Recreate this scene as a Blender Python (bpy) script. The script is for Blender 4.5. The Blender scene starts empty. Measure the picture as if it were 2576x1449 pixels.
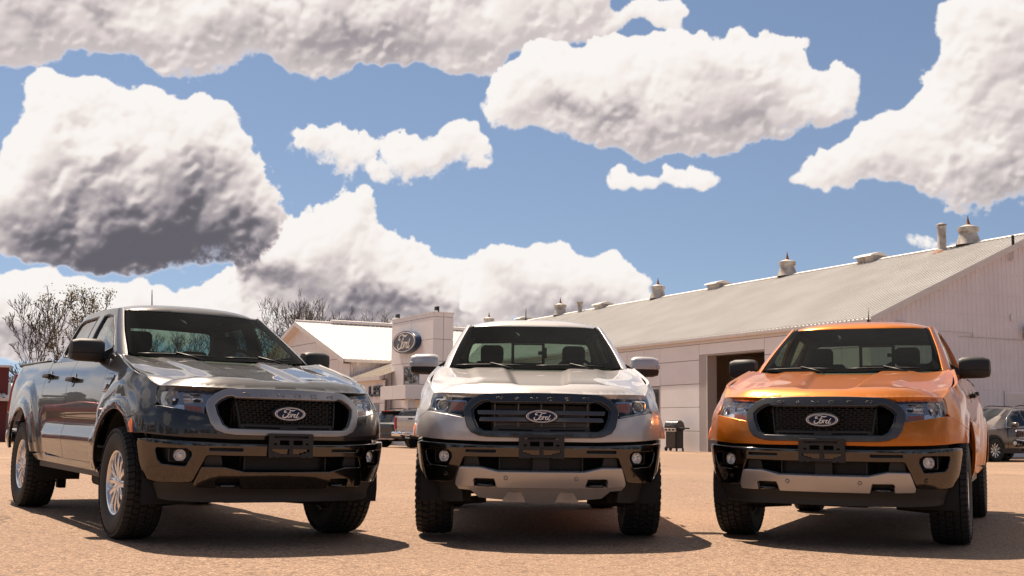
import bpy, bmesh, math, random
import numpy as np
from mathutils import Vector, Matrix, geometry
random.seed(7); np.random.seed(7)
SC = bpy.context.scene
COL = SC.collection

# ------------------------------------------------------------------ camera
cam_d = bpy.data.cameras.new('camera'); cam = bpy.data.objects.new('camera', cam_d); COL.objects.link(cam)
cam_d.sensor_width = 36.0
cam_d.lens = 2962.73 / 2576 * 36.0
cam_d.clip_start = 0.1; cam_d.clip_end = 4000
CAM_H = 0.8106
cam.matrix_world = Matrix.Translation((0, 0, CAM_H)) @ Matrix.Rotation(math.radians(90) + 0.11874, 4, 'X') @ Matrix.Rotation(0.01254, 4, 'Z')
SC.camera = cam

# ------------------------------------------------------------------ sun and view
TO_SUN = Vector((-0.32, 0.485, 1.0)).normalized()
sun_d = bpy.data.lights.new('sun', 'SUN'); sun = bpy.data.objects.new('sun', sun_d); COL.objects.link(sun)
sun_d.energy = 5.0; sun_d.angle = math.radians(0.53); sun_d.color = (1.0, 0.83, 0.66)
sun.rotation_euler = TO_SUN.to_track_quat('Z', 'Y').to_euler()
vs = SC.view_settings
vs.view_transform = 'Standard'; vs.look = 'None'; vs.gamma = 1.0; vs.use_curve_mapping = False
vs.exposure = 1.0
SC.cycles.max_bounces = 10; SC.cycles.transparent_max_bounces = 16; SC.cycles.glossy_bounces = 5
SC.cycles.use_denoising = True

# ------------------------------------------------------------------ sky: daylight plus cumulus, all by direction
W = bpy.data.worlds.new('World'); SC.world = W; W.use_nodes = True
NT = W.node_tree; NT.nodes.clear()
def wn(t, **kw):
    n = NT.nodes.new(t)
    for k, v in kw.items(): setattr(n, k, v)
    return n
def wl(a, b): NT.links.new(a, b)
def wset(s, v):
    if hasattr(v, 'is_linked') or isinstance(v, bpy.types.NodeSocket): wl(v, s)
    else: s.default_value = v
def wm(op, a, b=None, c=None, clamp=False):
    n = wn('ShaderNodeMath', operation=op); n.use_clamp = clamp; wset(n.inputs[0], a)
    if b is not None: wset(n.inputs[1], b)
    if c is not None: wset(n.inputs[2], c)
    return n.outputs[0]
def wv(op, a, b=None):
    n = wn('ShaderNodeVectorMath', operation=op); wset(n.inputs[0], a)
    if b is not None: wset(n.inputs[1], b)
    return n.outputs['Value' if op in ('LENGTH', 'DOT_PRODUCT') else 'Vector']
def wramp(v, lo, hi, a=0.0, b=1.0):
    n = wn('ShaderNodeMapRange', interpolation_type='SMOOTHSTEP'); wset(n.inputs[0], v)
    for i, q in enumerate((lo, hi, a, b)): wset(n.inputs[i + 1], q)
    return n.outputs[0]
def wnoise(vec, scale, detail, rough=0.55, lac=2.0, dist=0.0):
    n = wn('ShaderNodeTexNoise'); wset(n.inputs['Vector'], vec)
    n.inputs['Scale'].default_value = scale; n.inputs['Detail'].default_value = detail
    n.inputs['Roughness'].default_value = rough; n.inputs['Lacunarity'].default_value = lac; n.inputs['Distortion'].default_value = dist
    return n
sky = wn('ShaderNodeTexSky', sky_type='NISHITA'); sky.sun_disc = False
sky.sun_elevation = math.asin(TO_SUN.z); sky.sun_rotation = math.atan2(TO_SUN.x, TO_SUN.y)
sky.altitude = 200; sky.air_density = 1.0; sky.dust_density = 0.1; sky.ozone_density = 1.6
tc = wn('ShaderNodeTexCoord'); DIR = tc.outputs['Generated']
wl(wv('NORMALIZE', wv('ADD', DIR, (0, 0, 0.12))), sky.inputs['Vector'])
sx = wn('ShaderNodeSeparateXYZ'); wl(DIR, sx.inputs[0])
AZ = wm('MULTIPLY', wm('ARCTAN2', sx.outputs[0], sx.outputs[1]), 57.29578)
EL = wm('MULTIPLY', wm('ARCSINE', sx.outputs[2]), 57.29578)
cx = wn('ShaderNodeCombineXYZ'); wl(AZ, cx.inputs[0]); wl(EL, cx.inputs[1]); AE = cx.outputs[0]
# cumulus masses: azimuth, elevation, half width, half height (degrees), strength
CLOUDS = [
 ([(-19.38,5.35,7.26,1.28,1.00), (-22.96,5.71,2.47,1.25,1.00), (-15.30,5.15,5.42,1.30,1.00), (-21.01,3.83,4.39,0.90,1.00), (-12.78,6.19,2.96,1.13,1.00), (-10.12,5.13,4.89,1.14,1.00), (-5.55,5.25,5.77,1.15,1.00), (-11.32,7.19,1.69,1.14,1.00)],
  [(-22.52,3.95,2.64,0.71,0.60), (-18.49,4.84,3.49,0.46,0.15)], 0.16),
 ([(-8.93,9.18,2.10,1.81,1.00), (-10.25,8.94,1.71,1.52,1.00), (-7.99,9.79,1.06,0.86,1.00), (-11.35,7.94,2.82,1.71,1.00), (-8.50,7.67,3.44,1.72,1.00), (-6.40,8.11,2.31,1.34,1.00), (-5.41,7.37,3.09,1.54,1.00), (-2.10,6.86,3.11,1.35,1.00), (-7.50,6.16,5.74,1.15,1.00), (-2.67,5.88,4.65,1.06,1.00)],
  [(-13.92,7.08,6.06,0.68,0.70), (-7.50,6.12,5.74,0.65,0.50), (-10.55,6.64,3.76,0.57,0.45)], 0.26),
 ([(0.23,7.47,2.15,1.55,1.00), (1.98,7.68,2.14,1.45,1.00), (3.54,7.11,1.94,1.45,1.00), (-0.93,6.68,1.75,1.35,1.00), (4.90,6.73,1.45,0.96,1.00), (2.19,6.14,4.27,0.97,1.00)],
  [(2.77,5.91,3.10,0.73,0.45), (0.03,7.28,0.88,0.97,0.20)], 0.22),
 ([(-21.56,13.70,1.63,1.68,1.00), (-20.19,14.02,1.57,1.25,1.00), (-22.69,12.52,1.51,1.59,1.00), (-16.62,14.34,1.55,1.64,1.00), (-15.13,13.91,1.48,1.65,1.00), (-18.21,13.48,2.14,1.63,1.00), (-13.96,12.51,1.49,2.04,1.00), (-12.98,11.26,1.40,1.68,1.00), (-12.37,10.17,1.31,1.32,1.00), (-21.10,11.59,3.43,2.68,1.00), (-17.03,11.38,3.96,3.12,1.00), (-22.87,10.01,2.17,2.31,1.00), (-18.71,9.24,5.63,2.19,1.00), (-14.39,9.50,2.76,2.05,1.00), (-21.26,8.33,3.74,1.44,1.00), (-16.52,8.26,4.67,1.11,1.00)],
  [(-17.25,8.59,5.89,1.66,0.80), (-16.08,10.52,3.26,2.22,0.52), (-20.90,8.00,4.44,1.26,0.55), (-14.17,8.76,2.76,1.68,0.62), (-15.80,12.39,1.10,1.66,0.30), (-19.97,10.06,1.91,1.09,0.25)], 0.34),
 ([(-22.90,21.51,8.56,2.99,1.00), (-11.93,23.02,9.67,3.14,1.00), (-2.00,23.39,8.07,2.66,1.00), (-22.35,18.35,5.82,2.14,1.00), (-16.84,18.66,4.40,1.95,1.00), (-11.77,19.11,6.14,2.17,1.00), (-5.92,19.65,5.94,2.28,1.00), (-0.74,20.35,5.61,2.01,1.00), (-2.90,18.09,2.39,1.11,1.00), (-14.36,17.45,1.68,0.90,1.00), (-9.19,17.46,1.17,0.92,1.00), (-23.27,16.49,1.18,0.69,1.00), (6.85,20.22,1.58,0.82,1.00), (4.07,19.81,1.79,0.73,1.00)],
  [(-21.83,18.24,5.69,1.46,0.24), (-7.85,18.36,5.10,1.10,0.32), (-13.66,18.78,3.78,1.08,0.20), (-5.92,19.83,3.96,1.09,0.26)], 0.15),
 ([(2.49,16.86,2.98,1.78,1.00), (0.72,15.53,1.88,1.42,1.00), (5.27,17.02,3.75,2.05,1.00), (8.79,16.95,3.31,2.04,1.00), (11.49,16.48,2.87,2.03,1.00), (7.23,15.31,5.07,1.69,1.00), (4.09,14.78,2.96,0.95,1.00), (9.17,14.32,3.28,1.03,1.00), (14.31,15.60,2.05,1.28,1.00), (15.44,16.09,1.11,1.00,1.00), (12.80,14.75,2.07,1.11,1.00), (10.74,17.98,1.16,0.91,1.00), (13.51,17.84,0.85,0.73,1.00), (6.84,13.81,1.75,0.61,1.00)],
  [(4.09,15.35,3.55,0.75,0.42), (10.91,16.13,2.11,1.48,0.30), (11.85,14.79,1.71,1.11,0.26), (7.03,14.93,2.34,0.85,0.18)], 0.17),
 ([(5.76,12.53,1.13,0.34,1.00), (7.22,12.28,0.81,0.42,1.00), (9.73,12.27,1.00,0.57,1.00), (11.91,11.80,0.45,0.34,1.00), (5.27,12.46,0.59,0.27,1.00), (7.99,12.04,0.58,0.27,1.00)],
  [], 0.06),
 ([(-9.63,13.14,1.34,0.98,1.00), (-8.27,12.82,1.06,0.95,1.00), (-8.88,13.74,0.81,0.66,1.00), (-7.67,12.28,0.62,0.47,1.00), (-10.68,12.99,0.72,0.53,1.00)],
  [(-9.23,12.78,1.15,0.57,0.12)], 0.10),
 ([(-5.75,13.11,1.21,1.18,1.00), (-4.18,12.97,1.57,1.05,1.00), (-2.82,13.96,1.03,1.10,1.00), (-2.21,13.02,0.67,0.80,1.00), (-2.83,14.72,0.67,0.53,1.00), (-5.38,13.88,0.71,0.64,1.00)],
  [(-3.98,12.78,1.37,0.57,0.14)], 0.10),
 ([(23.17,18.76,2.88,2.56,1.00), (21.91,17.17,1.89,1.74,1.00), (23.38,15.28,2.18,2.61,1.00), (20.96,14.61,2.60,1.51,1.00), (18.83,13.69,2.30,1.26,1.00), (16.64,12.54,2.72,1.01,1.00), (14.62,12.26,1.75,0.67,1.00), (19.15,12.58,3.17,1.27,1.00), (22.26,12.38,2.87,1.95,1.00), (22.04,10.96,1.86,0.89,1.00), (19.94,15.58,0.88,0.89,1.00)],
  [(22.76,11.99,2.35,1.06,0.34), (22.38,15.90,2.04,2.09,0.18), (17.35,11.95,2.87,0.66,0.22), (20.90,12.65,2.07,0.89,0.15)], 0.15),
 ([(20.13,8.81,0.38,0.33,1.00), (20.87,8.78,0.31,0.36,1.00), (19.93,9.18,0.24,0.22,1.00)],
  [], 0.04),
]

AZ0, AZ1, EL0, EL1 = -31., 31., -4., 31.
CW, CH = 1536, 864
def cloud_maps(LAYERS, seed=4):
    """cover and shade of cumulus layers, far to near, on an azimuth/elevation grid: heaps of puffs, lit from the sun's side"""
    rg = np.random.RandomState(seed); sx, sy = CW / (AZ1 - AZ0), CH / (EL1 - EL0)
    X, Y = np.meshgrid(AZ0 + (np.arange(CW) + .5) / sx, EL0 + (np.arange(CH) + .5) / sy)
    fx = np.fft.rfftfreq(CW) * sx; fy = np.fft.fftfreq(CH) * sy; FR = np.hypot(fx[None, :], fy[:, None])
    def fbm(beta, lo, hi=1e9):
        a = np.where((FR > lo) & (FR < hi), 1 / np.maximum(FR, 1e-6) ** beta, 0); n = np.fft.irfft2(a * np.exp(2j * np.pi * rg.rand(*FR.shape)), s=(CH, CW)); return n / n.std()
    def blur(a, s): return np.fft.irfft2(np.fft.rfft2(a) * np.exp(-2 * (np.pi * FR * s) ** 2), s=(CH, CW))
    det, det2 = fbm(1.6, .6), fbm(1.8, .30); wisp = 1 / (1 + np.exp(-(fbm(2.0, .04, 1.2) * 1.5 - .5)))
    A = np.zeros((CH, CW)); S = np.zeros((CH, CW))
    for clouds, shades, base_dark in LAYERS:
        XW = X + fbm(1.9, .12) * .36 + fbm(1.45, .9) * .13; YW = Y + fbm(1.9, .12) * .32 + fbm(1.45, .9) * .12
        H = np.full((CH, CW), -1e3)
        def puff(cx, cy, z, r):
            i0, i1 = max(int((cx - r - 1.3 - AZ0) * sx), 0), min(int((cx + r + 1.3 - AZ0) * sx) + 1, CW); j0, j1 = max(int((cy - r - 1.3 - EL0) * sy), 0), min(int((cy + r + 1.3 - EL0) * sy) + 1, CH)
            if i0 >= i1 or j0 >= j1: return
            d2 = (XW[j0:j1, i0:i1] - cx) ** 2 + (YW[j0:j1, i0:i1] - cy) ** 2
            np.maximum(H[j0:j1, i0:i1], np.where(d2 < r * r, z + np.sqrt(np.maximum(r * r - d2, 0)), -1e3), out=H[j0:j1, i0:i1])
        for az, el, rx, ry, w in clouds:
            m = min(rx, ry); n = int(16 + 34 * rx * ry / (m * m) ** .9)
            for k in range(n):
                q = rg.rand() ** .5; a = rg.rand() * 2 * np.pi; r = m * (.16 + .34 * rg.rand() ** 2) * (1.1 - .45 * q)
                ex, ey = max(rx - r * .8, .05), max(ry - r * .8, .05); cx, cy = az + ex * q * np.cos(a), el + ey * q * np.sin(a)
                z = m * .7 * np.sqrt(max(1 - q * q, 0)) + rg.randn() * .16 * m; puff(cx, cy, z, r)
                for _ in range(7):
                    b = rg.rand() * 2 * np.pi; rr = r * (.18 + .30 * rg.rand()); g = r * (.45 + .55 * rg.rand())
                    puff(cx + g * np.cos(b), cy + g * np.sin(b), z + np.sqrt(max(r * r - g * g, 0)) * .92 - .25 * rr, rr)
            E = np.maximum(0, 1 - ((XW - az) / rx) ** 2 - ((YW - el) / ry) ** 2); np.maximum(H, np.where(E > .15, m * .8 * np.sqrt(E) - .2 * m, -1e3), out=H)
        m0 = (H > -500).astype(float); mask = ((blur(m0, .14) > .45) | (blur(m0, .45) > .55)).astype(float)
        bm = blur(m0, .3); bs = np.where(m0 > 0, H, 0); base = np.where((m0 < .5) & (mask > 0), blur(bs, .3) / np.maximum(bm, .2), bs)
        soft, soft2 = blur(mask, .22), blur(mask, .7)
        gtop = np.clip(-np.gradient(soft2, axis=0) * sy * 2.0, -1, 1); crisp = 1 / (1 + np.exp(-(gtop * 3.0 + .1)))
        f = .50 * soft + .28 * soft2 + .22 * blur(mask, .06) + (det * (.055 + .20 * wisp * (1 - .65 * crisp)) + det2 * .05) * np.clip(1.75 - 1.6 * soft2, 0, 1) * np.clip((soft2 - .03) * 3.2, 0, 1)
        al = np.clip((f - .34) / (.15 + (.20 + .55 * wisp) * (1 - crisp)), 0, 1); al = al * al * (3 - 2 * al)
        fine = blur(base, .085) + det * .008; gy, gx = np.gradient(fine); gx *= sx; gy *= sy
        n = 1 / np.sqrt(1 + (gx * .75) ** 2 + (gy * .75) ** 2); L = (gx * .32 - gy * .62) * n
        mid = blur(base, .45); gy2, gx2 = np.gradient(mid); L2 = np.tanh((gx2 * sx * .35 - gy2 * sy * .9) * 1.2)
        ao = np.clip(-(blur(base, .07) - blur(base, .30)) / .22, 0, 1) * .55 + np.clip(-(blur(base, .2) - blur(base, .9)) / .7, 0, 1) * .45
        lit = np.clip(.56 + .55 * L + .26 * L2 - .30 * ao, 0, 1)
        dep = 0
        for k, wt in ((.9, .25), (2.0, .35), (3.6, .40)): dep = dep + wt * np.roll(np.roll(blur(mask, .28 * k), -int(k * sy), axis=0), int(.4 * k * sx), axis=1)
        dep = np.clip(dep, 0, 1); sh = np.zeros((CH, CW))
        for az, el, rx, ry, w in shades: sh = np.maximum(sh, w * np.exp(-1.2 * (((XW - az) / rx) ** 2 + ((YW - el) / ry) ** 2)))
        rim = np.exp(-np.clip(soft2 - .5, 0, 1) * 5.0)
        s = (.02 + base_dark * dep ** 1.4 + .10) * (1 - lit) * 1.5 + sh * (.62 + .36 * (1 - lit)) * (1 - .35 * rim) + base_dark * .16 * dep ** 2 - .06 + det2 * .012
        s = np.clip(s, 0, 1); s = .5 * s + .5 * blur(s, .10)
        S = s * al + S * (1 - al); A = al + A * (1 - al)
    return A.astype(np.float32), np.clip(S, 0, 1).astype(np.float32)

_a, _s = cloud_maps(CLOUDS)
cimg = bpy.data.images.new('cloud_density', CW, CH, alpha=False, float_buffer=False); cimg.colorspace_settings.name = 'Non-Color'
_px = np.ones((CH, CW, 4), np.float32); _px[..., 0] = _a; _px[..., 1] = _s; _px[..., 2] = 0
cimg.pixels.foreach_set(_px.ravel()); cimg.pack()
ti = wn('ShaderNodeTexImage', extension='EXTEND', interpolation='Cubic'); ti.image = cimg
wl(wv('MULTIPLY', wv('SUBTRACT', AE, (AZ0, EL0, 0)), (1 / (AZ1 - AZ0), 1 / (EL1 - EL0), 0)), ti.inputs['Vector'])
sepc = wn('ShaderNodeSeparateColor'); wl(ti.outputs[0], sepc.inputs[0])
# elsewhere round the sky the same kind of broken cumulus goes on, thinning out behind the camera
far_n = wnoise(wv('MULTIPLY', DIR, (1.0, 1.0, 1.6)), 2.3, 8, 0.52)
inframe = wm('MAXIMUM', wm('MULTIPLY', wm('ABSOLUTE', AZ), 1 / 30.0), wm('MULTIPLY', EL, 1 / 29.5))
outm = wramp(inframe, 0.90, 1.0)
behind = wramp(sx.outputs[1], 0.35, -0.35, -0.07, 0.10)
gen = wm('SUBTRACT', far_n.outputs['Fac'], behind)
gcov = wramp(gen, 0.46, 0.54); gsh = wramp(gen, 0.50, 0.72, 0.02, 0.5)
def fmix(f, a, b):
    n = wn('ShaderNodeMix', data_type='FLOAT'); wl(f, n.inputs['Factor']); wl(a, n.inputs['A']); wl(b, n.inputs['B']); return n.outputs['Result']
cover = fmix(outm, sepc.outputs[0], gcov)
shade = fmix(outm, sepc.outputs[1], gsh)
ccol = wn('ShaderNodeValToRGB'); wl(shade, ccol.inputs[0])
el_ = ccol.color_ramp.elements
el_[0].position = 0.0; el_[0].color = (1.0, 0.96, 0.93, 1)
el_[1].position = 1.0; el_[1].color = (0.135, 0.128, 0.152, 1)
for p, c in ((0.12, (0.94, 0.87, 0.83)), (0.30, (0.74, 0.66, 0.645)), (0.55, (0.44, 0.395, 0.41)), (0.78, (0.255, 0.23, 0.26))):
    e = el_.new(p); e.color = c + (1,)
CLOUD_GAIN = 9.6
cs = wv('SCALE', ccol.outputs[0]); NT.nodes[-1].inputs['Scale'].default_value = CLOUD_GAIN
SKY_TINT = (1.20, 1.07, 0.99)
skyc = wv('MULTIPLY', sky.outputs[0], SKY_TINT)
mx = wn('ShaderNodeMix', data_type='RGBA'); wl(wm('MULTIPLY', cover, wramp(EL, -1.0, 0.5)), mx.inputs['Factor']); wl(skyc, mx.inputs['A']); wl(cs, mx.inputs['B'])
bg = wn('ShaderNodeBackground'); bg.inputs['Strength'].default_value = 0.050
wl(mx.outputs['Result'], bg.inputs['Color'])
wo = wn('ShaderNodeOutputWorld'); wl(bg.outputs[0], wo.inputs[0])

# ------------------------------------------------------------------ mesh helpers
def setp(o, **kw):
    for k, v in kw.items():
        if v is not None: o[k] = v
    return o
def empty(name, loc=(0, 0, 0), label=None, category=None, group=None, mw=None):
    o = bpy.data.objects.new(name, None); COL.objects.link(o)
    if mw is not None: o.matrix_world = mw
    else: o.location = loc
    o.empty_display_size = 0.2
    return setp(o, label=label, category=category, group=group)
def obj(name, me, parent=None, loc=None, rot=None, **kw):
    o = bpy.data.objects.new(name, me); COL.objects.link(o)
    if parent is not None: o.parent = parent
    if loc is not None: o.location = loc
    if rot is not None: o.rotation_euler = rot
    return setp(o, **kw)
def mesh(name, V, F, mat, smooth=True, N=None, mats=None, mi=None):
    me = bpy.data.meshes.new(name)
    me.from_pydata([tuple(map(float, v)) for v in V], [], [tuple(map(int, f)) for f in F])
    for m in (mats or [mat]): me.materials.append(m)
    if mi is not None: me.polygons.foreach_set('material_index', np.asarray(mi, np.int32))
    me.polygons.foreach_set('use_smooth', np.full(len(me.polygons), bool(smooth)))
    if N is not None:
        me.normals_split_custom_set_from_vertices([tuple(map(float, n)) for n in N])
    me.update()
    return me
class MB:
    """collects simple solids into one mesh"""
    def __init__(s): s.V = []; s.F = []; s.I = []; s.cur = 0
    def add(s, V, F, M=None):
        b = len(s.V)
        for v in V:
            v = Vector(v)
            s.V.append(tuple(M @ v) if M is not None else tuple(v))
        for f in F: s.F.append(tuple(i + b for i in f)); s.I.append(s.cur)
    def box(s, lo, hi, M=None):
        (a, b, c), (d, e, f) = lo, hi
        s.add([(a, b, c), (d, b, c), (d, e, c), (a, e, c), (a, b, f), (d, b, f), (d, e, f), (a, e, f)],
              [(0, 3, 2, 1), (4, 5, 6, 7), (0, 1, 5, 4), (1, 2, 6, 5), (2, 3, 7, 6), (3, 0, 4, 7)], M)
    def cbox(s, c, d, M=None):
        s.box([c[i] - d[i] / 2 for i in range(3)], [c[i] + d[i] / 2 for i in range(3)], M)
    def rbox(s, c, d, r=0.01, M=None, seg=2):
        bm = bmesh.new(); bmesh.ops.create_cube(bm, size=1)
        for v in bm.verts: v.co = Vector((c[0] + v.co.x * d[0], c[1] + v.co.y * d[1], c[2] + v.co.z * d[2]))
        bmesh.ops.bevel(bm, geom=bm.edges[:], offset=min(r, min(d) * .49), segments=seg, affect='EDGES', profile=0.5)
        bm.verts.index_update()
        s.add([v.co for v in bm.verts], [[v.index for v in f.verts] for f in bm.faces], M); bm.free()
    def tube(s, pts, r, n=8, cap=True, M=None):
        pts = [Vector(p) for p in pts]; R = r if isinstance(r, (list, tuple)) else [r] * len(pts)
        V = []; F = []; prev = None
        for i, p in enumerate(pts):
            d = (pts[min(i + 1, len(pts) - 1)] - pts[max(i - 1, 0)]).normalized()
            if prev is None:
                a = d.orthogonal().normalized()
            else:
                a = (prev - d * prev.dot(d)); a = a.normalized() if a.length > 1e-6 else d.orthogonal().normalized()
            prev = a; b = d.cross(a)
            for k in range(n):
                t = 2 * math.pi * k / n; V.append(p + (a * math.cos(t) + b * math.sin(t)) * R[i])
        for i in range(len(pts) - 1):
            for k in range(n):
                q = (k + 1) % n; F.append((i * n + k, i * n + q, (i + 1) * n + q, (i + 1) * n + k))
        if cap: F.append(tuple(range(n))[::-1]); F.append(tuple((len(pts) - 1) * n + k for k in range(n)))
        s.add(V, F, M)
    def lathe(s, prof, n=32, axis='Z', M=None, close=False, a0=0, a1=2 * math.pi):
        """prof: list of (radius, height)"""
        V = []; F = []; full = abs(a1 - a0 - 2 * math.pi) < 1e-6; m = n if full else n + 1
        for k in range(m):
            t = a0 + (a1 - a0) * k / n; c, q = math.cos(t), math.sin(t)
            for r, h in prof:
                V.append((r * c, r * q, h) if axis == 'Z' else ((h, r * c, r * q) if axis == 'X' else (r * c, h, r * q)))
        L = len(prof)
        for k in range(n):
            q = (k + 1) % m
            for i in range(L - 1 + (1 if close else 0)):
                j = (i + 1) % L
                f = (k * L + i, q * L + i, q * L + j, k * L + j)
                F.append(f if axis != 'Y' else f[::-1])
        s.add(V, F, M)
    def prism(s, poly, h0, h1, M=None):
        """polygon in xy, extruded h0..h1 in z (simple polygon)"""
        n = len(poly)
        tri = geometry.tessellate_polygon([[Vector((p[0], p[1], 0)) for p in poly]])
        V = [(p[0], p[1], h0) for p in poly] + [(p[0], p[1], h1) for p in poly]
        F = [(i, (i + 1) % n, n + (i + 1) % n, n + i) for i in range(n)]
        ar = sum(poly[i][0] * poly[(i + 1) % n][1] - poly[(i + 1) % n][0] * poly[i][1] for i in range(n))
        if ar < 0: F = [f[::-1] for f in F]
        for t in tri:
            a = [(poly[k][0], poly[k][1]) for k in t]
            o = (a[1][0] - a[0][0]) * (a[2][1] - a[0][1]) - (a[1][1] - a[0][1]) * (a[2][0] - a[0][0])
            t = tuple(t) if o > 0 else tuple(t)[::-1]
            F.append(tuple(k + n for k in t)); F.append(t[::-1])
        s.add(V, F, M)
    def mesh(s, name, mat, smooth=False, mats=None):
        me = mesh(name, s.V, s.F, mat, smooth, mats=mats, mi=s.I if mats else None)
        if smooth == 'auto': me.set_sharp_from_angle(angle=math.radians(35))
        return me
    def obj(s, name, mat, parent=None, smooth=False, loc=None, rot=None, mats=None, **kw):
        return obj(name, s.mesh(name, mat, smooth, mats), parent, loc, rot, **kw)

def fillet(poly, r, n=4):
    """round the corners of a closed polygon"""
    out = []; m = len(poly)
    for i in range(m):
        p0, p1, p2 = (np.array(poly[(i + k) % m], float) for k in (-1, 0, 1))
        a, b = p0 - p1, p2 - p1; la, lb = np.linalg.norm(a), np.linalg.norm(b)
        rr = r[i] if isinstance(r, (list, tuple)) else r
        if la < 1e-9 or lb < 1e-9: continue
        a /= la; b /= lb; cosang = a @ b
        if cosang < -0.985 or rr <= 0: out.append(tuple(p1)); continue
        d = min(rr / math.tan(math.acos(max(-1, min(1, cosang))) / 2), la * .45, lb * .45)
        A, B = p1 + a * d, p1 + b * d
        for k in range(n + 1):
            t = k / n; out.append(tuple((1 - t) ** 2 * A + 2 * t * (1 - t) * p1 + t * t * B))
    return out
def smooth_line(pts, n=6):
    """open catmull-rom through points"""
    P = [np.array(p, float) for p in pts]; P = [2 * P[0] - P[1]] + P + [2 * P[-1] - P[-2]]; out = []
    for i in range(1, len(P) - 2):
        for k in range(n):
            t = k / n
            out.append(tuple(.5 * (2 * P[i] + (P[i + 1] - P[i - 1]) * t + (2 * P[i - 1] - 5 * P[i] + 4 * P[i + 1] - P[i + 2]) * t * t + (3 * P[i] - P[i - 1] - 3 * P[i + 1] + P[i + 2]) * t ** 3)))
    out.append(tuple(P[-2])); return out
def resample(poly, res):
    out = []; m = len(poly)
    for i in range(m):
        a, b = np.array(poly[i], float), np.array(poly[(i + 1) % m], float)
        k = max(1, int(math.ceil(np.linalg.norm(b - a) / res)))
        for j in range(k): out.append(tuple(a + (b - a) * j / k))
    return out
def inpoly(P, poly):
    x, y = P[:, 0], P[:, 1]; c = np.zeros(len(P), bool); Q = np.asarray(poly, float)
    for (x1, y1), (x2, y2) in zip(Q, np.roll(Q, -1, 0)):
        if y1 == y2: continue
        k = ((y1 > y) != (y2 > y)) & (x < (x2 - x1) * (y - y1) / (y2 - y1) + x1); c ^= k
    return c
def area(poly):
    Q = np.asarray(poly); R = np.roll(Q, -1, 0); return .5 * float((Q[:, 0] * R[:, 1] - R[:, 0] * Q[:, 1]).sum())
def edge_dist(P, poly):
    Q = np.asarray(poly, float); R = np.roll(Q, -1, 0); d = np.full(len(P), 1e9)
    for a, b in zip(Q, R):
        ab = b - a; L = ab @ ab
        if L < 1e-14: continue
        t = np.clip(((P - a) @ ab) / L, 0, 1); d = np.minimum(d, np.hypot(*(P - a - t[:, None] * ab).T))
    return d
def snorm(S, u, v, e=2e-3):
    N = np.cross(S(u + e, v) - S(u - e, v), S(u, v + e) - S(u, v - e)); return N / (np.linalg.norm(N, axis=-1, keepdims=True) + 1e-12)
def panel_mesh(name, S, outline, mat, holes=(), res=.03, off=0.0, depth=.02, bev=.004, back=False):
    """sheet on a smooth surface S(u,v), cut to an outline with holes, edges rolled over and returned inwards"""
    out = resample(outline, res)
    if area(out) < 0: out = out[::-1]
    hs = []
    for h in holes:
        h = resample(h, res)
        if area(h) > 0: h = h[::-1]
        hs.append(h)
    Q = np.array(out); lo, hi = Q.min(0), Q.max(0)
    gx, gy = np.meshgrid(np.arange(lo[0] + res * .5, hi[0], res), np.arange(lo[1] + res * .5, hi[1], res)); G = np.stack([gx.ravel(), gy.ravel()], 1)
    if len(G):
        G[:, 0] += ((np.round((G[:, 1] - lo[1]) / res)).astype(int) % 2) * res * .5
        k = inpoly(G, out) & (edge_dist(G, out) > res * .45)
        for h in hs: k &= ~inpoly(G, h) & (edge_dist(G, h) > res * .45)
        G = G[k]
    pts = [Vector(p) for p in out]; edges = []; loops = []
    def loop(L, b): edges.extend((b + i, b + (i + 1) % len(L)) for i in range(len(L)))
    loop(out, 0)
    for h in hs: b = len(pts); pts += [Vector(p) for p in h]; loop(h, b)
    pts += [Vector(p) for p in G]
    r = geometry.delaunay_2d_cdt(pts, edges, [], 0, 1e-7)
    P2 = np.array([(p.x, p.y) for p in r[0]]); T = np.array([f for f in r[2] if len(f) == 3])
    cen = P2[T].mean(1); k = inpoly(cen, out)
    for h in hs: k &= ~inpoly(cen, h)
    T = T[k]
    A = P2[T]; o = (A[:, 1, 0] - A[:, 0, 0]) * (A[:, 2, 1] - A[:, 0, 1]) - (A[:, 1, 1] - A[:, 0, 1]) * (A[:, 2, 0] - A[:, 0, 0])
    T = T[np.abs(o) > 1e-12]; o = o[np.abs(o) > 1e-12]; T[o < 0] = T[o < 0][:, ::-1]
    P = S(P2[:, 0], P2[:, 1]); N = snorm(S, P2[:, 0], P2[:, 1]); P = P + N * off
    V = [P]; NN = [N]; F = [tuple(t) for t in T]; nb = len(P)
    if depth > 0:
        for L in [out] + hs:
            L = np.array(L); p = S(L[:, 0], L[:, 1]); n = snorm(S, L[:, 0], L[:, 1]); p = p + n * off
            t = np.roll(p, -1, 0) - np.roll(p, 1, 0); t /= np.linalg.norm(t, axis=1, keepdims=True) + 1e-12
            o_ = np.cross(t, n); m = len(L)
            if bev > 0:
                rings = [(p, n), (p + o_ * bev * .7 - n * bev * .3, (n + o_) * .7071), (p + o_ * bev - n * bev, o_), (p + o_ * bev - n * (bev + depth), o_)]
            else: rings = [(p, o_), (p - n * depth, o_)]
            b0 = nb
            for rp, rn in rings: V.append(rp); NN.append(rn); nb += m
            for q in range(len(rings) - 1):
                for i in range(m):
                    j = (i + 1) % m; F.append((b0 + q * m + i, b0 + (q + 1) * m + i, b0 + (q + 1) * m + j, b0 + q * m + j))
    V = np.concatenate(V); NN = np.concatenate(NN)
    return mesh(name, V, F, mat, True, NN)
def panel(name, S, outline, mat, parent, **kw):
    ex = {k: kw.pop(k) for k in ('label', 'kind') if k in kw}
    return obj(name, panel_mesh(name, S, outline, mat, **kw), parent, **ex)
def mirror(poly): return [(-p[0], p[1]) for p in poly]
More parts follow.
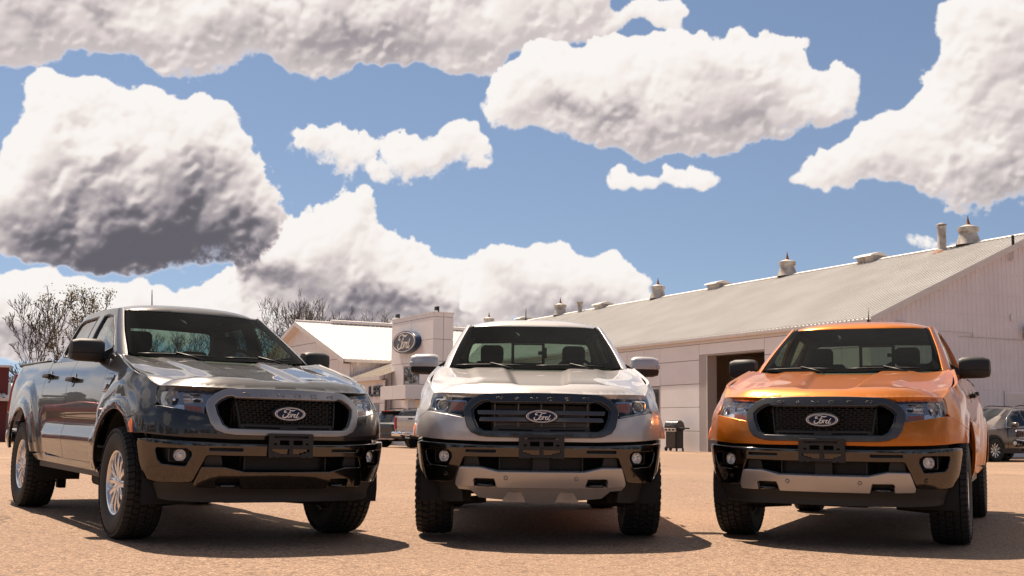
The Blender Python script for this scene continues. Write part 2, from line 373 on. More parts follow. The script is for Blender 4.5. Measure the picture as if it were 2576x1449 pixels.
def both(half):
    """closed symmetric polygon from a half given from bottom centre round to top centre (x >= 0)"""
    return list(half) + [(-p[0], p[1]) for p in half[::-1] if abs(p[0]) > 1e-9]

# ------------------------------------------------------------------ materials
MATS = {}
def pmat(name, col, rough=.5, metal=0.0, coat=0.0, coatr=.03, spec=.5, noise=None, bump=None, emit=None, trans=0):
    if name in MATS: return MATS[name]
    m = bpy.data.materials.new(name); m.use_nodes = True; nt = m.node_tree; b = nt.nodes['Principled BSDF']
    b.inputs['Base Color'].default_value = tuple(col) + (1,); b.inputs['Roughness'].default_value = rough; b.inputs['Metallic'].default_value = metal
    b.inputs['Coat Weight'].default_value = coat; b.inputs['Coat Roughness'].default_value = coatr; b.inputs['Specular IOR Level'].default_value = spec
    if trans: b.inputs['Transmission Weight'].default_value = trans
    tcn = nt.nodes.new('ShaderNodeTexCoord')
    if noise:
        # noise: (scale, strength, colour2[, detail, lo, hi])
        sc, st, c2 = noise[:3]; det = noise[3] if len(noise) > 3 else 4; lo, hi = noise[4:6] if len(noise) > 5 else (.35, .65)
        n = nt.nodes.new('ShaderNodeTexNoise'); n.inputs['Scale'].default_value = sc; n.inputs['Detail'].default_value = det; nt.links.new(tcn.outputs['Object'], n.inputs['Vector'])
        mr = nt.nodes.new('ShaderNodeMapRange'); mr.inputs[1].default_value = lo; mr.inputs[2].default_value = hi; mr.inputs[4].default_value = st; nt.links.new(n.outputs['Fac'], mr.inputs[0])
        mxn = nt.nodes.new('ShaderNodeMix'); mxn.data_type = 'RGBA'; mxn.inputs['A'].default_value = tuple(col) + (1,); mxn.inputs['B'].default_value = tuple(c2) + (1,)
        nt.links.new(mr.outputs[0], mxn.inputs['Factor']); nt.links.new(mxn.outputs['Result'], b.inputs['Base Color'])
    if bump:
        n = nt.nodes.new('ShaderNodeTexNoise'); n.inputs['Scale'].default_value = bump[0]; n.inputs['Detail'].default_value = 3; nt.links.new(tcn.outputs['Object'], n.inputs['Vector'])
        bn = nt.nodes.new('ShaderNodeBump'); bn.inputs['Strength'].default_value = bump[1]; bn.inputs['Distance'].default_value = bump[2]
        nt.links.new(n.outputs['Fac'], bn.inputs['Height']); nt.links.new(bn.outputs[0], b.inputs['Normal'])
    if emit: b.inputs['Emission Color'].default_value = tuple(emit[0]) + (1,); b.inputs['Emission Strength'].default_value = emit[1]
    MATS[name] = m; return m
def glass_mat(name, tint, refl=1.0, ior=1.5, rough=0.0):
    """thin pane: tinted see-through plus mirror reflection by angle"""
    if name in MATS: return MATS[name]
    m = bpy.data.materials.new(name); m.use_nodes = True; nt = m.node_tree; nt.nodes.clear()
    t = nt.nodes.new('ShaderNodeBsdfTransparent'); t.inputs[0].default_value = tuple(tint) + (1,)
    g = nt.nodes.new('ShaderNodeBsdfGlossy'); g.inputs['Roughness'].default_value = rough; g.inputs['Color'].default_value = (refl,) * 3 + (1,)
    fr = nt.nodes.new('ShaderNodeFresnel'); fr.inputs[0].default_value = ior
    mx = nt.nodes.new('ShaderNodeMixShader'); nt.links.new(fr.outputs[0], mx.inputs[0]); nt.links.new(t.outputs[0], mx.inputs[1]); nt.links.new(g.outputs[0], mx.inputs[2])
    o = nt.nodes.new('ShaderNodeOutputMaterial'); nt.links.new(mx.outputs[0], o.inputs[0]); MATS[name] = m; return m

# ------------------------------------------------------------------ body surfaces of the pickup (metres, x to the viewer's right, y rearwards)
def nspl(xs, Y):
    """natural cubic spline through knots xs, values Y (n,...) -> f(x)"""
    xs=np.asarray(xs,float); Y=np.asarray(Y,float); n=len(xs); h=np.diff(xs)
    sh=(n-1,)+(1,)*(Y.ndim-1)
    A=np.zeros((n,n)); B=np.zeros(Y.shape); A[0,0]=A[-1,-1]=1
    d=np.diff(Y,axis=0)/h.reshape(sh)
    for i in range(1,n-1):
        A[i,i-1],A[i,i],A[i,i+1]=h[i-1],2*(h[i-1]+h[i]),h[i]; B[i]=6*(d[i]-d[i-1])
    M=np.linalg.solve(A,B.reshape(n,-1)).reshape(Y.shape)
    def f(x):
        x=np.asarray(x,float); i=np.clip(np.searchsorted(xs,x)-1,0,n-2); t=x-xs[i]; hh=h[i]
        e=lambda a: a.reshape(a.shape+(1,)*(Y.ndim-1))
        c3=(M[i+1]-M[i])/(6*e(hh)); c2=M[i]/2; c1=(Y[i+1]-Y[i])/e(hh)-e(hh)*(2*M[i]+M[i+1])/6
        t=e(t); return Y[i]+t*(c1+t*(c2+t*c3))
    return f
class Wrap:
    """surface (u,z): a plan curve that changes with height. lev: list of (z, [(x,y),...]); u = length along curve of level ref"""
    def __init__(s, lev, ref):
        P=np.array([[q for q in l[1]] for l in lev],float); zs=[l[0] for l in lev]
        kn=np.concatenate([[0],np.cumsum(np.hypot(*np.diff(P[ref],axis=0).T))])
        s.kn=kn
        # mirror the first interior knots for symmetric tangent at u=0
        m=3
        Q=np.concatenate([P[:,m:0:-1]*np.array([-1,1]),P],axis=1); k2=np.concatenate([-kn[m:0:-1],kn])
        fz=nspl(zs,Q.reshape(len(zs),-1))
        us=np.linspace(k2[0],k2[-1],900); 
        G=nspl(k2,Q.transpose(1,0,2))  # u -> (lev,2)
        tab=G(us) # (nu,lev,2)
        s.fz=nspl(zs,tab.transpose(1,0,2)) # z -> (nu,2)
        s.us=us; s.zr=(zs[0],zs[-1])
        zz=np.linspace(zs[0]-.05,zs[-1]+.05,160); s.zz=zz
        s.T=s.fz(zz) # (nz,nu,2)
    def base(s,u,z):
        u=np.asarray(u,float); sg=np.where(u<0,-1.,1.); u=np.abs(u); z=np.asarray(z,float)
        a=np.clip((u-s.us[0])/(s.us[1]-s.us[0]),0,len(s.us)-1.001); b=np.clip((z-s.zz[0])/(s.zz[1]-s.zz[0]),0,len(s.zz)-1.001)
        i=a.astype(int); j=b.astype(int); fa=(a-i)[...,None]; fb=(b-j)[...,None]
        T=s.T
        # cubic (catmull) in both directions for smooth normals
        def w(f): return [(-f+2*f*f-f**3)/2,(2-5*f*f+3*f**3)/2,(f+4*f*f-3*f**3)/2,(-f*f+f**3)/2]
        wa,wb=w(fa),w(fb); r=0
        for p in range(4):
            jj=np.clip(j+p-1,0,len(s.zz)-1)
            row=sum(wa[q]*T[jj,np.clip(i+q-1,0,len(s.us)-1)] for q in range(4))
            r=r+wb[p]*row
        return np.stack([sg*r[...,0],r[...,1],z],-1)
    disp=None
    def __call__(s,u,z):
        P=s.base(u,z)
        if s.disp is not None:
            e=1e-3; u=np.asarray(u,float);z=np.asarray(z,float)
            N=np.cross(s.base(u+e,z)-s.base(u-e,z),s.base(u,z+e)-s.base(u,z-e)); N/=np.linalg.norm(N,axis=-1,keepdims=True)+1e-12
            P=P+N*s.disp(u,z,P)[...,None]
        return P
def sstep(a,b,x):
    t=np.clip((x-a)/(b-a),0,1); return t*t*(3-2*t)
side=[(.9,-.15),(.91,.3),(.912,.9),(.912,1.6),(.912,2.4),(.912,3.1),(.905,3.7),(.885,4.1),(.85,4.25)]
def lv(z,front,w,rear=0):
    return (z, front+[(x-.912+w-(rear if y>2.2 else 0),y) for x,y in side])
SK=Wrap([
 lv(.42,[(0,-.87),(.2,-.865),(.4,-.84),(.55,-.8),(.67,-.745),(.765,-.67),(.82,-.58),(.85,-.47),(.868,-.34)],.878),
 lv(.60,[(0,-.895),(.2,-.89),(.4,-.862),(.55,-.818),(.68,-.763),(.78,-.69),(.845,-.59),(.88,-.475),(.893,-.35)],.905),
 lv(.80,[(0,-.905),(.2,-.90),(.4,-.872),(.55,-.828),(.68,-.773),(.78,-.70),(.85,-.60),(.888,-.48),(.90,-.35)],.915),
 lv(.95,[(0,-.872),(.2,-.865),(.4,-.835),(.55,-.788),(.68,-.725),(.77,-.655),(.83,-.57),(.868,-.46),(.885,-.34)],.908),
 lv(1.06,[(0,-.835),(.2,-.828),(.4,-.795),(.55,-.740),(.675,-.66),(.755,-.575),(.81,-.47),(.845,-.37),(.862,-.26)],.898),
 lv(1.15,[(0,-.79),(.2,-.782),(.4,-.748),(.55,-.685),(.665,-.60),(.74,-.51),(.79,-.41),(.825,-.32),(.84,-.22)],.882),
 lv(1.24,[(0,-.74),(.2,-.73),(.4,-.69),(.55,-.62),(.65,-.54),(.72,-.45),(.77,-.36),(.80,-.27),(.815,-.19)],.855),
 lv(1.33,[(0,-.69),(.2,-.68),(.4,-.64),(.55,-.57),(.64,-.49),(.70,-.40),(.745,-.32),(.77,-.24),(.785,-.17)],.815),
],2)
ZW=.385; YR=3.22
def skdisp(u,z,P):
    y=P[...,1]; d=0
    for yw in (0,YR):
        r=np.hypot(y-yw,(z-ZW)*1.0)
        d=d+.020*(1-sstep(.565,.615,r))*(1 if True else 0)   # flare lip band
        d=d+.026*(1-sstep(.69,.80,r))*sstep(.40,.55,z)       # muscular blister
    # keep the front fascia free of the blister: only where the surface is the side
    d=d*sstep(-.62,-.42,y)
    door=sstep(.45,.6,y)*(1-sstep(2.35,2.5,y))
    d=d-.028*door*np.exp(-((z-.745)/.05)**2)*1.0*sstep(.3,1.,y)*0+door*(.022*sstep(.78,.68,z)*0)
    # door scallop: concave band between shoulder and the lower swell
    d=d-.020*door*np.exp(-((z-.80)/.075)**2)+.012*door*np.exp(-((z-.66)/.05)**2)
    return d
SK.disp=skdisp
BP=Wrap([
 (.40,[(0,-0.881),(.2,-0.871),(.316,-0.858),(.44,-0.834),(.544,-0.806),(.66,-0.741),(.76,-0.656),(.83,-0.551),(.862,-0.456),(.872,-0.366),(.875,-0.266)]),
 (.52,[(0,-0.928),(.2,-0.918),(.316,-0.904),(.44,-0.881),(.544,-0.852),(.675,-0.784),(.775,-0.702),(.85,-0.596),(.885,-0.486),(.897,-0.396),(.90,-0.296)]),
 (.64,[(0,-.942),(.2,-.932),(.316,-.917),(.44,-.894),(.544,-.864),(.68,-.796),(.785,-.714),(.865,-.605),(.90,-.49),(.912,-.40),(.915,-.3)]),
 (.72,[(0,-0.936),(.2,-0.926),(.316,-0.911),(.44,-0.888),(.544,-0.858),(.68,-0.790),(.788,-0.708),(.87,-0.599),(.906,-0.484),(.919,-0.394),(.922,-0.294)]),
 (.78,[(0,-0.895),(.2,-0.885),(.316,-0.870),(.44,-0.848),(.544,-0.820),(.68,-0.755),(.785,-0.675),(.865,-0.570),(.90,-0.460),(.915,-0.370),(.918,-0.270)]),
],2)
GH=Wrap([
 (1.20,[(0,.26),(.3,.27),(.55,.30),(.74,.345),(.805,.43),(.822,.58),(.825,.8),(.83,1.4),(.825,2.2),(.81,2.64),(.77,2.76),(.6,2.80),(.3,2.815),(0,2.82)]),
 (1.32,[(0,.455),(.3,.463),(.55,.485),(.70,.522),(.765,.592),(.785,.72),(.788,.9),(.79,1.4),(.785,2.2),(.772,2.60),(.735,2.70),(.6,2.735),(.3,2.75),(0,2.755)]),
 (1.53,[(0,.82),(.27,.827),(.49,.848),(.628,.885),(.686,.95),(.706,1.05),(.716,1.16),(.722,1.5),(.715,2.2),(.70,2.50),(.665,2.60),(.55,2.635),(.28,2.645),(0,2.65)]),
 (1.74,[(0,1.215),(.22,1.220),(.42,1.235),(.545,1.262),(.593,1.31),(.609,1.38),(.613,1.45),(.62,1.6),(.617,2.2),(.60,2.42),(.57,2.495),(.45,2.53),(.22,2.54),(0,2.545)]),
],1)
_pf=nspl([0,.03,.07,.11,.16,.23,.35,.6,.95,1.33,1.6],[1.060,1.086,1.112,1.131,1.140,1.147,1.163,1.204,1.263,1.320,1.36])
_yf=nspl([0,.1,.2,.3,.4,.5,.58,.66,.74,.80,.86],[-.852,-.850,-.842,-.83,-.812,-.782,-.742,-.68,-.59,-.47,-.30])
def hood_z(x,y):
    a=np.abs(x); yf=_yf(np.minimum(a,.86))
    e=np.maximum(y-yf,0)
    ec=np.maximum(y+.852,0)
    z=_pf(np.clip(e,0,1.6))*(1-sstep(.25,.6,e))+_pf(np.clip(ec,0,1.6))*sstep(.25,.6,e)
    fr=1-sstep(.1,.5,e)
    z=z+.012*(a/.8)**2*fr
    z=z-.045*sstep(.55,.86,a)**1.5*sstep(.1,.6,e)-.012*(a/.8)**2*sstep(.3,1,e)
    dome=sstep(.06,.22,e)
    w=.135+.075*np.clip(e/1.3,0,1)
    z=z-.026*(1-sstep(w,w+.075,a))*dome
    w2=.40+.10*np.clip(e/1.3,0,1)
    z=z-.016*sstep(w2,w2+.09,a)*(1-sstep(.60,.74,a))*dome
    ye=np.clip(y,-.5,.5); xe=_xe(ye); w=np.clip((a/xe-.62)/.38,0,1.2)**2
    ze=_ze(ye)
    # settle the outer edge onto the shut line
    base=_pf(np.clip(np.maximum(y-_yf(np.minimum(xe,.86)),0),0,1.6))
    return z*(1-w)+(ze+.9*(z-base)*0)*w
_ye=[-.5,-.42,-.34,-.1,.1,.3,.5]
_ze=nspl(_ye,[1.070,1.100,1.133,1.186,1.236,1.284,1.328])
_xe=nspl(_ye,[.792,.812,.822,.832,.828,.812,.785])
class Hood:
    def __call__(s,x,y):
        x=np.asarray(x,float);y=np.asarray(y,float); return np.stack([x,y,hood_z(x,y)],-1)
HD=Hood()

# ------------------------------------------------------------------ shared materials
def fix_glass():
    pass
def pane_mat(name, tint, refl=1.0, rough=0.0, f0=.07, dirt=0):
    if name in MATS: return MATS[name]
    m = bpy.data.materials.new(name); m.use_nodes = True; nt = m.node_tree; nt.nodes.clear(); N = nt.nodes.new; L = nt.links.new
    t = N('ShaderNodeBsdfTransparent'); t.inputs[0].default_value = tuple(tint) + (1,)
    g = N('ShaderNodeBsdfGlossy'); g.inputs['Roughness'].default_value = rough; g.inputs['Color'].default_value = (refl,) * 3 + (1,)
    lw = N('ShaderNodeLayerWeight'); lw.inputs['Blend'].default_value = .5
    p = N('ShaderNodeMath'); p.operation = 'POWER'; L(lw.outputs['Facing'], p.inputs[0]); p.inputs[1].default_value = 4.0
    q = N('ShaderNodeMath'); q.operation = 'MULTIPLY_ADD'; L(p.outputs[0], q.inputs[0]); q.inputs[1].default_value = 1 - f0; q.inputs[2].default_value = f0
    mx = N('ShaderNodeMixShader'); L(q.outputs[0], mx.inputs[0]); L(t.outputs[0], mx.inputs[1]); L(g.outputs[0], mx.inputs[2])
    o = N('ShaderNodeOutputMaterial'); last = mx
    if dirt:
        d = N('ShaderNodeBsdfDiffuse'); d.inputs[0].default_value = (.5, .5, .46, 1); m2 = N('ShaderNodeMixShader'); m2.inputs[0].default_value = dirt
        L(mx.outputs[0], m2.inputs[1]); L(d.outputs[0], m2.inputs[2]); last = m2
    L(last.outputs[0], o.inputs[0]); MATS[name] = m; return m
def paint(name, col, metal, rough, flake, coat=1.0, ior=1.5):
    if name in MATS: return MATS[name]
    m = pmat(name, col, rough, metal, coat=coat, coatr=.015, spec=.5)
    nt = m.node_tree; b = nt.nodes['Principled BSDF']; b.inputs['Coat IOR'].default_value = ior
    tcn = nt.nodes.new('ShaderNodeTexCoord'); n = nt.nodes.new('ShaderNodeTexNoise'); n.inputs['Scale'].default_value = 900; n.inputs['Detail'].default_value = 1
    nt.links.new(tcn.outputs['Object'], n.inputs['Vector'])
    bn = nt.nodes.new('ShaderNodeBump'); bn.inputs['Strength'].default_value = flake; bn.inputs['Distance'].default_value = .0004
    nt.links.new(n.outputs['Fac'], bn.inputs['Height']); nt.links.new(bn.outputs[0], b.inputs['Normal'])
    return m
P_GREY = paint('paint_dark_grey', (.026, .0235, .0235), .80, .36, .3)
P_SILVER = paint('paint_silver_white', (.46, .43, .415), .35, .34, .2)
P_ORANGE = paint('paint_orange', (.50, .138, .001), .60, .32, .25, .7, 1.38)
BLACK = pmat('black_plastic', (.009, .009, .010), .45, spec=.4, bump=(900, .1, .0004))
BLACK_GLOSS = pmat('black_gloss', (.008, .008, .009), .12, coat=.6)
BLACK_SOFT = pmat('black_grain_plastic', (.013, .0125, .0125), .58, bump=(600, .25, .0006))
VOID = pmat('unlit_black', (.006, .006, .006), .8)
RUBBER = pmat('tyre_rubber', (.008, .0078, .0075), .70, noise=(9, .6, (.015, .013, .012)), bump=(260, .25, .0008))
CHROME = pmat('chrome', (.78, .78, .80), .07, 1.0)
CHROME_DARK = pmat('dark_chrome', (.20, .19, .19), .10, 1.0)
BUMPER_GREY = pmat('bumper_dark_metallic', (.095, .085, .079), .09, 1.0)
SATIN_SILVER = pmat('satin_silver', (.43, .41, .40), .32, .55, coat=.2, coatr=.2)
SATIN_GREY = pmat('satin_grey', (.26, .245, .24), .3, .6, coat=.4, coatr=.1)
GRILLE_BLACK = pmat('grille_black', (.006, .006, .006), .55, spec=.3)
BAR_DARK = pmat('bar_dark_chrome', (.11, .10, .098), .2, .7)
RING_DARK = pmat('ring_dark_gloss', (.016, .0145, .014), .22, .0, coat=.7, coatr=.05)
RING_SILVER = pmat('ring_silver', (.33, .31, .30), .26, .65, coat=.3, coatr=.1)
RING_GREY = pmat('ring_mid_grey', (.060, .057, .057), .28, .5, coat=.4)
ALLOY = pmat('alloy_silver', (.70, .70, .72), .22, .85, coat=.4)
STEEL_DARK = pmat('underbody_metal', (.02, .019, .018), .6, .3, noise=(6, .6, (.05, .03, .02)))
RADIATOR = pmat('radiator_fins', (.075, .062, .052), .5, .3)
REFLECTOR = pmat('lamp_reflector', (.82, .81, .80), .16, .72)
LAMP_SATIN = pmat('lamp_satin_chrome', (.34, .33, .33), .14, .85)
FRIT = pmat('screen_border_black', (.003, .003, .003), 1.0, spec=.0)
LETTER_DIM = pmat('lettering_dim', (.050, .046, .045), .5)
AMBER = pmat('amber_lens', (.75, .15, .006), .15, coat=.6, noise=(160, .5, (.5, .08, .005)))
AMBER_DIM = pmat('amber_lens_dim', (.32, .085, .020), .2, coat=.5, noise=(110, .7, (.16, .05, .03)))
RED_LENS = pmat('red_lens', (.45, .008, .01), .1, coat=1.0)
CLEAR = pane_mat('clear_lens', (.94, .95, .96), f0=.05)
WINDSCREEN = pane_mat('windscreen_glass', (.42, .55, .47), refl=.16, f0=.025, dirt=.002)
SIDE_GLASS = pane_mat('side_glass', (.50, .60, .55), f0=.08)
PRIVACY = pane_mat('privacy_glass', (.16, .18, .18), f0=.10)
TRIM_GREY = pmat('cabin_trim_grey', (.26, .265, .25), .7)
HEADLINER = pmat('headliner_grey', (.07, .072, .068), .85)
CABIN_DARK = pmat('cabin_dark', (.020, .021, .022), .75)
SEAT = pmat('seat_cloth', (.030, .031, .033), .9, bump=(500, .3, .001))
BADGE_BLUE = pmat('badge_blue', (.007, .014, .045), .22, spec=.25)
BADGE_SILVER = pmat('badge_silver', (.80, .78, .76), .28, .25)
LIME = pmat('sticker_green', (.1, .5, .2), .5)

# script of the oval badge: strokes (x, y, half thickness) in units of the oval's half width
FORD = [
 [(-.23,.17,.035),(-.30,.13,.05),(-.36,.13,.05),(-.36,.22,.04),(-.28,.31,.03),(-.18,.345,.026),(-.06,.33,.03),(.06,.275,.05),(.17,.26,.052),(.26,.30,.03),(.285,.33,.012)],
 [(.02,.295,.02),(-.06,.12,.03),(-.12,-.06,.038),(-.20,-.21,.045),(-.30,-.29,.055),(-.41,-.29,.05),(-.455,-.20,.04),(-.43,-.10,.03),(-.385,-.055,.016)],
 [(-.20,.03,.016),(-.08,.075,.02),(-.02,.10,.02),(.01,.15,.018),(-.03,.17,.012)],
 [(-.02,.0,.026),(-.10,-.09,.03),(-.15,-.21,.034),(-.11,-.275,.04),(-.03,-.24,.036),(.03,-.13,.032),(.02,-.03,.026),(-.03,.01,.02)],
 [(.02,-.06,.016),(.08,-.01,.024),(.13,-.02,.034),(.10,-.12,.036),(.05,-.27,.038)],
 [(.09,-.15,.02),(.15,-.05,.028),(.21,-.03,.034),(.225,-.07,.03)],
 [(.20,-.12,.016),(.27,-.03,.03),(.34,-.02,.03)],
 [(.37,-.03,.024),(.28,-.08,.032),(.23,-.19,.036),(.25,-.275,.038),(.32,-.25,.032),(.40,-.12,.03)],
 [(.52,.13,.036),(.46,-.01,.036),(.40,-.16,.036),(.385,-.26,.038),(.43,-.285,.034),(.50,-.22,.02),(.535,-.17,.012)],
]
def script_strokes(mb, sx, sy, z0, z1, M):
    """raised ribbons of the badge script, in the xy plane of M"""
    for st in FORD:
        line = smooth_line(st, 5); n = len(line); L = []; R = []
        for i, (x, y, t) in enumerate(line):
            a, b = line[max(i - 1, 0)], line[min(i + 1, n - 1)]; d = Vector((b[0] - a[0], b[1] - a[1])).normalized(); t *= .74
            L.append(((x - d.y * t) * sx, (y + d.x * t) * sy)); R.append(((x + d.y * t) * sx, (y - d.x * t) * sy))
        V = []; F = []
        for p in L: V.append((p[0], p[1], z1))
        for p in R: V.append((p[0], p[1], z1))
        for p in L: V.append((p[0], p[1], z0))
        for p in R: V.append((p[0], p[1], z0))
        for i in range(n - 1):
            F += [(i, n + i, n + i + 1, i + 1), (i, i + 1, 2 * n + i + 1, 2 * n + i), (n + i + 1, n + i, 3 * n + i, 3 * n + i + 1)]
        mb.add(V, F, M)
def ellipse(a, b, n=48): return [(a * math.cos(2 * math.pi * i / n), b * math.sin(2 * math.pi * i / n)) for i in range(n)]
def ring(mb, a0, b0, a1, b1, z0, z1, M, n=56):
    V = []; F = []
    for i in range(n):
        c, s = math.cos(2 * math.pi * i / n), math.sin(2 * math.pi * i / n)
        V += [(a0 * c, b0 * s, z0), (a0 * c, b0 * s, z1), (a1 * c, b1 * s, z1), (a1 * c, b1 * s, z0)]
    for i in range(n):
        j = (i + 1) % n
        for q in range(3): F.append((i * 4 + q, i * 4 + q + 1, j * 4 + q + 1, j * 4 + q))
    mb.add(V, F, M)
def oval_badge(parent, M, a, b, th, blue, metal, name='oval_badge'):
    """blue oval with raised script and rim"""
    m = MB(); V = []; F = []; n = 56; rings = [(1.0, 0), (1.0, th * .6), (.985, th * .8), (.9, th), (.5, th * 1.25), (.001, th * 1.3)]
    for k, (s, z) in enumerate(rings):
        for i in range(n): V.append((a * s * math.cos(2 * math.pi * i / n), b * s * math.sin(2 * math.pi * i / n), z))
    for k in range(len(rings) - 1):
        for i in range(n):
            j = (i + 1) % n; F.append((k * n + i, k * n + j, (k + 1) * n + j, (k + 1) * n + i))
    m.add(V, F); o = m.obj(name, blue, parent, smooth='auto'); o.matrix_local = M
    r = MB(); ring(r, a * .97, b * .95, a * .915, b * .885, th * .7, th * 1.25, None); ring(r, a * .865, b * .83, a * .835, b * .79, th * .8, th * 1.3, None)
    r.obj('oval_rim', metal, o)
    s = MB(); script_strokes(s, a * 1.04, b * 1.85, th * .9, th * 1.55, None); s.obj('script_lettering', metal, o)
    return o


# ------------------------------------------------------------------ ground
def ground_z(x, y):
    x = np.asarray(x, float); y = np.asarray(y, float)
    z = np.where(y > 15, -.003 * (y - 15) + .004 * np.clip(x, -45, 45) * np.clip((y - 15) / 20, 0, 1), 0.0)
    # the lot tilts slightly under the left truck
    dx, dy = x + 2.023, y - 8.8844; c, s = math.cos(.58229), math.sin(.58229)
    lx, ly = c * dx + s * dy, -s * dx + c * dy
    w = np.clip(1.6 - np.hypot(lx / 2.0, (ly - 1.6) / 4.0), 0, 1); w = w * w * (3 - 2 * w)
    return z + w * (-.010738 * lx + .009442 * ly)
def ground_mesh():
    def axis(n, near, far):
        t = np.linspace(0, 1, n); return near * t + (far - near) * t ** 5
    xs = np.concatenate([-axis(60, 14, 1500)[::-1], axis(60, 14, 1500)[1:]]); ys = np.concatenate([-axis(22, 6, 700)[::-1], axis(110, 30, 1700)[1:]])
    Xg, Yg = np.meshgrid(xs, ys, indexing='ij'); Z = ground_z(Xg, Yg); n, m = Xg.shape
    V = np.stack([Xg.ravel(), Yg.ravel(), Z.ravel()], 1); i = np.arange((n - 1) * (m - 1)); a = (i // (m - 1)) * m + i % (m - 1)
    F = np.stack([a, a + m, a + m + 1, a + 1], 1)
    return V, F
gm = pmat('lot_gravel', (.30, .205, .145), .85, spec=.25)
nt = gm.node_tree; b = nt.nodes['Principled BSDF']; N_ = nt.nodes.new; L_ = nt.links.new
tcn = N_('ShaderNodeTexCoord'); OBJC = tcn.outputs['Object']
def gn(scale, det, rough=.6):
    n = N_('ShaderNodeTexNoise'); n.inputs['Scale'].default_value = scale; n.inputs['Detail'].default_value = det; n.inputs['Roughness'].default_value = rough; L_(OBJC, n.inputs['Vector']); return n.outputs['Fac']
def gmix(a, bb, f, mode='MIX'):
    n = N_('ShaderNodeMix'); n.data_type = 'RGBA'; n.blend_type = mode
    for s_, v in (('A', a), ('B', bb), ('Factor', f)):
        sk = [q for q in n.inputs if q.name == s_ and (q.type == ('RGBA' if s_ != 'Factor' else 'VALUE'))][0]
        if isinstance(v, bpy.types.NodeSocket): L_(v, sk)
        else: sk.default_value = v
    return [q for q in n.outputs if q.type == 'RGBA'][0]
def gramp(v, lo, hi, a=0., bb=1.):
    n = N_('ShaderNodeMapRange'); L_(v, n.inputs[0])
    for i, q in enumerate((lo, hi, a, bb)): n.inputs[i + 1].default_value = q
    return n.outputs[0]
vor = N_('ShaderNodeTexVoronoi'); vor.inputs['Scale'].default_value = 85; L_(OBJC, vor.inputs['Vector'])
vor2 = N_('ShaderNodeTexVoronoi'); vor2.inputs['Scale'].default_value = 30; L_(OBJC, vor2.inputs['Vector'])
sep = N_('ShaderNodeSeparateColor'); L_(vor.outputs['Color'], sep.inputs[0])
sep2 = N_('ShaderNodeSeparateColor'); L_(vor2.outputs['Color'], sep2.inputs[0])
c = gmix((.275, .178, .120, 1), (.10, .064, .045, 1), gramp(sep.outputs[0], .4, 1.0))
c = gmix(c, (.46, .34, .24, 1), gramp(sep.outputs[1], .80, .97, 0, .8))
c = gmix(c, (.10, .068, .05, 1), gramp(sep2.outputs[0], .86, .97, 0, .75))
c = gmix(c, (.20, .135, .095, 1), gramp(gn(.45, 6, .65), .45, .72, 0, .55))
c = gmix(c, (.37, .25, .165, 1), gramp(gn(.12, 5, .6), .5, .7, 0, .5))
c = gmix(c, (.10, .07, .055, 1), gramp(gn(2.6, 5, .7), .66, .78, 0, .5))
# hairline cracks and oil spots
wv_ = N_('ShaderNodeTexVoronoi'); wv_.feature = 'DISTANCE_TO_EDGE'; wv_.inputs['Scale'].default_value = .22
wa = N_('ShaderNodeVectorMath'); wa.operation = 'ADD'; wn_ = N_('ShaderNodeTexNoise'); wn_.inputs['Scale'].default_value = 1.1; wn_.inputs['Detail'].default_value = 6; L_(OBJC, wn_.inputs['Vector'])
ws_ = N_('ShaderNodeVectorMath'); ws_.operation = 'SCALE'; ws_.inputs['Scale'].default_value = 1.2; L_(wn_.outputs['Color'], ws_.inputs[0]); L_(OBJC, wa.inputs[0]); L_(ws_.outputs[0], wa.inputs[1]); L_(wa.outputs[0], wv_.inputs['Vector'])
crk = N_('ShaderNodeMath'); crk.operation = 'MULTIPLY'; L_(gramp(wv_.outputs['Distance'], .002, .007, .75, 0), crk.inputs[0]); L_(gramp(gn(.3, 2), .5, .6), crk.inputs[1])
c = gmix(c, (.06, .038, .027, 1), crk.outputs[0])
L_(c, b.inputs['Base Color'])
bn = N_('ShaderNodeBump'); bn.inputs['Strength'].default_value = .9; bn.inputs['Distance'].default_value = .006
hm = N_('ShaderNodeMath'); hm.operation = 'ADD'; L_(gramp(vor.outputs['Distance'], 0, .7, 1, 0), hm.inputs[0]); L_(gn(40, 4), hm.inputs[1]); L_(hm.outputs[0], bn.inputs['Height']); L_(bn.outputs[0], b.inputs['Normal'])
V, F = ground_mesh(); obj('ground', mesh('ground', V, F, gm, True), None, kind='structure')

# ------------------------------------------------------------------ buildings
WALL_W = pmat('white_wall_panel', (.82, .775, .755), .5, noise=(1.2, .5, (.74, .69, .67), 5))
WALL_C = pmat('white_corrugated_steel', (.80, .74, .745), .5, noise=(.9, .7, (.70, .64, .65), 6))
ROOF_W = pmat('white_roof_steel', (.63, .61, .575), .42, noise=(.5, .7, (.54, .515, .475), 6))
ROOF_B = pmat('bright_roof_steel', (.60, .575, .55), .45, noise=(.6, .6, (.52, .49, .47), 5))
TRIM_W = pmat('white_trim', (.72, .66, .62), .5, noise=(2, .5, (.62, .56, .52)))
TRIM_G = pmat('grey_trim', (.42, .37, .35), .6)
JOINT = pmat('panel_backing', (.20, .16, .14), .8)
DARK_IN = pmat('dark_interior', (.05, .042, .036), .8)
INT_WALL = pmat('brown_liner_steel', (.80, .66, .54), .5, noise=(1.5, .6, (.66, .53, .43)))
OSB = pmat('osb_board', (.40, .25, .12), .8, noise=(30, .8, (.28, .17, .08)))
CONC = pmat('concrete_floor', (.60, .53, .46), .8, noise=(2, .6, (.16, .14, .12)))
GALV = pmat('weathered_galvanised', (.46, .43, .39), .55, .3, noise=(3, .9, (.24, .20, .17), 6))
RUST = pmat('rusty_iron', (.22, .09, .04), .8, noise=(9, .7, (.10, .05, .03)))
GLASS_D = pane_mat('window_pane', (.10, .11, .12), f0=.18)
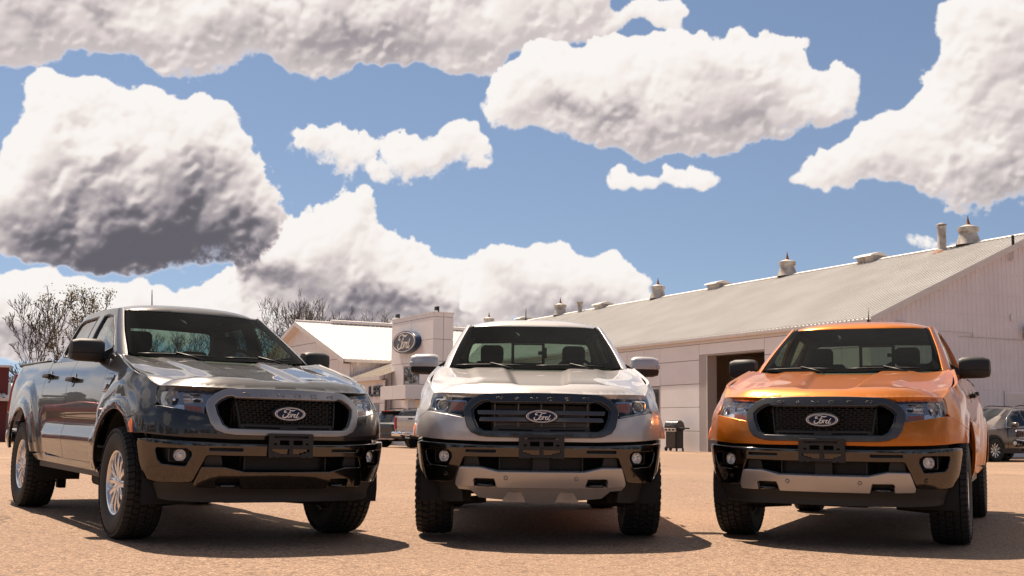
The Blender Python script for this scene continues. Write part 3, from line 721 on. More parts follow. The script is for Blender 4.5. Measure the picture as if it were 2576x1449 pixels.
SIGN_BLUE = pmat('sign_blue', (.060, .062, .085), .35, noise=(3, .4, (.05, .05, .07)))
SIGN_EDGE = pmat('sign_edge_blue', (.006, .03, .085), .3)
SIGN_WHITE = pmat('sign_white', (.72, .66, .60), .4)
LETTER = pmat('letter_slate', (.065, .085, .115), .5)
BROWN_P = pmat('tan_wall_panel', (.48, .38, .30), .6)
def frame_mw(O, xd, yd, z=0.0):
    M = Matrix.Identity(4)
    for r, (a, b) in enumerate(zip(xd, yd)): M[r][0] = a; M[r][1] = b
    M[0][3], M[1][3], M[2][3] = O[0], O[1], z
    return M
PANEL_C = {}
def wall_panel(parent, x, y0, y1, z0, z1, mat=WALL_W, th=.03, axis='x', gap=.012, name='wall_panel'):
    """one cladding panel standing proud of a wall that faces -x (axis x) or -y (axis y)"""
    w, h = round(y1 - y0 - 2 * gap, 3), round(z1 - z0 - 2 * gap, 3); k = (w, h, mat.name, axis)
    if k not in PANEL_C:
        m = MB(); b = .004
        V = [(0, 0), (w, 0), (w, h), (0, h)]; I = [(b, b), (w - b, b), (w - b, h - b), (b, h - b)]
        P = [(0, a, c) for a, c in V] + [(-th + b, a, c) for a, c in V] + [(-th, a, c) for a, c in I]
        if axis == 'y': P = [(a, q, c) for q, a, c in P]
        F = [(q * 4 + i, q * 4 + (i + 1) % 4, q * 4 + 4 + (i + 1) % 4, q * 4 + 4 + i) for q in (0, 1) for i in range(4)] + [(8, 9, 10, 11)]
        if axis == 'x': F = [f[::-1] for f in F]
        m.add(P, F); PANEL_C[k] = m.mesh('wall_panel', mat)
    return obj(name, PANEL_C[k], parent, loc=(x, y0 + gap, z0 + gap) if axis == 'x' else (y0 + gap, x, z0 + gap))
def ribbed(L, W_, period, rib, h, mat, name, slope_fn, wtop=.4):
    """sheet with raised ribs running across: length along y, slope_fn(k) gives (x, z) at the two ends"""
    prof = []; y = 0
    while y < L - 1e-6:
        for a, c in ((0, 0), (.5 - rib / 2 - .05, 0), (.5 - rib / 2 + .01, h), (.5 + rib / 2 - .01, h), (.5 + rib / 2 + .05, 0)): prof.append((min(y + a * period, L), c))
        y += period
    prof.append((L, 0)); return prof

# ---- long white barn on the right
BN = (.903, .429); BD = (-.429, .903)
barn = empty('metal_barn', mw=frame_mw((12.74, 41.7), BN, BD), label='long white metal barn with ribbed roof and corrugated gable end', category='barn')
BL = 58.0; BW = 17.12; SL = .4415; ZE = 4.90; ZR = ZE + SL * BW / 2
m = MB(); m.box((.03, 10.04, -.5), (.20, BL, 4.60)); m.box((.03, .02, -.5), (.20, 6.06, 4.60)); m.box((.03, 6.06, 4.06), (.20, 10.04, 4.60)); m.box((.03, .0, 4.60), (.22, BL, 4.86)); m.obj('long_wall', JOINT, barn)
rows = [-.26, .79, 1.83, 2.84, 3.87, 4.56]
cols = [0.0, 1.5, 3.05, 4.55, 6.05]
for c0, c1 in zip(cols[:-1], cols[1:]):
    for r0, r1 in zip(rows[:-1], rows[1:]): wall_panel(barn, .03, c0, c1, r0, r1)
wall_panel(barn, .03, 6.05, 10.61, 4.08, 4.56)
for r0, r1 in zip(rows[:-1], rows[1:]): wall_panel(barn, .03, 10.61, 13.74, r0, r1)
for r0, r1 in ((2.82, 3.87), (3.87, 4.56)): wall_panel(barn, .03, 13.74, 15.16, r0, r1)
cc = 15.16
while cc < 50:
    for r0, r1 in zip(rows[:-1], rows[1:]): wall_panel(barn, .03, cc, cc + 1.52, r0, r1)
    cc += 1.52
m = MB(); m.box((.0, 10.03, -.3), (.5, 10.60, 4.07)); m.box((0, 6.05, 4.03), (.45, 10.03, 4.075)); m.obj('door_jamb', TRIM_G, barn)
m = MB(); m.box((-.012, 10.00, -.3), (.02, 10.05, 4.05)); m.obj('jamb_strip', TRIM_W, barn)
# glazed door by the silver truck
dr = MB(); dr.box((.0, 13.76, -.25), (.05, 15.14, 2.80)); dr = dr.obj('side_door', TRIM_G, barn)
m = MB(); m.box((-.015, 13.86, -.1), (-.005, 14.42, 2.68)); m.box((-.015, 14.50, -.1), (-.005, 15.06, 2.68)); m.obj('door_glass', pmat('dark_door_glass', (.012, .013, .012), .08, coat=.5), dr)
# workshop behind the open door
m = MB(); m.box((.5, 3.6, -.3), (10, 16.5, -.12)); m.obj('shop_floor', CONC, barn)
m = MB(); m.box((.3, 3.4, 4.58), (10.2, 16.7, 4.7)); m.obj('shop_ceiling', INT_WALL, barn)
def rib_wall(x0, y0, x1, y1, z0, z1, period, h, name, mat, parent, nx):
    """upright ribbed sheet between two plan points; nx is the outward normal"""
    m = MB(); L = math.hypot(x1 - x0, y1 - y0); n = max(1, int(L / period)); p = L / n; d = ((x1 - x0) / L, (y1 - y0) / L); pts = []
    for i in range(n):
        for a, c in ((0, 0), (.36, 0), (.44, h), (.56, h), (.64, 0)): pts.append((i * p + a * p, c))
    pts.append((L, 0)); V = []
    for t, c in pts:
        for z in (z0, z1(x0 + d[0] * t, y0 + d[1] * t) if callable(z1) else z1): V.append((x0 + d[0] * t + nx[0] * c, y0 + d[1] * t + nx[1] * c, z))
    F = [(2 * i, 2 * i + 2, 2 * i + 3, 2 * i + 1) for i in range(len(pts) - 1)]
    if d[1] * nx[0] - d[0] * nx[1] < 0: F = [f[::-1] for f in F]
    m.add(V, F); return m.obj(name, mat, parent)
rib_wall(9.5, 3.6, 9.5, 16.5, -.2, 4.6, .30, .03, 'shop_liner', INT_WALL, barn, (-1, 0))
rib_wall(.3, 16.4, 9.5, 16.4, -.2, 4.6, .30, .03, 'shop_liner', INT_WALL, barn, (0, -1))
rib_wall(.3, 3.7, 9.5, 3.7, -.2, 4.6, .30, .03, 'shop_liner', INT_WALL, barn, (0, 1))
m = MB(); m.cbox((9.35, 13.6, 1.95), (.06, 1.5, .95)); m.obj('board', OSB, barn)
m = MB(); m.cbox((9.36, 13.6, 1.95), (.04, 1.9, 1.3)); m.cbox((9.0, 13.4, .7), (.8, 2.2, 1.3)); m.obj('workbench', pmat('bench_dark', (.02, .018, .016), .7), barn)
m = MB(); m.cbox((8.9, 11.2, 3.1), (.7, 1.1, 1.0)); m.tube([(8.9, 11.2, 3.6), (8.9, 11.2, 4.58)], .08, 8); m.cbox((9.2, 12.2, 3.35), (.4, .9, .08)); m.obj('unit_heater', pmat('heater_dark', (.03, .027, .025), .6), barn)
# eaves: fascia, gutter, drip
m = MB(); m.box((-.04, .0, 4.565), (.03, BL, 4.675)); m.obj('fascia', TRIM_W, barn)
m = MB()
for a, b in (((-.16, 4.70), (-.16, 4.80)),): pass
pr = [(-.03, 4.68), (-.14, 4.685), (-.165, 4.72), (-.17, 4.80), (-.155, 4.80), (-.15, 4.73), (-.04, 4.70)]
V = [(x, y, z) for y in (-.02, BL) for x, z in pr]; n = len(pr); m.add(V, [(i, (i + 1) % n, n + (i + 1) % n, n + i)[::-1] for i in range(n)] + [tuple(range(n))]); m.obj('gutter', TRIM_W, barn)
# roof slopes with standing ribs
def slope_roof(name, x0, z0, x1, z1, y0, y1, period, ribw, h, mat, parent):
    m = MB(); n = int((y1 - y0) / period); p = (y1 - y0) / n; pts = []
    L = math.hypot(x1 - x0, z1 - z0); nx, nz = -(z1 - z0) / L, (x1 - x0) / L
    if nz < 0: nx, nz = -nx, -nz
    for i in range(n):
        for a, c in ((0, 0), (.5 - ribw * .75, 0), (.5 - ribw * .4, h), (.5 + ribw * .4, h), (.5 + ribw * .75, 0)): pts.append((y0 + (i + a) * p, c))
    pts.append((y1, 0)); V = []; k = len(pts)
    for y, c in pts: V += [(x0 + nx * c, y, z0 + nz * c), (x1 + nx * c, y, z1 + nz * c)]
    F = [(2 * i, 2 * i + 1, 2 * i + 3, 2 * i + 2) for i in range(k - 1)]
    if (x1 - x0) > 0: pass
    else: F = [f[::-1] for f in F]
    b = 2 * k; V += [(x0, y0, z0 - .05), (x1, y0, z1 - .05), (x1, y1, z1 - .05), (x0, y1, z0 - .05)]
    F += [(b, b + 1, b + 2, b + 3), (0, 1, b + 1, b), (2 * k - 2, 2 * k - 1, b + 2, b + 3), (b, 0, 2 * k - 2, b + 3)]
    m.add(V, F); return m.obj(name, mat, parent)
slope_roof('roof', -.14, ZE - .14 * SL, BW / 2, ZR, -.18, BL,   .2286, .17, .048, ROOF_W, barn)
slope_roof('roof', BW + .14, ZE - .14 * SL, BW / 2, ZR, -.18, BL,   .2286, .17, .048, ROOF_W, barn)
m = MB()
for s in (-1, 1):
    m.add([(BW / 2, -.2, ZR + .06), (BW / 2, BL, ZR + .06), (BW / 2 + s * .22, BL, ZR - .03), (BW / 2 + s * .22, -.2, ZR - .03)], [(0, 1, 2, 3) if s < 0 else (3, 2, 1, 0)])
m.obj('ridge_cap', TRIM_W, barn)
# gable end
roofz = lambda x, y: ZE + SL * min(x, BW - x) - .03
rib_wall(.0, .0, BW, .0, -.5, roofz, .2286, .022, 'gable_sheet', WALL_C, barn, (0, -1))
m = MB()
for s, (xa, xb) in ((0, (-.14, BW / 2)), (1, (BW / 2, BW + .14))):
    za, zb = [ZE + SL * min(x, BW - x) for x in (xa, xb)]
    m.add([(xa, -.20, za - .20), (xb, -.20, zb - .20), (xb, -.20, zb + .03), (xa, -.20, za + .03), (xa, -.04, za - .20), (xb, -.04, zb - .20)], [(0, 1, 2, 3), (0, 4, 5, 1)])
m.obj('rake_trim', TRIM_W, barn)
m = MB(); m.box((-.05, -.05, -.5), (.10, -.03, 4.86)); m.box((-.05, -.03, -.5), (-.03, .12, 4.56)); m.obj('corner_trim', TRIM_W, barn)
# faint screw rows and a lapped seam on the gable
m = MB()
for z, x1 in ((2.45, 8.2), (3.05, 8.2), (3.75, 8.2), (4.45, 8.2), (5.25, 8.2), (6.05, 8.2), (6.85, 8.3)):
    k = 0
    while k * .2286 < 16:
        x = k * .2286 + .03; k += 1
        if z < roofz(x, 0) - .15: m.cbox((x, -.004, z + .002 * (k % 3)), (.020, .010, .020))
m.obj('screw_heads', TRIM_G, barn, kind='stuff')
m = MB(); m.box((4.2, -.035, 4.395), (9.5, -.022, 4.41)); m.box((2.6, -.035, 4.55), (4.9, -.022, 4.56)); m.box((4.9, -.035, 4.40), (4.92, -.022, 4.56)); m.obj('lap_seam', TRIM_G, barn)
d = MB(); d.box((6.45, -.05, -.3), (7.50, -.024, 2.44)); d = d.obj('gable_door', WALL_C, barn)
m = MB(); m.box((6.52, -.062, -.3), (7.43, -.05, 2.35)); m.obj('door_leaf', TRIM_W, d)
m = MB(); m.cbox((7.36, -.10, 1.0), (.05, .08, .05)); m.cbox((7.43, -.07, 1.95), (.03, .02, .14)); m.obj('door_knob', TRIM_G, d)
m = MB(); m.rbox((7.62, -.28, 4.80), (.34, .30, .30), .04); m.cbox((7.60, -.20, 4.58), (.10, .25, .18)); m.cbox((7.60, -.05, 4.56), (.18, .06, .22)); m.obj('wall_light', GALV, barn)
m = MB(); m.tube([(1.25, -.03, 4.80), (1.25, -.22, 4.80), (1.30, -.38, 4.76)], [.05, .05, .06], 10); m.tube([(1.30, -.38, 4.76), (1.31, -.40, 4.755)], .045, 10); m.obj('security_camera', TRIM_W, barn)
m = MB(); m.box((6.92, -.06, 5.12), (7.10, -.024, 5.36)); m.obj('junction_box', WALL_C, barn)
m = MB(); m.tube([(7.10, -.12, 7.80), (7.10, -.12, 7.48), (7.02, -.12, 7.44), (6.94, -.12, 7.46)], .05, 8); m.obj('conduit', TRIM_W, barn)
m = MB(); m.tube([(7.12, -.10, 7.88), (7.12, -.10, 8.42)], .055, 8); m.obj('plastic_vent_pipe', BLACK_SOFT, barn)
# ridge furniture
def turret(y, k=1.0):
    m = MB(); T_ = Matrix.Translation((BW / 2, y, ZR - .05))
    m.lathe([(.52 * k, 0), (.50 * k, .06), (.34 * k, .52), (.34 * k, .56)], 20, M=T_); o = m.obj('roof_turret', GALV, barn, smooth='auto')
    m = MB(); m.lathe([(.30 * k, .54), (.42 * k, .56), (.43 * k, .74), (.38 * k, .76), (.10 * k, .86), (.06, .88)], 20, M=T_); m.obj('turret_cowl', GALV, o, smooth='auto')
    m = MB(); m.lathe([(.13, .84), (.08, .92), (.045, 1.05), (.002, 1.28)], 10, M=T_); m.obj('turret_spike', RUST, o, smooth='auto')
for y in (3.43, 15.22, 27.33, 39.85, 51.86): turret(y)
def box_vent(y):
    m = MB(); x = BW / 2; a, b = y - .52, y + .52
    m.add([(x - .32, a, ZR - .16), (x + .32, a, ZR - .16), (x + .32, b, ZR - .16), (x - .32, b, ZR - .16), (x - .42, a, ZR + .20), (x + .42, a, ZR + .20), (x + .42, b, ZR + .20), (x - .42, b, ZR + .20)],
          [(0, 1, 5, 4), (1, 2, 6, 5), (2, 3, 7, 6), (3, 0, 4, 7)]); o = m.obj('ridge_vent', GALV, barn)
    m = MB(); P = [(x - .56, ZR + .14), (x - .50, ZR + .22), (x, ZR + .36), (x + .50, ZR + .22), (x + .56, ZR + .14), (x + .40, ZR + .19), (x - .40, ZR + .19)]; V = [(p[0], yy, p[1]) for yy in (a - .06, b + .06) for p in P]; n = 7
    m.add(V, [(i, (i + 1) % n, n + (i + 1) % n, n + i) for i in range(n)] + [tuple(range(n))[::-1], tuple(range(n, 2 * n))]); m.obj('vent_hood', ROOF_W, o)
for y in (9.2, 21.2, 33.9, 45.7): box_vent(y)
m = MB(); T_ = Matrix.Translation((BW / 2 - .5, 4.40, ZR - .3)); m.lathe([(.30, -.02), (.26, .12), (.19, .14), (.18, .16), (.18, 1.08)], 18, M=T_); o = m.obj('flue_pipe', GALV, barn, smooth='auto')
m = MB(); m.lathe([(.19, 1.08), (.20, 1.12), (.14, 1.13), (.14, 1.18), (.23, 1.19), (.22, 1.23), (.02, 1.30)], 18, M=T_); m.obj('flue_cap', GALV, o, smooth='auto')
m = MB(); m.lathe([(.40, -.05), (.28, .10), (.20, .13)], 18, M=T_); m.obj('flue_flashing', RUST, o, smooth='auto')
m = MB(); T_ = Matrix.Translation((BW / 2 - .3, 36.5, ZR - .2)); m.lathe([(.15, 0), (.15, .62), (.22, .63), (.22, .80), (.02, .84)], 14, M=T_); m.obj('flue_pipe', GALV, barn, smooth='auto')
m = MB(); m.tube([(BW / 2 + .4, 4.95, ZR - .2), (BW / 2 + .4, 4.95, ZR + .12)], .06, 8); m.obj('vent_stub', BLACK_SOFT, barn)

# ---- showroom: gabled hall, low wing and the sign tower share one direction
TN = (.8814, .4724); TD = (-.4724, .8814)
hall = empty('gabled_hall', mw=frame_mw((-9.76, 71.4), TN, TD), label='white gabled hall with bright ribbed roof left of the sign tower', category='building')
HH = 9.42; HE = 4.86; HA = 7.72
m = MB(); m.add([(.04, 0, -.8), (.04, 2 * HH, -.8), (.04, 2 * HH, HE), (.04, HH, HA), (.04, 0, HE)], [(0, 4, 3, 2, 1)]); m.obj('gable_wall', JOINT, hall)
def clip_poly(P, f):
    out = []
    for i in range(len(P)):
        a, b = P[i], P[(i + 1) % len(P)]; fa, fb = f(a), f(b)
        if fa >= 0: out.append(a)
        if fa * fb < 0: t = fa / (fa - fb); out.append((a[0] + (b[0] - a[0]) * t, a[1] + (b[1] - a[1]) * t))
    return out
ycols = [0, 1.95, 4.18, 6.48, 8.89, 11.2, 13.5, 15.8, 2 * HH]; zrows = [-.6, .9, 2.2, 3.5, 4.97, 6.25, 8.0]
for a, b in zip(ycols[:-1], ycols[1:]):
    for c, e in zip(zrows[:-1], zrows[1:]):
        P = [(a + .015, c + .015), (b - .015, c + .015), (b - .015, e - .015), (a + .015, e - .015)]
        P = clip_poly(P, lambda q: (HE - .12 + (HA - HE) / HH * q[0]) - q[1])
        if len(P) > 2: P = clip_poly(P, lambda q: (HE - .12 + (HA - HE) / HH * (2 * HH - q[0])) - q[1])
        if len(P) > 2 and abs(area(P)) > .05:
            m = MB(); m.prism(P, 0, .04, Matrix(((0, 0, -1, .03), (1, 0, 0, 0), (0, 1, 0, 0), (0, 0, 0, 1)))); m.obj('wall_panel', WALL_W, hall)
def roof_x(name, x0, x1, ya, za, yb, zb, period, ribw, h, mat, parent):
    """ribbed slope: eave along x at (ya, za), ridge at (yb, zb)"""
    m = MB(); n = int((x1 - x0) / period); p = (x1 - x0) / n; pts = []; L = math.hypot(yb - ya, zb - za); ny, nz = -(zb - za) / L, (yb - ya) / L
    if nz < 0: ny, nz = -ny, -nz
    for i in range(n):
        for a, c in ((0, 0), (.5 - ribw, 0), (.5 - ribw * .6, h), (.5 + ribw * .6, h), (.5 + ribw, 0)): pts.append((x0 + (i + a) * p, c))
    pts.append((x1, 0)); V = []; k = len(pts)
    for x, c in pts: V += [(x, ya + ny * c, za + nz * c), (x, yb + ny * c, zb + nz * c)]
    F = [(2 * i, 2 * i + 2, 2 * i + 3, 2 * i + 1) for i in range(k - 1)]
    if yb < ya: F = [f[::-1] for f in F]
    b = 2 * k; V += [(x0, ya, za - .12), (x0, yb, zb - .12), (x1, yb, zb - .12), (x1, ya, za - .12)]; F += [(0, 1, b + 1, b), (b, b + 1, b + 2, b + 3), (0, b, b + 3, 2 * k - 2)]
    m.add(V, F); return m.obj(name, mat, parent)
sl = (HA - HE) / HH
roof_x('roof', -.55, 16, -.35, HE + .10 - .35 * sl, HH, HA + .10, .32, .06, .03, ROOF_B, hall); roof_x('roof', -.55, 16, 2 * HH + .35, HE + .10 - .35 * sl, HH, HA + .10, .32, .06, .03, ROOF_B, hall)
m = MB()
for y0, z0, y1, z1 in ((-.38, HE - .05 - .38 * sl, HH, HA - .05), (2 * HH + .38, HE - .05 - .38 * sl, HH, HA - .05)):
    m.add([(-.56, y0, z0 - .14), (-.56, y1, z1 - .14), (-.56, y1, z1 + .13), (-.56, y0, z0 + .13), (.02, y0, z0 - .14), (.02, y1, z1 - .14)], [(0, 1, 2, 3), (0, 4, 5, 1)])
m.obj('rake_trim', TRIM_W, hall)
m = MB(); m.tube([(-.5, HH, HA + .13), (16, HH, HA + .13)], .10, 8); m.tube([(2, HH - .1, HA + .22), (16, HH - .1, HA + .22)], .13, 8); m.obj('ridge_cap', TRIM_W, hall)
rib_wall(.05, .0, 16, .0, -.8, HE, .30, .02, 'side_wall', WALL_C, hall, (0, -1))
m = MB(); m.box((-.5, -.46, HE - .20), (16, -.32, HE - .02)); m.tube([(.35, -.38, HE - .2), (.35, -.38, HE - .4), (.30, -.08, HE - .6), (.30, -.08, 2.0)], .05, 8); m.obj('gutter', TRIM_W, hall)

wing = empty('showroom_wing', mw=frame_mw((-9.76 + .30 * .8814, 71.4 + .30 * .4724), TN, TD), label='low white showroom wing carrying slate letters between hall and tower', category='building')
m = MB(); m.box((-.25, -5.6, -.8), (-.10, -.10, 3.52)); m.obj('front_wall', JOINT, wing)
for a, b in ((-5.62, -4.3), (-4.3, -2.95), (-2.95, -1.6), (-1.6, -.2)):
    for c, e in ((2.15, 3.44),): wall_panel(wing, -.25, a, b, c, e)
for a, b in ((-5.62, -4.9), (-4.05, -2.9), (-2.9, -1.6), (-1.6, -.2)): wall_panel(wing, -.25, a, b, -.6, 2.15)
for a, b in ((-4.88, -4.07),):
    f = MB(); f.box((-.27, a, -.5), (-.20, b, 2.13)); f = f.obj('window', TRIM_G, wing); m = MB(); m.box((-.285, a + .06, -.3), (-.272, b - .06, 2.05)); m.obj('pane', pmat('dark_pane', (.012, .016, .018), .08, coat=.6), f)
roof_m = MB()
def wing_roof():
    m = MB(); n = 19; y0, y1 = -5.75, -.08; p = (y1 - y0) / n; pts = []
    for i in range(n):
        for a, c in ((0, 0), (.36, 0), (.42, .035), (.58, .035), (.64, 0)): pts.append((y0 + (i + a) * p, c))
    pts.append((y1, 0)); V = []
    for y, c in pts: V += [(-.60, y, 3.66 + c), (2.75, y, 4.86 + c)]
    F = [(2 * i, 2 * i + 1, 2 * i + 3, 2 * i + 2) for i in range(len(pts) - 1)]; m.add(V, F); return m
wing_roof().obj('roof', pmat('tan_roof_steel', (.52, .45, .36), .5, noise=(.8, .6, (.43, .37, .30))), wing)
m = MB(); m.box((-.66, -5.75, 3.44), (-.52, -.05, 3.64)); m.box((-.60, -5.75, 3.40), (-.26, -.05, 3.44)); m.obj('fascia', TRIM_W, wing)
LET = {'L': [(0, 0, .28, 1), (.28, 0, 1, .22)], 'E': [(0, 0, .28, 1), (.28, 0, 1, .2), (.28, .40, .9, .60), (.28, .8, 1, 1)],
       'S': [(0, 0, 1, .2), (.72, .2, 1, .40), (0, .40, 1, .60), (0, .6, .28, .8), (0, .8, 1, 1)], 'I': [(.36, 0, .64, 1)]}
for ch, y in zip('LESL', (-3.44, -4.16, -4.66, -5.20)):
    m = MB()
    for a, c, e, g in LET[ch]: m.box((-.40, y - e * .42, 2.53 + c * .60), (-.29, y - a * .42, 2.53 + g * .60))
    m.obj('letter', LETTER, wing)

tower = empty('sign_tower', mw=frame_mw((-4.14, 62.0), TN, TD), label='tall white panelled tower with blue oval sign and projecting canopy', category='building')
TZ = 6.87
m = MB(); m.box((.05, .05, -.6), (1.16, 5.66, TZ - .06)); m.obj('core', JOINT, tower)
rr_ = [-.6, .6, 1.85, 3.08, 4.30, 5.46, 6.65, TZ]
WIN = (1.68, 3.89, 3.13, 4.15)
for c, e in zip(rr_[:-1], rr_[1:]):
    for a, b in ((0.0, 2.9), (2.9, 5.71)):
        if c < 4.2 and e > 3.1 and a < WIN[1]:
            if a == 0.0: wall_panel(tower, .05, .0, WIN[0], c, e)
            else: wall_panel(tower, .05, WIN[1], b, c, e)
        else: wall_panel(tower, .05, a, b, c, e)
    for a, b in ((.02, .62), (.62, 1.21)): wall_panel(tower, .05, a, b, c, e, axis='y')
for c, e in ((3.08, WIN[2]), (WIN[3], 4.30)): wall_panel(tower, .05, WIN[0], WIN[1], c, e, gap=.003)
f = MB(); f.box((.02, WIN[0], WIN[2]), (.07, WIN[1], WIN[2] + .05)); f.box((.02, WIN[0], WIN[3] - .05), (.07, WIN[1], WIN[3])); f.box((.02, WIN[0], WIN[2]), (.07, WIN[0] + .06, WIN[3])); f.box((.02, WIN[1] - .06, WIN[2]), (.07, WIN[1], WIN[3])); f.box((.02, 2.62, WIN[2]), (.06, 2.67, WIN[3])); f = f.obj('window', TRIM_G, tower)
m = MB(); m.box((.046, WIN[0] + .05, WIN[2] + .04), (.048, WIN[1] - .05, WIN[3] - .04)); m.obj('pane', pmat('mirror_pane', (.35, .36, .36), .03, 1.0), f)
m = MB(); m.box((-.0, -.02, TZ - .02), (1.24, 5.74, TZ + .03)); m.obj('coping', TRIM_W, tower)
for y, x in ((5.35, .3), (.12, .35)):
    m = MB(); m.rbox((x - .1, y, TZ + .22), (.16, .34, .22), .03); m.cbox((x, y, TZ + .08), (.06, .06, .16)); m.obj('floodlight', BLACK, tower)
# oval sign
sM = Matrix.Translation((.02, 3.18, 5.45)) @ Matrix(((0, 0, -1, 0), (-1, 0, 0, 0), (0, 1, 0, 0), (0, 0, 0, 1)))
sg_ = empty('oval_sign'); sg_.parent = tower; sg_.matrix_local = sM
OA, OB = 1.68, .62
m = MB(); m.lathe([(1.0, 0), (1.0, .30), (.985, .33)], 64, M=Matrix.Diagonal((OA, OB, 1, 1))); m.obj('sign_rim', SIGN_EDGE, sg_, smooth='auto')
m = MB(); m.lathe([(.985, .33), (.001, .335)], 64, M=Matrix.Diagonal((OA, OB, 1, 1))); m.obj('sign_face', SIGN_BLUE, sg_, smooth=True)
m = MB(); ring(m, OA * .915, OB * .885, OA * .865, OB * .815, .33, .350, None); m.obj('sign_border', SIGN_WHITE, sg_)
m = MB(); script_strokes(m, OA * 1.02, OB * 1.95, .333, .36, None); m.obj('script_lettering', SIGN_WHITE, sg_)
# canopy
m = MB(); m.box((-1.59, -.25, 2.27), (.0, 3.15, 2.96)); m.box((0, -.25, 2.27), (1.0, .045, 2.96)); c_ = m.obj('canopy', JOINT, tower)
for a, b in ((-.27, 1.45), (1.45, 3.16)): wall_panel(c_, -1.59, a, b, 2.25, 2.98)
for a, b in ((-1.62, -.1), (-.1, 1.0)): wall_panel(c_, -.25, a, b, 2.25, 2.98, axis='y')
m = MB(); m.box((-1.30, .1, -.6), (-.9, .5, 2.27)); m.obj('canopy_post', WALL_W, c_)
for a, b in ((.02, 1.2),):
    for c, e in ((-.6, .6), (.6, 1.42), (1.42, 2.27)): wall_panel(tower, .018, a, b, c, e, BROWN_P, axis='y', name='base_panel')

# ---- red store far left
rs = empty('red_store', (-29.6, 64.0, -.5), label='dark red store wall with white ribbed canopy roof at the left edge', category='store')
rs.rotation_euler = (0, 0, .42)
RED = pmat('dark_red_siding', (.13, .016, .018), .6, noise=(1, .5, (.10, .013, .015))); TAUPE = pmat('taupe_siding', (.22, .16, .14), .7)
m = MB(); m.box((-9, 0, -.5), (2.2, 7, 4.35)); m.obj('wall', RED, rs)
m = MB(); m.add([(2.2, 0.3, -.5), (6.2, 3.0, -.5), (6.2, 3.0, 2.8), (2.2, .3, 2.8)], [(0, 1, 2, 3)]); m.obj('side_wall', TAUPE, rs)
m = MB(); V = []; n = 10
for i in range(n + 1):
    t = i / n
    for q, h in ((0, 0), (.35, .0), (.42, .05), (.58, .05), (.65, 0)):
        V += [(1.1 + (t + q / n) * 6, -1.3 + (t + q / n) * 4.0, 2.62 + h), (1.1 + (t + q / n) * 6, 1.6 + (t + q / n) * 4.0, 3.5 + h)]
m.add(V, [(2 * i, 2 * i + 2, 2 * i + 3, 2 * i + 1) for i in range(len(V) // 2 - 1)]); m.add([(1.1, -1.3, 2.45), (7.6, 3.03, 2.45), (7.6, 3.03, 2.62), (1.1, -1.3, 2.62), (1.1, 1.6, 3.48)], [(0, 1, 2, 3), (0, 3, 4)]); m.obj('canopy_roof', ROOF_B, rs)
m = MB(); m.box((-9.1, -.1, 4.3), (2.3, 7.1, 4.42)); m.obj('coping', TRIM_W, rs)

# ---- gas grill by the barn wall
bb = empty('gas_grill', mw=frame_mw((7.62 - .45, 51.75), (.903, .429), (-.429, .903), float(ground_z(7.2, 51.7))), label='black gas grill with steel control panel against the white barn wall', category='grill')
bb.matrix_world = bb.matrix_world @ Matrix.Rotation(math.radians(20), 4, 'Z') @ Matrix.Diagonal((1.08, .95, 1.12, 1))
def bbq():
    K1 = pmat('grill_enamel', (.030, .024, .021), .28, coat=.4); K2 = pmat('grill_black', (.012, .011, .011), .5); ST = pmat('grill_steel', (.66, .58, .50), .3, .7)
    Q = lambda f: (f[0], f[1], f[2])
    # x points at the wall, y along it (to the left in view)
    m = MB(); m.rbox((0, 0, .46), (.48, .62, .70), .03); o = m.obj('cabinet', K2, bb)
    m = MB(); m.rbox((-.255, .0, .46), (.03, .54, .66), .02); m.obj('cabinet_door', K1, bb)
    m = MB()
    prof = [(-.27, .90), (-.28, .96), (-.24, 1.08), (-.14, 1.17), (.04, 1.20), (.20, 1.12), (.27, .98), (.27, .90)]; V = [(x, y, z) for y in (-.36, -.33, .33, .36) for x, z in ([(a * .93, .9 + (b - .9) * .9) for a, b in prof] if abs(y) > .35 else prof)]; n = len(prof)
    m.add(V, [(q * n + i, q * n + (i + 1) % n, (q + 1) * n + (i + 1) % n, (q + 1) * n + i)[::-1] for q in range(3) for i in range(n)] + [tuple(range(n)), tuple(range(3 * n, 4 * n))[::-1]]); ld = m.obj('lid', K1, bb, smooth='auto')
    m = MB(); m.tube([(-.28, -.22, .97), (-.33, -.22, .975), (-.33, .22, .975), (-.28, .22, .97)], .012, 6); m.obj('lid_handle', K2, ld)
    m = MB(); m.lathe([(.001, .02), (.04, .01), (.045, 0)], 14, M=Matrix.Translation((-.215, .0, 1.10)) @ Matrix.Rotation(math.radians(-60), 4, 'Y')); m.obj('thermometer', ST, ld)
    m = MB(); m.rbox((0, 0, .86), (.54, .72, .10), .02); m.obj('firebox', K2, bb)
    m = MB(); m.rbox((-.30, 0, .82), (.06, .66, .13), .01); pn = m.obj('control_panel', ST, bb)
    for y in (-.2, 0, .2):
        m = MB(); m.lathe([(.001, .04), (.035, .038), (.04, 0)], 12, M=Matrix.Translation((-.33, y, .825)) @ Matrix.Rotation(math.radians(-90), 4, 'Y')); m.obj('knob', K2, pn)
    for s in (-1, 1):
        m = MB(); m.rbox((0, s * .52, .885), (.46, .30, .05), .015); m.obj('side_shelf', K2, bb)
    m = MB(); m.lathe([(.001, -.02), (.09, -.02), (.095, 0), (.09, .02), (.001, .02)], 18, 'Y', M=Matrix.Translation((-.15, .36, .095))); m.lathe([(.001, -.02), (.09, -.02), (.095, 0), (.09, .02), (.001, .02)], 18, 'Y', M=Matrix.Translation((.15, .36, .095))); m.obj('wheel', K2, bb, kind='stuff')
    m = MB(); m.box((-.24, -.32, -.02), (-.18, -.26, .12)); m.box((.18, -.32, -.02), (.24, -.26, .12)); m.obj('leg', K2, bb, kind='stuff')
bbq()

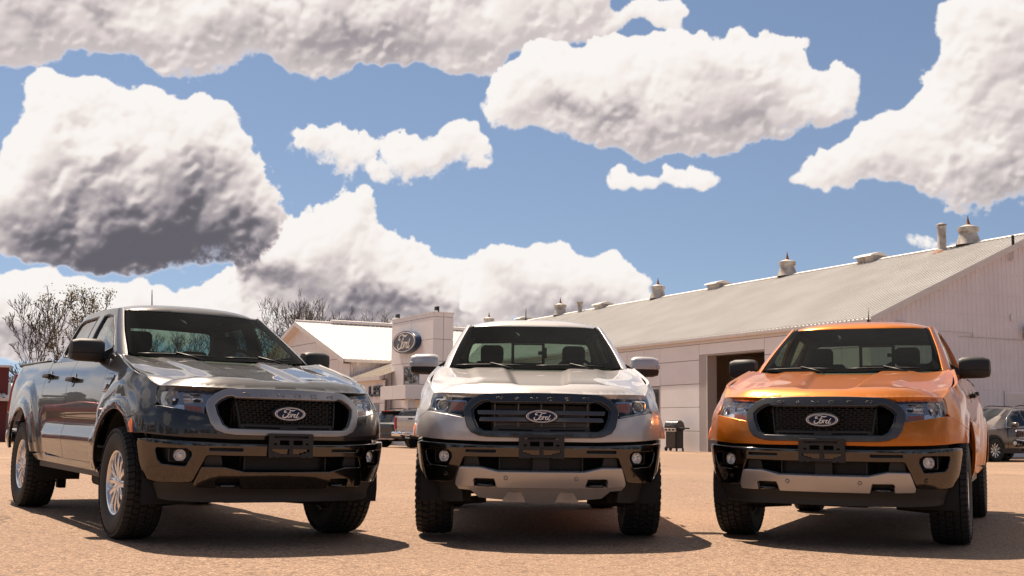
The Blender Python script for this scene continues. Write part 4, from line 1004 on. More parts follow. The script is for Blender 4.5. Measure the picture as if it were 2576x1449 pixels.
# ------------------------------------------------------------------ trees
BARK = pmat('bark', (.075, .055, .045), .9, noise=(3, .6, (.045, .034, .03)))
LEAF = pmat('autumn_leaf', (.15, .12, .025), .7, noise=(.8, .8, (.16, .10, .02), 2))
PINE = pmat('dark_foliage', (.022, .032, .016), .85, noise=(.7, .8, (.045, .05, .02), 3))
def bare_tree(rnd, h, spread=1.0, lean=0.0, leaves=0, depth=5):
    """tapered trunk, forking limbs and fine twigs; returns trunk and crown builders"""
    tr = MB(); br = MB(); lf = MB(); tips = []
    def grow(p, d, L, r, lev):
        n = 4 if lev < 3 else 3; pts = [p]; q = p.copy(); dd = d.copy()
        for i in range(n):
            dd = (dd + Vector((rnd.uniform(-1, 1), rnd.uniform(-1, 1), rnd.uniform(-.5, .7))) * (.10 + .05 * lev) + Vector((0, 0, .07 if lev else 0))).normalized(); q = q + dd * (L / n); pts.append(q.copy())
        R = [max(r * (1 - .45 * i / n), (.013 if h < 9 else .015)) for i in range(n + 1)]
        (tr if lev == 0 else br).tube(pts, R, 7 if lev == 0 else (5 if lev < 2 else 3), cap=False)
        if lev >= depth:
            tips.append((pts[-1], dd)); return
        k = rnd.choice((2, 2, 3)) if lev else rnd.choice((3, 3, 4))
        for j in range(k):
            a = rnd.uniform(0, 6.28); tilt = rnd.uniform(.20, .52) * spread
            o = dd.orthogonal().normalized(); o.rotate(Matrix.Rotation(a, 3, dd)); nd = (dd * math.cos(tilt) + o * math.sin(tilt)).normalized()
            grow(pts[-1], nd, L * rnd.uniform(.62, .84), R[-1] * rnd.uniform(.6, .8), lev + 1)
        if lev >= 1:
            for j in range(rnd.choice((1, 1, 2))):
                i = rnd.randrange(1, n); a = rnd.uniform(0, 6.28); o = dd.orthogonal().normalized(); o.rotate(Matrix.Rotation(a, 3, dd)); nd = (dd * .55 + o * .8).normalized()
                grow(pts[i], nd, L * rnd.uniform(.40, .65), R[i] * .5, min(lev + 2, depth))
    grow(Vector((0, 0, -.3)), Vector((lean, 0, 1)).normalized(), h * .30, h * .0150, 0)
    if leaves:
        for p, d in tips:
            for _ in range(leaves):
                c = p + Vector((rnd.uniform(-1, 1), rnd.uniform(-1, 1), rnd.uniform(-1, 1))) * .22; s = rnd.uniform(.035, .075); a = Vector((rnd.uniform(-1, 1), rnd.uniform(-1, 1), rnd.uniform(-1, 1))).normalized(); b = a.orthogonal().normalized()
                lf.add([c - a * s, c + b * s * .6, c + a * s, c - b * s * .6], [(0, 1, 2, 3)])
    return tr, br, lf
def plant_tree(px, depth, h, label, seed, spread=1.0, lean=0.0, leaves=0, name='bare_tree', dz=0):
    x = (px - 1288) / 2962.7 * depth; z = float(ground_z(x, depth)) - .1
    rnd = random.Random(seed); tr, br, lf = bare_tree(rnd, h, spread, lean, leaves, 6)
    e = empty(name, (x, depth, z), label=label, category='tree', group='trees behind the dealership')
    tr.obj('trunk', BARK, e, smooth=True)
    c = br.obj('crown', BARK, e)
    if leaves: lf.obj('foliage', LEAF, c, kind='stuff')
    return e
TREES = [
 (120, 60, 7.3, 'bare forked tree with drooping low limbs beside the grey truck cab', 11, .50, -.03, 0),
 (160, 61, 8.1, 'leafy yellow-green tree rising behind the grey truck cab', 5, .42, .0, 4),
 (222, 72, 7.3, 'slender bare tree just right of the leafy tree', 23, .6, .04, 0),
 (262, 78, 8.1, 'small bare treetop above the grey truck roof front', 31, .8, -.03, 0),
 (292, 80, 8.2, 'thin bare treetop right above the grey truck roof', 37, .7, 0, 0),
 (575, 95, 9.8, 'bare treetop above the middle of the grey truck roof', 41, .9, .0, 0),
 (640, 95, 9.6, 'broad bare treetop above the right end of the grey roof', 47, 1.0, .04, 0),
 (712, 92, 9.6, 'tall bare tree left of the gabled hall, crown low and wide', 53, 1.1, .02, 0),
 (745, 96, 11.2, 'tallest bare tree over the peak of the gabled hall', 59, .8, -.06, 0),
 (772, 100, 11.6, 'leaning bare tree over the hall ridge end', 61, .75, .05, 0),
 (806, 100, 11.1, 'upright bare tree left of centre behind the hall ridge', 67, .75, 0, 0),
 (838, 102, 10.9, 'upright bare tree right of centre behind the hall ridge', 71, .75, .02, 0),
 (880, 100, 9.9, 'round-topped bare tree farthest right behind the hall ridge', 73, .95, .02, 0),
 (1005, 100, 10.6, 'sparse tree with a few leaves just above the tower top', 79, .7, .05, 1),
 (1160, 100, 9.3, 'bare tree peeping out between the tower and silver truck', 83, 1.0, .0, 0),
 (395, 92, 8.6, 'bare tree seen through the grey truck windscreen, leftmost', 89, 1.0, .0, 0),
 (460, 90, 8.8, 'bare tree seen through the grey truck windscreen, middle', 97, 1.0, .03, 0),
 (45, 90, 5.2, 'distant shrubby bare tree above the red store canopy', 101, .9, .0, 1),
 (655, 70, 6.2, 'low bare tree close to the hall gable wall', 103, 1.1, .0, 0),
]
for t in TREES: plant_tree(t[0], t[1], t[2], t[3], t[4], t[5], t[6], t[7], 'leafy_tree' if t[7] > 2 else 'bare_tree')
# woods away to the left and behind the camera: one far dark mass that the paintwork mirrors
def wood(name, pts, h0, h1, seed, n):
    rnd = random.Random(seed); m = MB(); L = len(pts) - 1
    for i in range(n):
        t = rnd.random() * L; k = min(int(t), L - 1); f = t - k; x = pts[k][0] + (pts[k + 1][0] - pts[k][0]) * f + rnd.uniform(-3, 3); y = pts[k][1] + (pts[k + 1][1] - pts[k][1]) * f + rnd.uniform(-3, 3); h = rnd.uniform(h0, h1)
        for j in range(26):
            a = rnd.uniform(0, 6.28); r = rnd.uniform(.2, 1) * h * .26; z = rnd.uniform(.15, 1) * h; r *= (1.15 - z / h * .6); c = Vector((x + r * math.cos(a), y + r * math.sin(a), z)); s = rnd.uniform(.5, 1.1) * h * .11
            u = Vector((rnd.uniform(-1, 1), rnd.uniform(-1, 1), rnd.uniform(-1, 1))).normalized(); v = u.orthogonal().normalized(); w = u.cross(v)
            m.add([c + u * s, c + v * s, c - u * s, c - v * s, c + w * s, c - w * s], [(0, 1, 4), (1, 2, 4), (2, 3, 4), (3, 0, 4), (1, 0, 5), (2, 1, 5), (3, 2, 5), (0, 3, 5)])
    return m.obj(name, PINE, None, kind='stuff', label='far dark wood across the road beyond the lot', category='wood')
wood('treeline', [(-105, 110), (-88, 75), (-72, 30), (-62, -10), (-40, -50), (0, -75), (45, -70), (80, -30), (90, 10)], 6, 11, 5, 150)

# ------------------------------------------------------------------ other vehicles
def loft_body(st, mat, name, parent, ring_fn):
    m = MB(); V = []; F = []; k = None
    for s in st:
        R = ring_fn(*s); k = len(R); V += R
    for i in range(len(st) - 1):
        for j in range(k - 1): F.append((i * k + j, i * k + j + 1, (i + 1) * k + j + 1, (i + 1) * k + j))
    F.append(tuple(range(k))[::-1]); F.append(tuple((len(st) - 1) * k + j for j in range(k))); m.add(V, F)
    return m.obj(name, mat, parent, smooth='auto')
def half_ring(y, zb, zt, w, wt, zs, pw=1):
    """cross section at y: sill zb, top zt, body half width w up to shoulder zs, roof half width wt"""
    R = [(w * .93, y, zb), (w, y, zb + .16), (w * 1.005, y, (zb + zs) / 2), (w * .985, y, zs), (wt + (w - wt) * .25, y, zs + (zt - zs) * .62), (wt, y, zt - (zt - zs) * .10 - .004), (wt * .88, y, zt - .012), (wt * .45, y, zt)]
    return [(-x, a, b) for x, a, b in R] + R[::-1]
def car_wheel(parent, x, y, r, w, side, rim=ALLOY, n=10):
    e = empty('wheel', (x, y, r)); e.parent = parent; e.rotation_euler = (0, 0, 0 if side > 0 else math.pi)
    m = MB(); m.lathe([(r * .62, -w / 2 + .02), (r * .68, -w / 2), (r * .93, -w / 2 + .01), (r, -w / 2 + .04), (r, w / 2 - .04), (r * .93, w / 2 - .01), (r * .68, w / 2), (r * .62, w / 2 - .02)], 36, 'X'); m.obj('tyre', RUBBER, e, smooth='auto')
    m = MB(); m.lathe([(r * .67, w / 2 - .01), (r * .64, w / 2 - .02), (r * .62, -w / 2 + .02)], 36, 'X')
    for i in range(n):
        t = i * 2 * math.pi / n; m.add([(w / 2 - .05, -.022, .03), (w / 2 - .05, .022, .03), (w / 2 - .03, .030, r * .64), (w / 2 - .03, -.030, r * .64), (w / 2 - .09, -.022, .03), (w / 2 - .09, .022, .03), (w / 2 - .06, .03, r * .64), (w / 2 - .06, -.03, r * .64)], [(0, 1, 2, 3), (0, 3, 7, 4), (1, 5, 6, 2), (4, 7, 6, 5)], Matrix.Rotation(t, 4, 'X'))
    m.lathe([(.001, w / 2 - .035), (.06, w / 2 - .04), (.07, w / 2 - .09)], 20, 'X'); m.obj('rim', rim, e)
    m = MB(); m.lathe([(.001, w / 2 - .10), (r * .62, w / 2 - .10)], 24, 'X'); m.obj('brake', VOID, e)
class SideS:
    """one flank of a lofted car as a surface in (y, z)"""
    def __init__(s, fn, sg): s.fn, s.sg = fn, sg
    def __call__(s, u, v):
        u = np.asarray(u, float); v = np.asarray(v, float); return np.stack([s.sg * s.fn(u, v), u, v], -1)
class Ori:
    """surface with its sense kept outward on either flank"""
    def __init__(s, fn, sg): s.S = SideS(fn, sg); s.sg = sg
    def __call__(s, u, v): return s.S(np.asarray(u, float) * 1.0, v)
def flank_panel(name, fn, sg, poly, mat, parent, off=.006, res=.15, depth=.01):
    """poly in (y, z); thin panel on the flank"""
    S = SideS(fn, 1)
    me = panel_mesh(name, S, poly, mat, res=res, off=off, depth=depth, bev=0)
    o = obj(name, me, parent)
    if sg < 0: o.scale = (-1, 1, 1)
    return o
def suv(name, pose, paintm, label, L=4.6, W_=1.86, H_=1.68, hoodz=1.05, r=.35, group=None, chrome_line=True, glass=None, rear=None, wb=None, clad=BLACK_SOFT, category='suv'):
    """crossover: y from front 0 to rear L"""
    x, y, yaw = pose; e = empty(name, (x, y, float(ground_z(x, y))), label=label, category=category, group=group); e.rotation_euler = (0, 0, yaw)
    w = W_ / 2; zs = H_ * .61; gl = glass or pmat('car_glass', (.008, .010, .011), .05, spec=.6)
    yh = L * .25; st = [(0.02, .42, .74, w * .70, w * .62, .72), (.08, .34, .90, w * .86, w * .74, .84), (.35, .30, hoodz - .06, w * .97, w * .80, .93), (.8, .28, hoodz, w, w * .80, zs - .06), (yh, .28, hoodz + .06, w, w * .80, zs - .02),
          (yh + .42, .28, hoodz + .36, w, w * .72, zs), (yh + .80, .28, H_ - .07, w, w * .67, zs + .01), (yh + 1.15, .28, H_ - .005, w, w * .66, zs + .02), (L * .62, .28, H_, w, w * .665, zs + .03), (L * .82, .29, H_ - .04, w * .99, w * .655, zs + .05), (L * .91, .30, H_ - .10, w * .97, w * .64, zs + .06), (L * .97, .34, zs + .10, w * .95, w * .72, zs + .04), (L, .45, zs, w * .88, w * .72, zs - .05)]
    loft_body(st, paintm, 'body', e, half_ring)
    ys = np.array([q[0] for q in st])
    def fn(u, v):
        W1 = np.interp(u, ys, [q[3] for q in st]); WT = np.interp(u, ys, [q[4] for q in st]); ZS = np.interp(u, ys, [q[5] for q in st]); ZT = np.interp(u, ys, [q[2] for q in st])
        t = np.clip((v - ZS) / np.maximum(ZT - ZS, .05), 0, 1); return np.where(v < ZS, W1, np.interp(t, [0, .62, .9, 1], [0, .75, 1, 1]) * (WT - W1 * .985) + W1 * .985)
    z0 = zs + .05; z1 = H_ - .13
    for s in (-1, 1):
        for ya, yb, yc, yd in ((yh + .42, yh + 1.28, yh + 1.24, yh + .98), (yh + 1.36, yh + 2.20, yh + 2.14, yh + 1.32), (yh + 2.28, L * .93, L * .86, yh + 2.22)):
            flank_panel('side_window', fn, s, [(ya, z0), (yb, z0 + .03), (yc, z1), (yd, z1 - (.04 if yd == yh + .98 else 0))], gl, e, .010)
        if chrome_line:
            m = MB(); pts = [(s * float(fn(np.array(a), np.array(b))) + s * .014, a, b) for a, b in ((yh + .34, z0 - .02), (yh + .62, z1 - .20), (yh + .94, z1 + .02), (yh + 1.4, z1 + .045), (L * .80, z1 + .03))]; m.tube(pts, .012, 6); pts = [(s * float(fn(np.array(a), np.array(b))) + s * .014, a, b) for a, b in ((yh + .34, z0 - .03), (yh + 1.5, z0 - .01), (L * .92, z0 + .02))]; m.tube(pts, .010, 6); m.obj('window_trim', CHROME, e, smooth=True, kind='stuff')
        flank_panel('sill_cladding', fn, s, [(.75, .26), (L - .75, .26), (L - .75, .40), (.75, .40)], clad, e, .012)
        for yw in (.92, .92 + (wb or L * .585)):
            P = [(yw + (r + .12) * math.cos(a), r + (r + .12) * math.sin(a)) for a in np.linspace(math.pi * .98, .02 * math.pi, 16)] + [(yw + (r + .05) * math.cos(a), r + (r + .05) * math.sin(a)) for a in np.linspace(0.0, math.pi, 16)]
            flank_panel('arch_cladding', fn, s, P, clad, e, .014)
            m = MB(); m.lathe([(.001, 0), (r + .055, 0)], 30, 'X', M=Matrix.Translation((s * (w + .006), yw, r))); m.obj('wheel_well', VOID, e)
            car_wheel(e, s * (w - .055), yw, r, .225, s)
        for hy in (yh + 1.05, yh + 1.95):
            m = MB(); m.rbox((s * (w + .012), hy, zs - .06), (.03, .20, .032), .012); m.obj('door_handle', paintm, e)
        for gy in (yh + .38, yh + 1.30, yh + 2.24):
            flank_panel('door_gap', fn, s, [(gy, .42), (gy + .012, .42), (gy + .012, zs - .01), (gy, zs - .01)], VOID, e, .004, .3)
        m = MB(); m.rbox((s * (w + .10), yh + .60, zs + .10), (.22, .13, .15), .05, seg=3); q = m.obj('door_mirror', paintm, e, smooth='auto')
        m = MB(); m.rbox((s * (w + .02), yh + .56, zs + .045), (.10, .06, .05), .02); m.obj('mirror_foot', BLACK, q)
        hl = [(.16, .70), (.62, .80), (.66, .86), (.30, .83), (.15, .77)]; flank_panel('headlight', fn, s, hl, REFLECTOR, e, .012)
        tl = [(L * .945, zs - .12), (L * .985, zs - .14), (L * .975, zs + .04), (L * .93, zs + .05)]; flank_panel('tail_lamp', fn, s, tl, RED_LENS, e, .014)
    # windscreen and rear window follow the loft
    def screen(nm, rows):
        m = MB(); V = []; n = 8
        for yy, zz, hw in rows:
            for k in range(n + 1):
                t = -1 + 2 * k / n; V.append((t * hw, yy + .07 * t * t * (1 if nm == 'windscreen' else -1), zz - .03 * t * t))
        F = [(a * (n + 1) + k, a * (n + 1) + k + 1, (a + 1) * (n + 1) + k + 1, (a + 1) * (n + 1) + k) for a in range(len(rows) - 1) for k in range(n)]
        if nm != 'windscreen': F = [f[::-1] for f in F]
        m.add(V, F); m.obj(nm, gl, e, smooth=True)
    screen('windscreen', [(yh + .06, hoodz + .115, w * .76), (yh + .40, hoodz + .385, w * .70), (yh + .78, H_ - .045, w * .63)])
    screen('rear_window', [(L * .91 + .03, H_ - .10, w * .60), (L * .945 + .03, zs + .28, w * .66), (L * .97 + .03, zs + .10, w * .70)])
    m = MB()
    for s in (-1, 1): m.tube([(s * w * .60, yh + 1.2, H_ + .01), (s * w * .61, yh + 1.4, H_ + .05), (s * w * .61, L * .78, H_ + .04), (s * w * .60, L * .86, H_ - .03)], .016, 6)
    m.obj('roof_rails', BLACK, e, smooth=True, kind='stuff')
    m = MB(); m.rbox((0, .06, .66), (w * 1.0, .06, .24), .03); m.rbox((0, .05, .38), (w * 1.2, .06, .12), .03); m.obj('front_grille', BLACK, e, kind='stuff')
    if rear: rear(e, L, w, zs, H_)
    return e
GREY_B = paint('paint_bronze_grey', (.125, .095, .08), .5, .3, .2)
BLACK_P = paint('paint_black', (.012, .012, .014), .2, .3, .1)
WHITE_P = paint('paint_white', (.75, .72, .69), .05, .35, .1)
def plate(parent, loc, rotz, w, h, text, bgc, fgc, rot=None):
    m = MB(); m.rbox((0, 0, 0), (w, .012, h), .005); o = m.obj('number_plate', bgc, parent); o.location = loc; o.rotation_euler = rot or (0, 0, rotz)
    c = bpy.data.curves.new('plate_text', 'FONT'); c.body = text; c.size = h * .62; c.align_x = 'CENTER'; c.align_y = 'CENTER'; c.extrude = .001
    t = bpy.data.objects.new('plate_text', c); COL.objects.link(t)
    me = bpy.data.meshes.new_from_object(t.evaluated_get(bpy.context.evaluated_depsgraph_get())); bpy.data.objects.remove(t); me.materials.clear(); me.materials.append(fgc)
    q = obj('plate_text', me, o); q.location = (0, .0085, 0); q.rotation_euler = (math.pi / 2, 0, math.pi); return o
PL_W = pmat('plate_white', (.72, .70, .68), .4); PL_B = pmat('plate_blue', (.06, .14, .32), .4); PL_R = pmat('plate_dark_red', (.16, .03, .05), .5)
def explorer_rear(e, L, w, zs, H):
    m = MB(); m.rbox((0, L * .985, zs - .02), (w * 1.5, .06, .06), .02); m.obj('tailgate_bar', CHROME, e)
    plate(e, (0, L * .99 + .02, zs - .22), 0, .36, .19, 'CNAU-080', PL_B, PL_W)
    m = MB(); m.rbox((0, L * .92, H - .09), (w * 1.22, .30, .03), .012); sp = m.obj('roof_spoiler', BLACK_P, e); m = MB(); m.rbox((0, L * .92 + .152, H - .09), (.50, .012, .025), .004); m.obj('brake_light', pmat('brake_light_red', (.6, .02, .015), .3), sp)
    m = MB(); m.rbox((0, L - .02, .56), (w * 1.86, .20, .30), .07, seg=3); b = m.obj('rear_bumper', pmat('bumper_dark', (.05, .045, .042), .4), e, smooth='auto'); m = MB(); m.rbox((0, L + .05, .40), (w * 1.5, .12, .08), .02); m.obj('bumper_lip', GALV, b)
    m = MB(); m.rbox((.12, L * .965, zs + .20), (.42, .02, .02), .008, Matrix.Identity(4)); m.obj('rear_wiper', BLACK, e)
suv('parked_suv', (-2.91, 59.94, math.radians(180 - 38)), BLACK_P, 'black suv seen from behind with blue number plate and red brake light', L=5.0, W_=2.0, H_=1.80, hoodz=1.12, r=.39, rear=explorer_rear, group='vehicles parked behind the trucks', chrome_line=False)
suv('parked_suv', (13.35, 36.2, math.radians(-62)), GREY_B, 'bronze-grey suv parked right behind the orange truck', L=4.6, W_=1.88, H_=1.68, hoodz=1.03, r=.35, group='vehicles parked behind the trucks')
def sticker(e, L, w, zs, H):
    m = MB(); m.rbox((-.02, L * .25 + .36, 1.42), (.50, .01, .20), .003, Matrix.Translation((0, 0, 0))); m.obj('windscreen_sticker', LIME, e)
suv('parked_suv', (-37.35, 86.0, math.radians(14)), WHITE_P, 'small white suv with green windscreen sticker below the red store', L=4.5, W_=1.85, H_=1.66, hoodz=1.05, r=.35, rear=sticker, group='vehicles parked behind the trucks', chrome_line=False)

def pickup_back(name, pose, pm, label):
    """full-size pickup, y from front 0 to rear 5.9, seen from behind"""
    x, y, yaw = pose; e = empty(name, (x, y, float(ground_z(x, y))), label=label, category='pickup truck', group='vehicles parked behind the trucks'); e.rotation_euler = (0, 0, yaw)
    L = 5.9; w = 1.01
    st = [(.03, .55, 1.0, w * .8, w * .7, .9), (.25, .50, 1.18, w * .97, w * .85, 1.1), (1.3, .50, 1.25, w, w * .86, 1.18), (1.75, .5, 1.30, w, w * .84, 1.22), (2.3, .5, 1.86, w, w * .72, 1.25), (2.7, .5, 1.95, w, w * .70, 1.25), (3.85, .5, 1.94, w, w * .70, 1.26), (4.12, .5, 1.84, w, w * .72, 1.26), (4.2, .5, 1.42, w, w * .9, 1.28)]
    loft_body(st, pm, 'cab', e, half_ring); gl = pmat('car_glass', (.008, .010, .011), .05, spec=.6)
    m = MB(); m.rbox((0, 4.165, 1.58), (1.36, .04, .40), .03); m.obj('rear_window', gl, e)
    ys = np.array([q[0] for q in st])
    def fn(u, v):
        W1 = np.interp(u, ys, [q[3] for q in st]); WT = np.interp(u, ys, [q[4] for q in st]); ZS = np.interp(u, ys, [q[5] for q in st]); ZT = np.interp(u, ys, [q[2] for q in st]); t = np.clip((v - ZS) / np.maximum(ZT - ZS, .05), 0, 1); return np.where(v < ZS, W1, np.interp(t, [0, .62, .9, 1], [0, .75, 1, 1]) * (WT - W1 * .985) + W1 * .985)
    for s in (-1, 1):
        for P in ([(2.0, 1.32), (2.95, 1.32), (2.95, 1.80), (2.45, 1.80)], [(3.05, 1.32), (3.95, 1.32), (3.90, 1.80), (3.05, 1.80)]): flank_panel('side_window', fn, s, P, gl, e, .012)
        m = MB(); m.rbox((s * (w - .03), 5.0, .98), (.07, 1.66, .92), .03, seg=3); b = m.obj('bed_side', pm, e, smooth='auto')
        m = MB(); m.rbox((s * (w - .02), 5.82, 1.12), (.10, .10, .52), .02); m.obj('tail_lamp', RED_LENS, e)
        for yw in (1.0, 4.75):
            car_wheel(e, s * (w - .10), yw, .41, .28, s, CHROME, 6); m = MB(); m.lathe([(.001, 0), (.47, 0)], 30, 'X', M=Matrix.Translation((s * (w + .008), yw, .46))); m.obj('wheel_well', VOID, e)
    tg = MB(); tg.rbox((0, 5.84, 1.06), (1.66, .06, .68), .025, seg=3); tg = tg.obj('tailgate', pm, e, smooth='auto')
    m = MB(); m.rbox((0, 5.868, 1.10), (1.66, .02, .22), .01); m.obj('applique', pmat('brushed_chrome', (.55, .51, .47), .16, 1.0), tg)
    m = MB(); m.rbox((0, 5.87, 1.32), (.30, .02, .07), .01); m.obj('tailgate_handle', BLACK, tg)
    bm_ = MB(); bm_.rbox((-.72, 5.98, .64), (.58, .18, .20), .05, seg=3); bm_.rbox((.72, 5.98, .64), (.58, .18, .20), .05, seg=3); bm_.rbox((0, 5.95, .66), (.95, .12, .14), .02); rb = bm_.obj('rear_bumper', CHROME, e, smooth='auto')
    plate(rb, (0, 6.03, .65), 0, .32, .17, 'AL-98581', PL_W, PL_R)
    m = MB(); m.tube([(0, 5.8, .45), (0, 6.12, .46)], .03, 8); m.lathe([(.001, .06), (.03, .05), (.03, 0)], 10, M=Matrix.Translation((0, 6.12, .48))); m.obj('tow_hitch', CHROME, e); m = MB(); m.box((-.6, .6, .42), (.6, 5.8, .55)); m.obj('chassis', VOID, e)
    return e
pickup_back('parked_pickup', (-.70, 57.5, math.radians(180 - 40)), P_SILVER, 'silver full-size pickup with chrome rear bumper seen from behind')
def chrome_nose(e, L, w, zs, H):
    m = MB(); m.rbox((0, .05, .86), (w * 1.72, .14, .24), .05, seg=3); g = m.obj('grille_surround', CHROME, e, smooth='auto')
    for k in range(12):
        m = MB(); m.rbox((-.66 + k * .12, -.025, .86), (.07, .02, .15), .01); m.obj('grille_slot', pmat('slot_dark', (.03, .015, .012), .4), g)
    m = MB(); m.rbox((0, .02, .58), (w * 1.86, .20, .24), .08, seg=3); b = m.obj('front_bumper', CHROME, e, smooth='auto')
    for s in (-1, 1):
        m = MB(); m.lathe([(.001, .02), (.05, .015), (.055, 0)], 18, M=Matrix.Translation((s * .72, -.085, .56)) @ Matrix.Rotation(math.radians(90), 4, 'X')); m.obj('fog_lamp', REFLECTOR, b, smooth='auto')
suv('parked_suv', (15.08, 34.4, math.radians(-84)), P_SILVER, 'silver vehicle cut off by the right edge, only its chrome nose showing', L=4.7, W_=1.86, H_=1.70, hoodz=1.04, r=.36, rear=chrome_nose, group='vehicles parked behind the trucks')
# two more vehicles stand left of the view; the grey paintwork mirrors them
RED_P = paint('paint_red', (.30, .012, .012), .3, .3, .1)
suv('parked_suv', (-13.5, 21.5, math.radians(150)), RED_P, 'red suv parked left of the lineup, mirrored in the grey truck doors', L=4.7, W_=1.9, H_=1.75, hoodz=1.08, r=.37, group='vehicles parked left of the lot')
suv('parked_suv', (-17.5, 25.5, math.radians(150)), BLACK_P, 'black suv parked beyond the red one left of the lineup', L=4.8, W_=1.9, H_=1.78, hoodz=1.1, r=.37, group='vehicles parked left of the lot')

# ------------------------------------------------------------------ pickup
ARCH = .525
_ug = np.linspace(.6, 5.8, 1400)
def yz(y, z):
    """side point (u, z) of the body skin at distance y"""
    return (float(np.interp(y, SK.base(_ug, np.full_like(_ug, z))[:, 1], _ug)), z)
_gg = np.linspace(.6, 2.90, 900)
def gyz(y, z):
    return (float(np.interp(y, GH.base(_gg, np.full_like(_gg, z))[:, 1], _gg)), z)
def arc(yc, a0, a1, n=18, r=ARCH):
    return [yz(yc + r * math.cos(math.radians(a0 + (a1 - a0) * i / n)), ZW + r * math.sin(math.radians(a0 + (a1 - a0) * i / n))) for i in range(n + 1)]
GRO = [(0, .752), (.37, .754), (.44, .762), (.50, .785), (.532, .825), (.553, .90), (.558, .938), (.540, .972), (.500, 1.010), (.452, 1.036), (.400, 1.049), (.2, 1.055), (0, 1.057)]
GRI = [(0, .779), (.34, .782), (.425, .784), (.465, .808), (.500, .880), (.512, .942), (.478, .978), (.425, 1.006), (.385, 1.012), (.366, 1.000), (0, .999)]
HL = [(.472, 1.036), (.60, 1.050), (.75, 1.060), (.882, 1.063), (.910, 1.049), (.926, 1.0), (.913, .957), (.880, .934), (.70, .911), (.572, .889), (.566, .93), (.548, .975), (.515, 1.010)]
a_f0 = math.degrees(math.asin((.756 - ZW) / ARCH))
FAS = [(0, .724), (.4, .722), (.7, .730), (.9, .742), (1.02, .752)] + arc(0, 180 - a_f0, 180 - 57, 6) + [(1.060, .884), (.958, .931), (.880, .929), (.70, .906), (.566, .883), (.559, .90), (.537, .822), (.502, .780), (.442, .757), (.37, .749), (0, .747)]
SHUT = [yz(y, z) for y, z in ((.47, 1.318), (.3, 1.280), (.1, 1.232), (-.1, 1.182), (-.34, 1.129), (-.42, 1.096))]
FEN = [(.962, .936), (1.064, .890)] + arc(0, 180 - 59, 9, 26) + [yz(.548, .455), yz(.553, .62), yz(.555, .8), yz(.555, 1.02), yz(.552, 1.2), yz(.53, 1.27)] + SHUT + [(.900, 1.070), (.922, 1.050), (.937, 1.0), (.925, .957)]
DOOR_F = [yz(.562, .50), yz(1.663, .505), yz(1.667, .8), yz(1.668, 1.1), yz(1.62, 1.296), yz(1.2, 1.296), yz(.60, 1.28), yz(.560, 1.2), yz(.563, .8)]
DOOR_R = [yz(1.675, .505), yz(2.40, .53), yz(2.46, .62), yz(2.545, .80), yz(2.555, 1.05), yz(2.545, 1.304), yz(2.1, 1.302), yz(1.632, 1.297), yz(1.678, 1.1), yz(1.678, .8)]
BED = [yz(2.41, .525), yz(2.685, .53)] + arc(YR, 164, 16, 26) + [yz(3.735, .53), yz(4.18, .56), yz(4.235, .75), yz(4.24, 1.285), yz(4.15, 1.322), yz(3.4, 1.322), yz(2.56, 1.318), yz(2.566, 1.05), yz(2.556, .80), yz(2.47, .61)]
ROCK = [yz(.50, .44), yz(2.62, .45), yz(2.66, .5), yz(2.38, .522), yz(2.33, .497), yz(.53, .490)]
# bumper
BUMP = [(0, .614), (.553, .616), (.570, .606), (.640, .446), (.662, .434), (.76, .430), (.905, .432), (1.00, .446), (1.045, .470), (1.085, .56), (1.105, .68), (1.09, .703), (.99, .708), (.69, .696), (.40, .686), (0, .682)]
SLOT = fillet([(.318, .637), (.552, .637), (.552, .665), (.318, .665)], .013)
FOGP = fillet([(.690, .531), (.870, .541), (.908, .575), (.924, .640), (.905, .662), (.690, .660), (.654, .636), (.650, .605)], .018)
SKID = [(0, .399), (.309, .399), (.318, .432), (.330, .464), (.472, .466), (.486, .450), (.480, .405), (.618, .408), (.622, .430), (.583, .532), (.436, .532), (.308, .503), (0, .503)]
WS = [(0, 1.305), (.45, 1.308), (.690, 1.322), (.722, 1.34), (.742, 1.53), (.744, 1.700), (.722, 1.712), (.5, 1.717), (0, 1.722)]
FWIN = fillet([gyz(.885, 1.345), gyz(1.60, 1.345), gyz(1.565, 1.678), gyz(1.44, 1.682), gyz(1.30, 1.662), gyz(1.05, 1.535), gyz(.84, 1.40)], .02)
RWIN = fillet([gyz(1.80, 1.350), gyz(2.36, 1.358), gyz(2.415, 1.385), gyz(2.34, 1.645), gyz(2.26, 1.672), gyz(1.775, 1.682)], .02)
def lens_shrink(poly, k=.985):
    c = np.mean(np.array(poly), 0); return [tuple(c + (np.array(p) - c) * k) for p in poly]
class Plane:
    """flat patch: origin + u*U + v*V"""
    def __init__(s, o, U, V): s.o, s.U, s.V = (np.array(q, float) for q in (o, U, V))
    def __call__(s, u, v):
        u = np.asarray(u, float); v = np.asarray(v, float); return s.o + u[..., None] * s.U + v[..., None] * s.V
class Off:
    def __init__(s, S, d): s.S, s.d = S, d
    def __call__(s, u, v):
        u = np.asarray(u, float); v = np.asarray(v, float)
        return s.S(u, v) + snorm(s.S, u, v) * s.d
MC = {}
def cached(key, fn, mat):
    """one mesh per part kind and material, shared by the trucks"""
    k = (key, mat.name if mat else '')
    if k not in MC: MC[k] = fn()
    return MC[k]
def cpanel(name, S, outline, mat, parent, key, **kw):
    ex = {q: kw.pop(q) for q in ('label', 'kind') if q in kw}
    return obj(name, cached(key, lambda: panel_mesh(name, S, outline, mat, **kw), mat), parent, **ex)
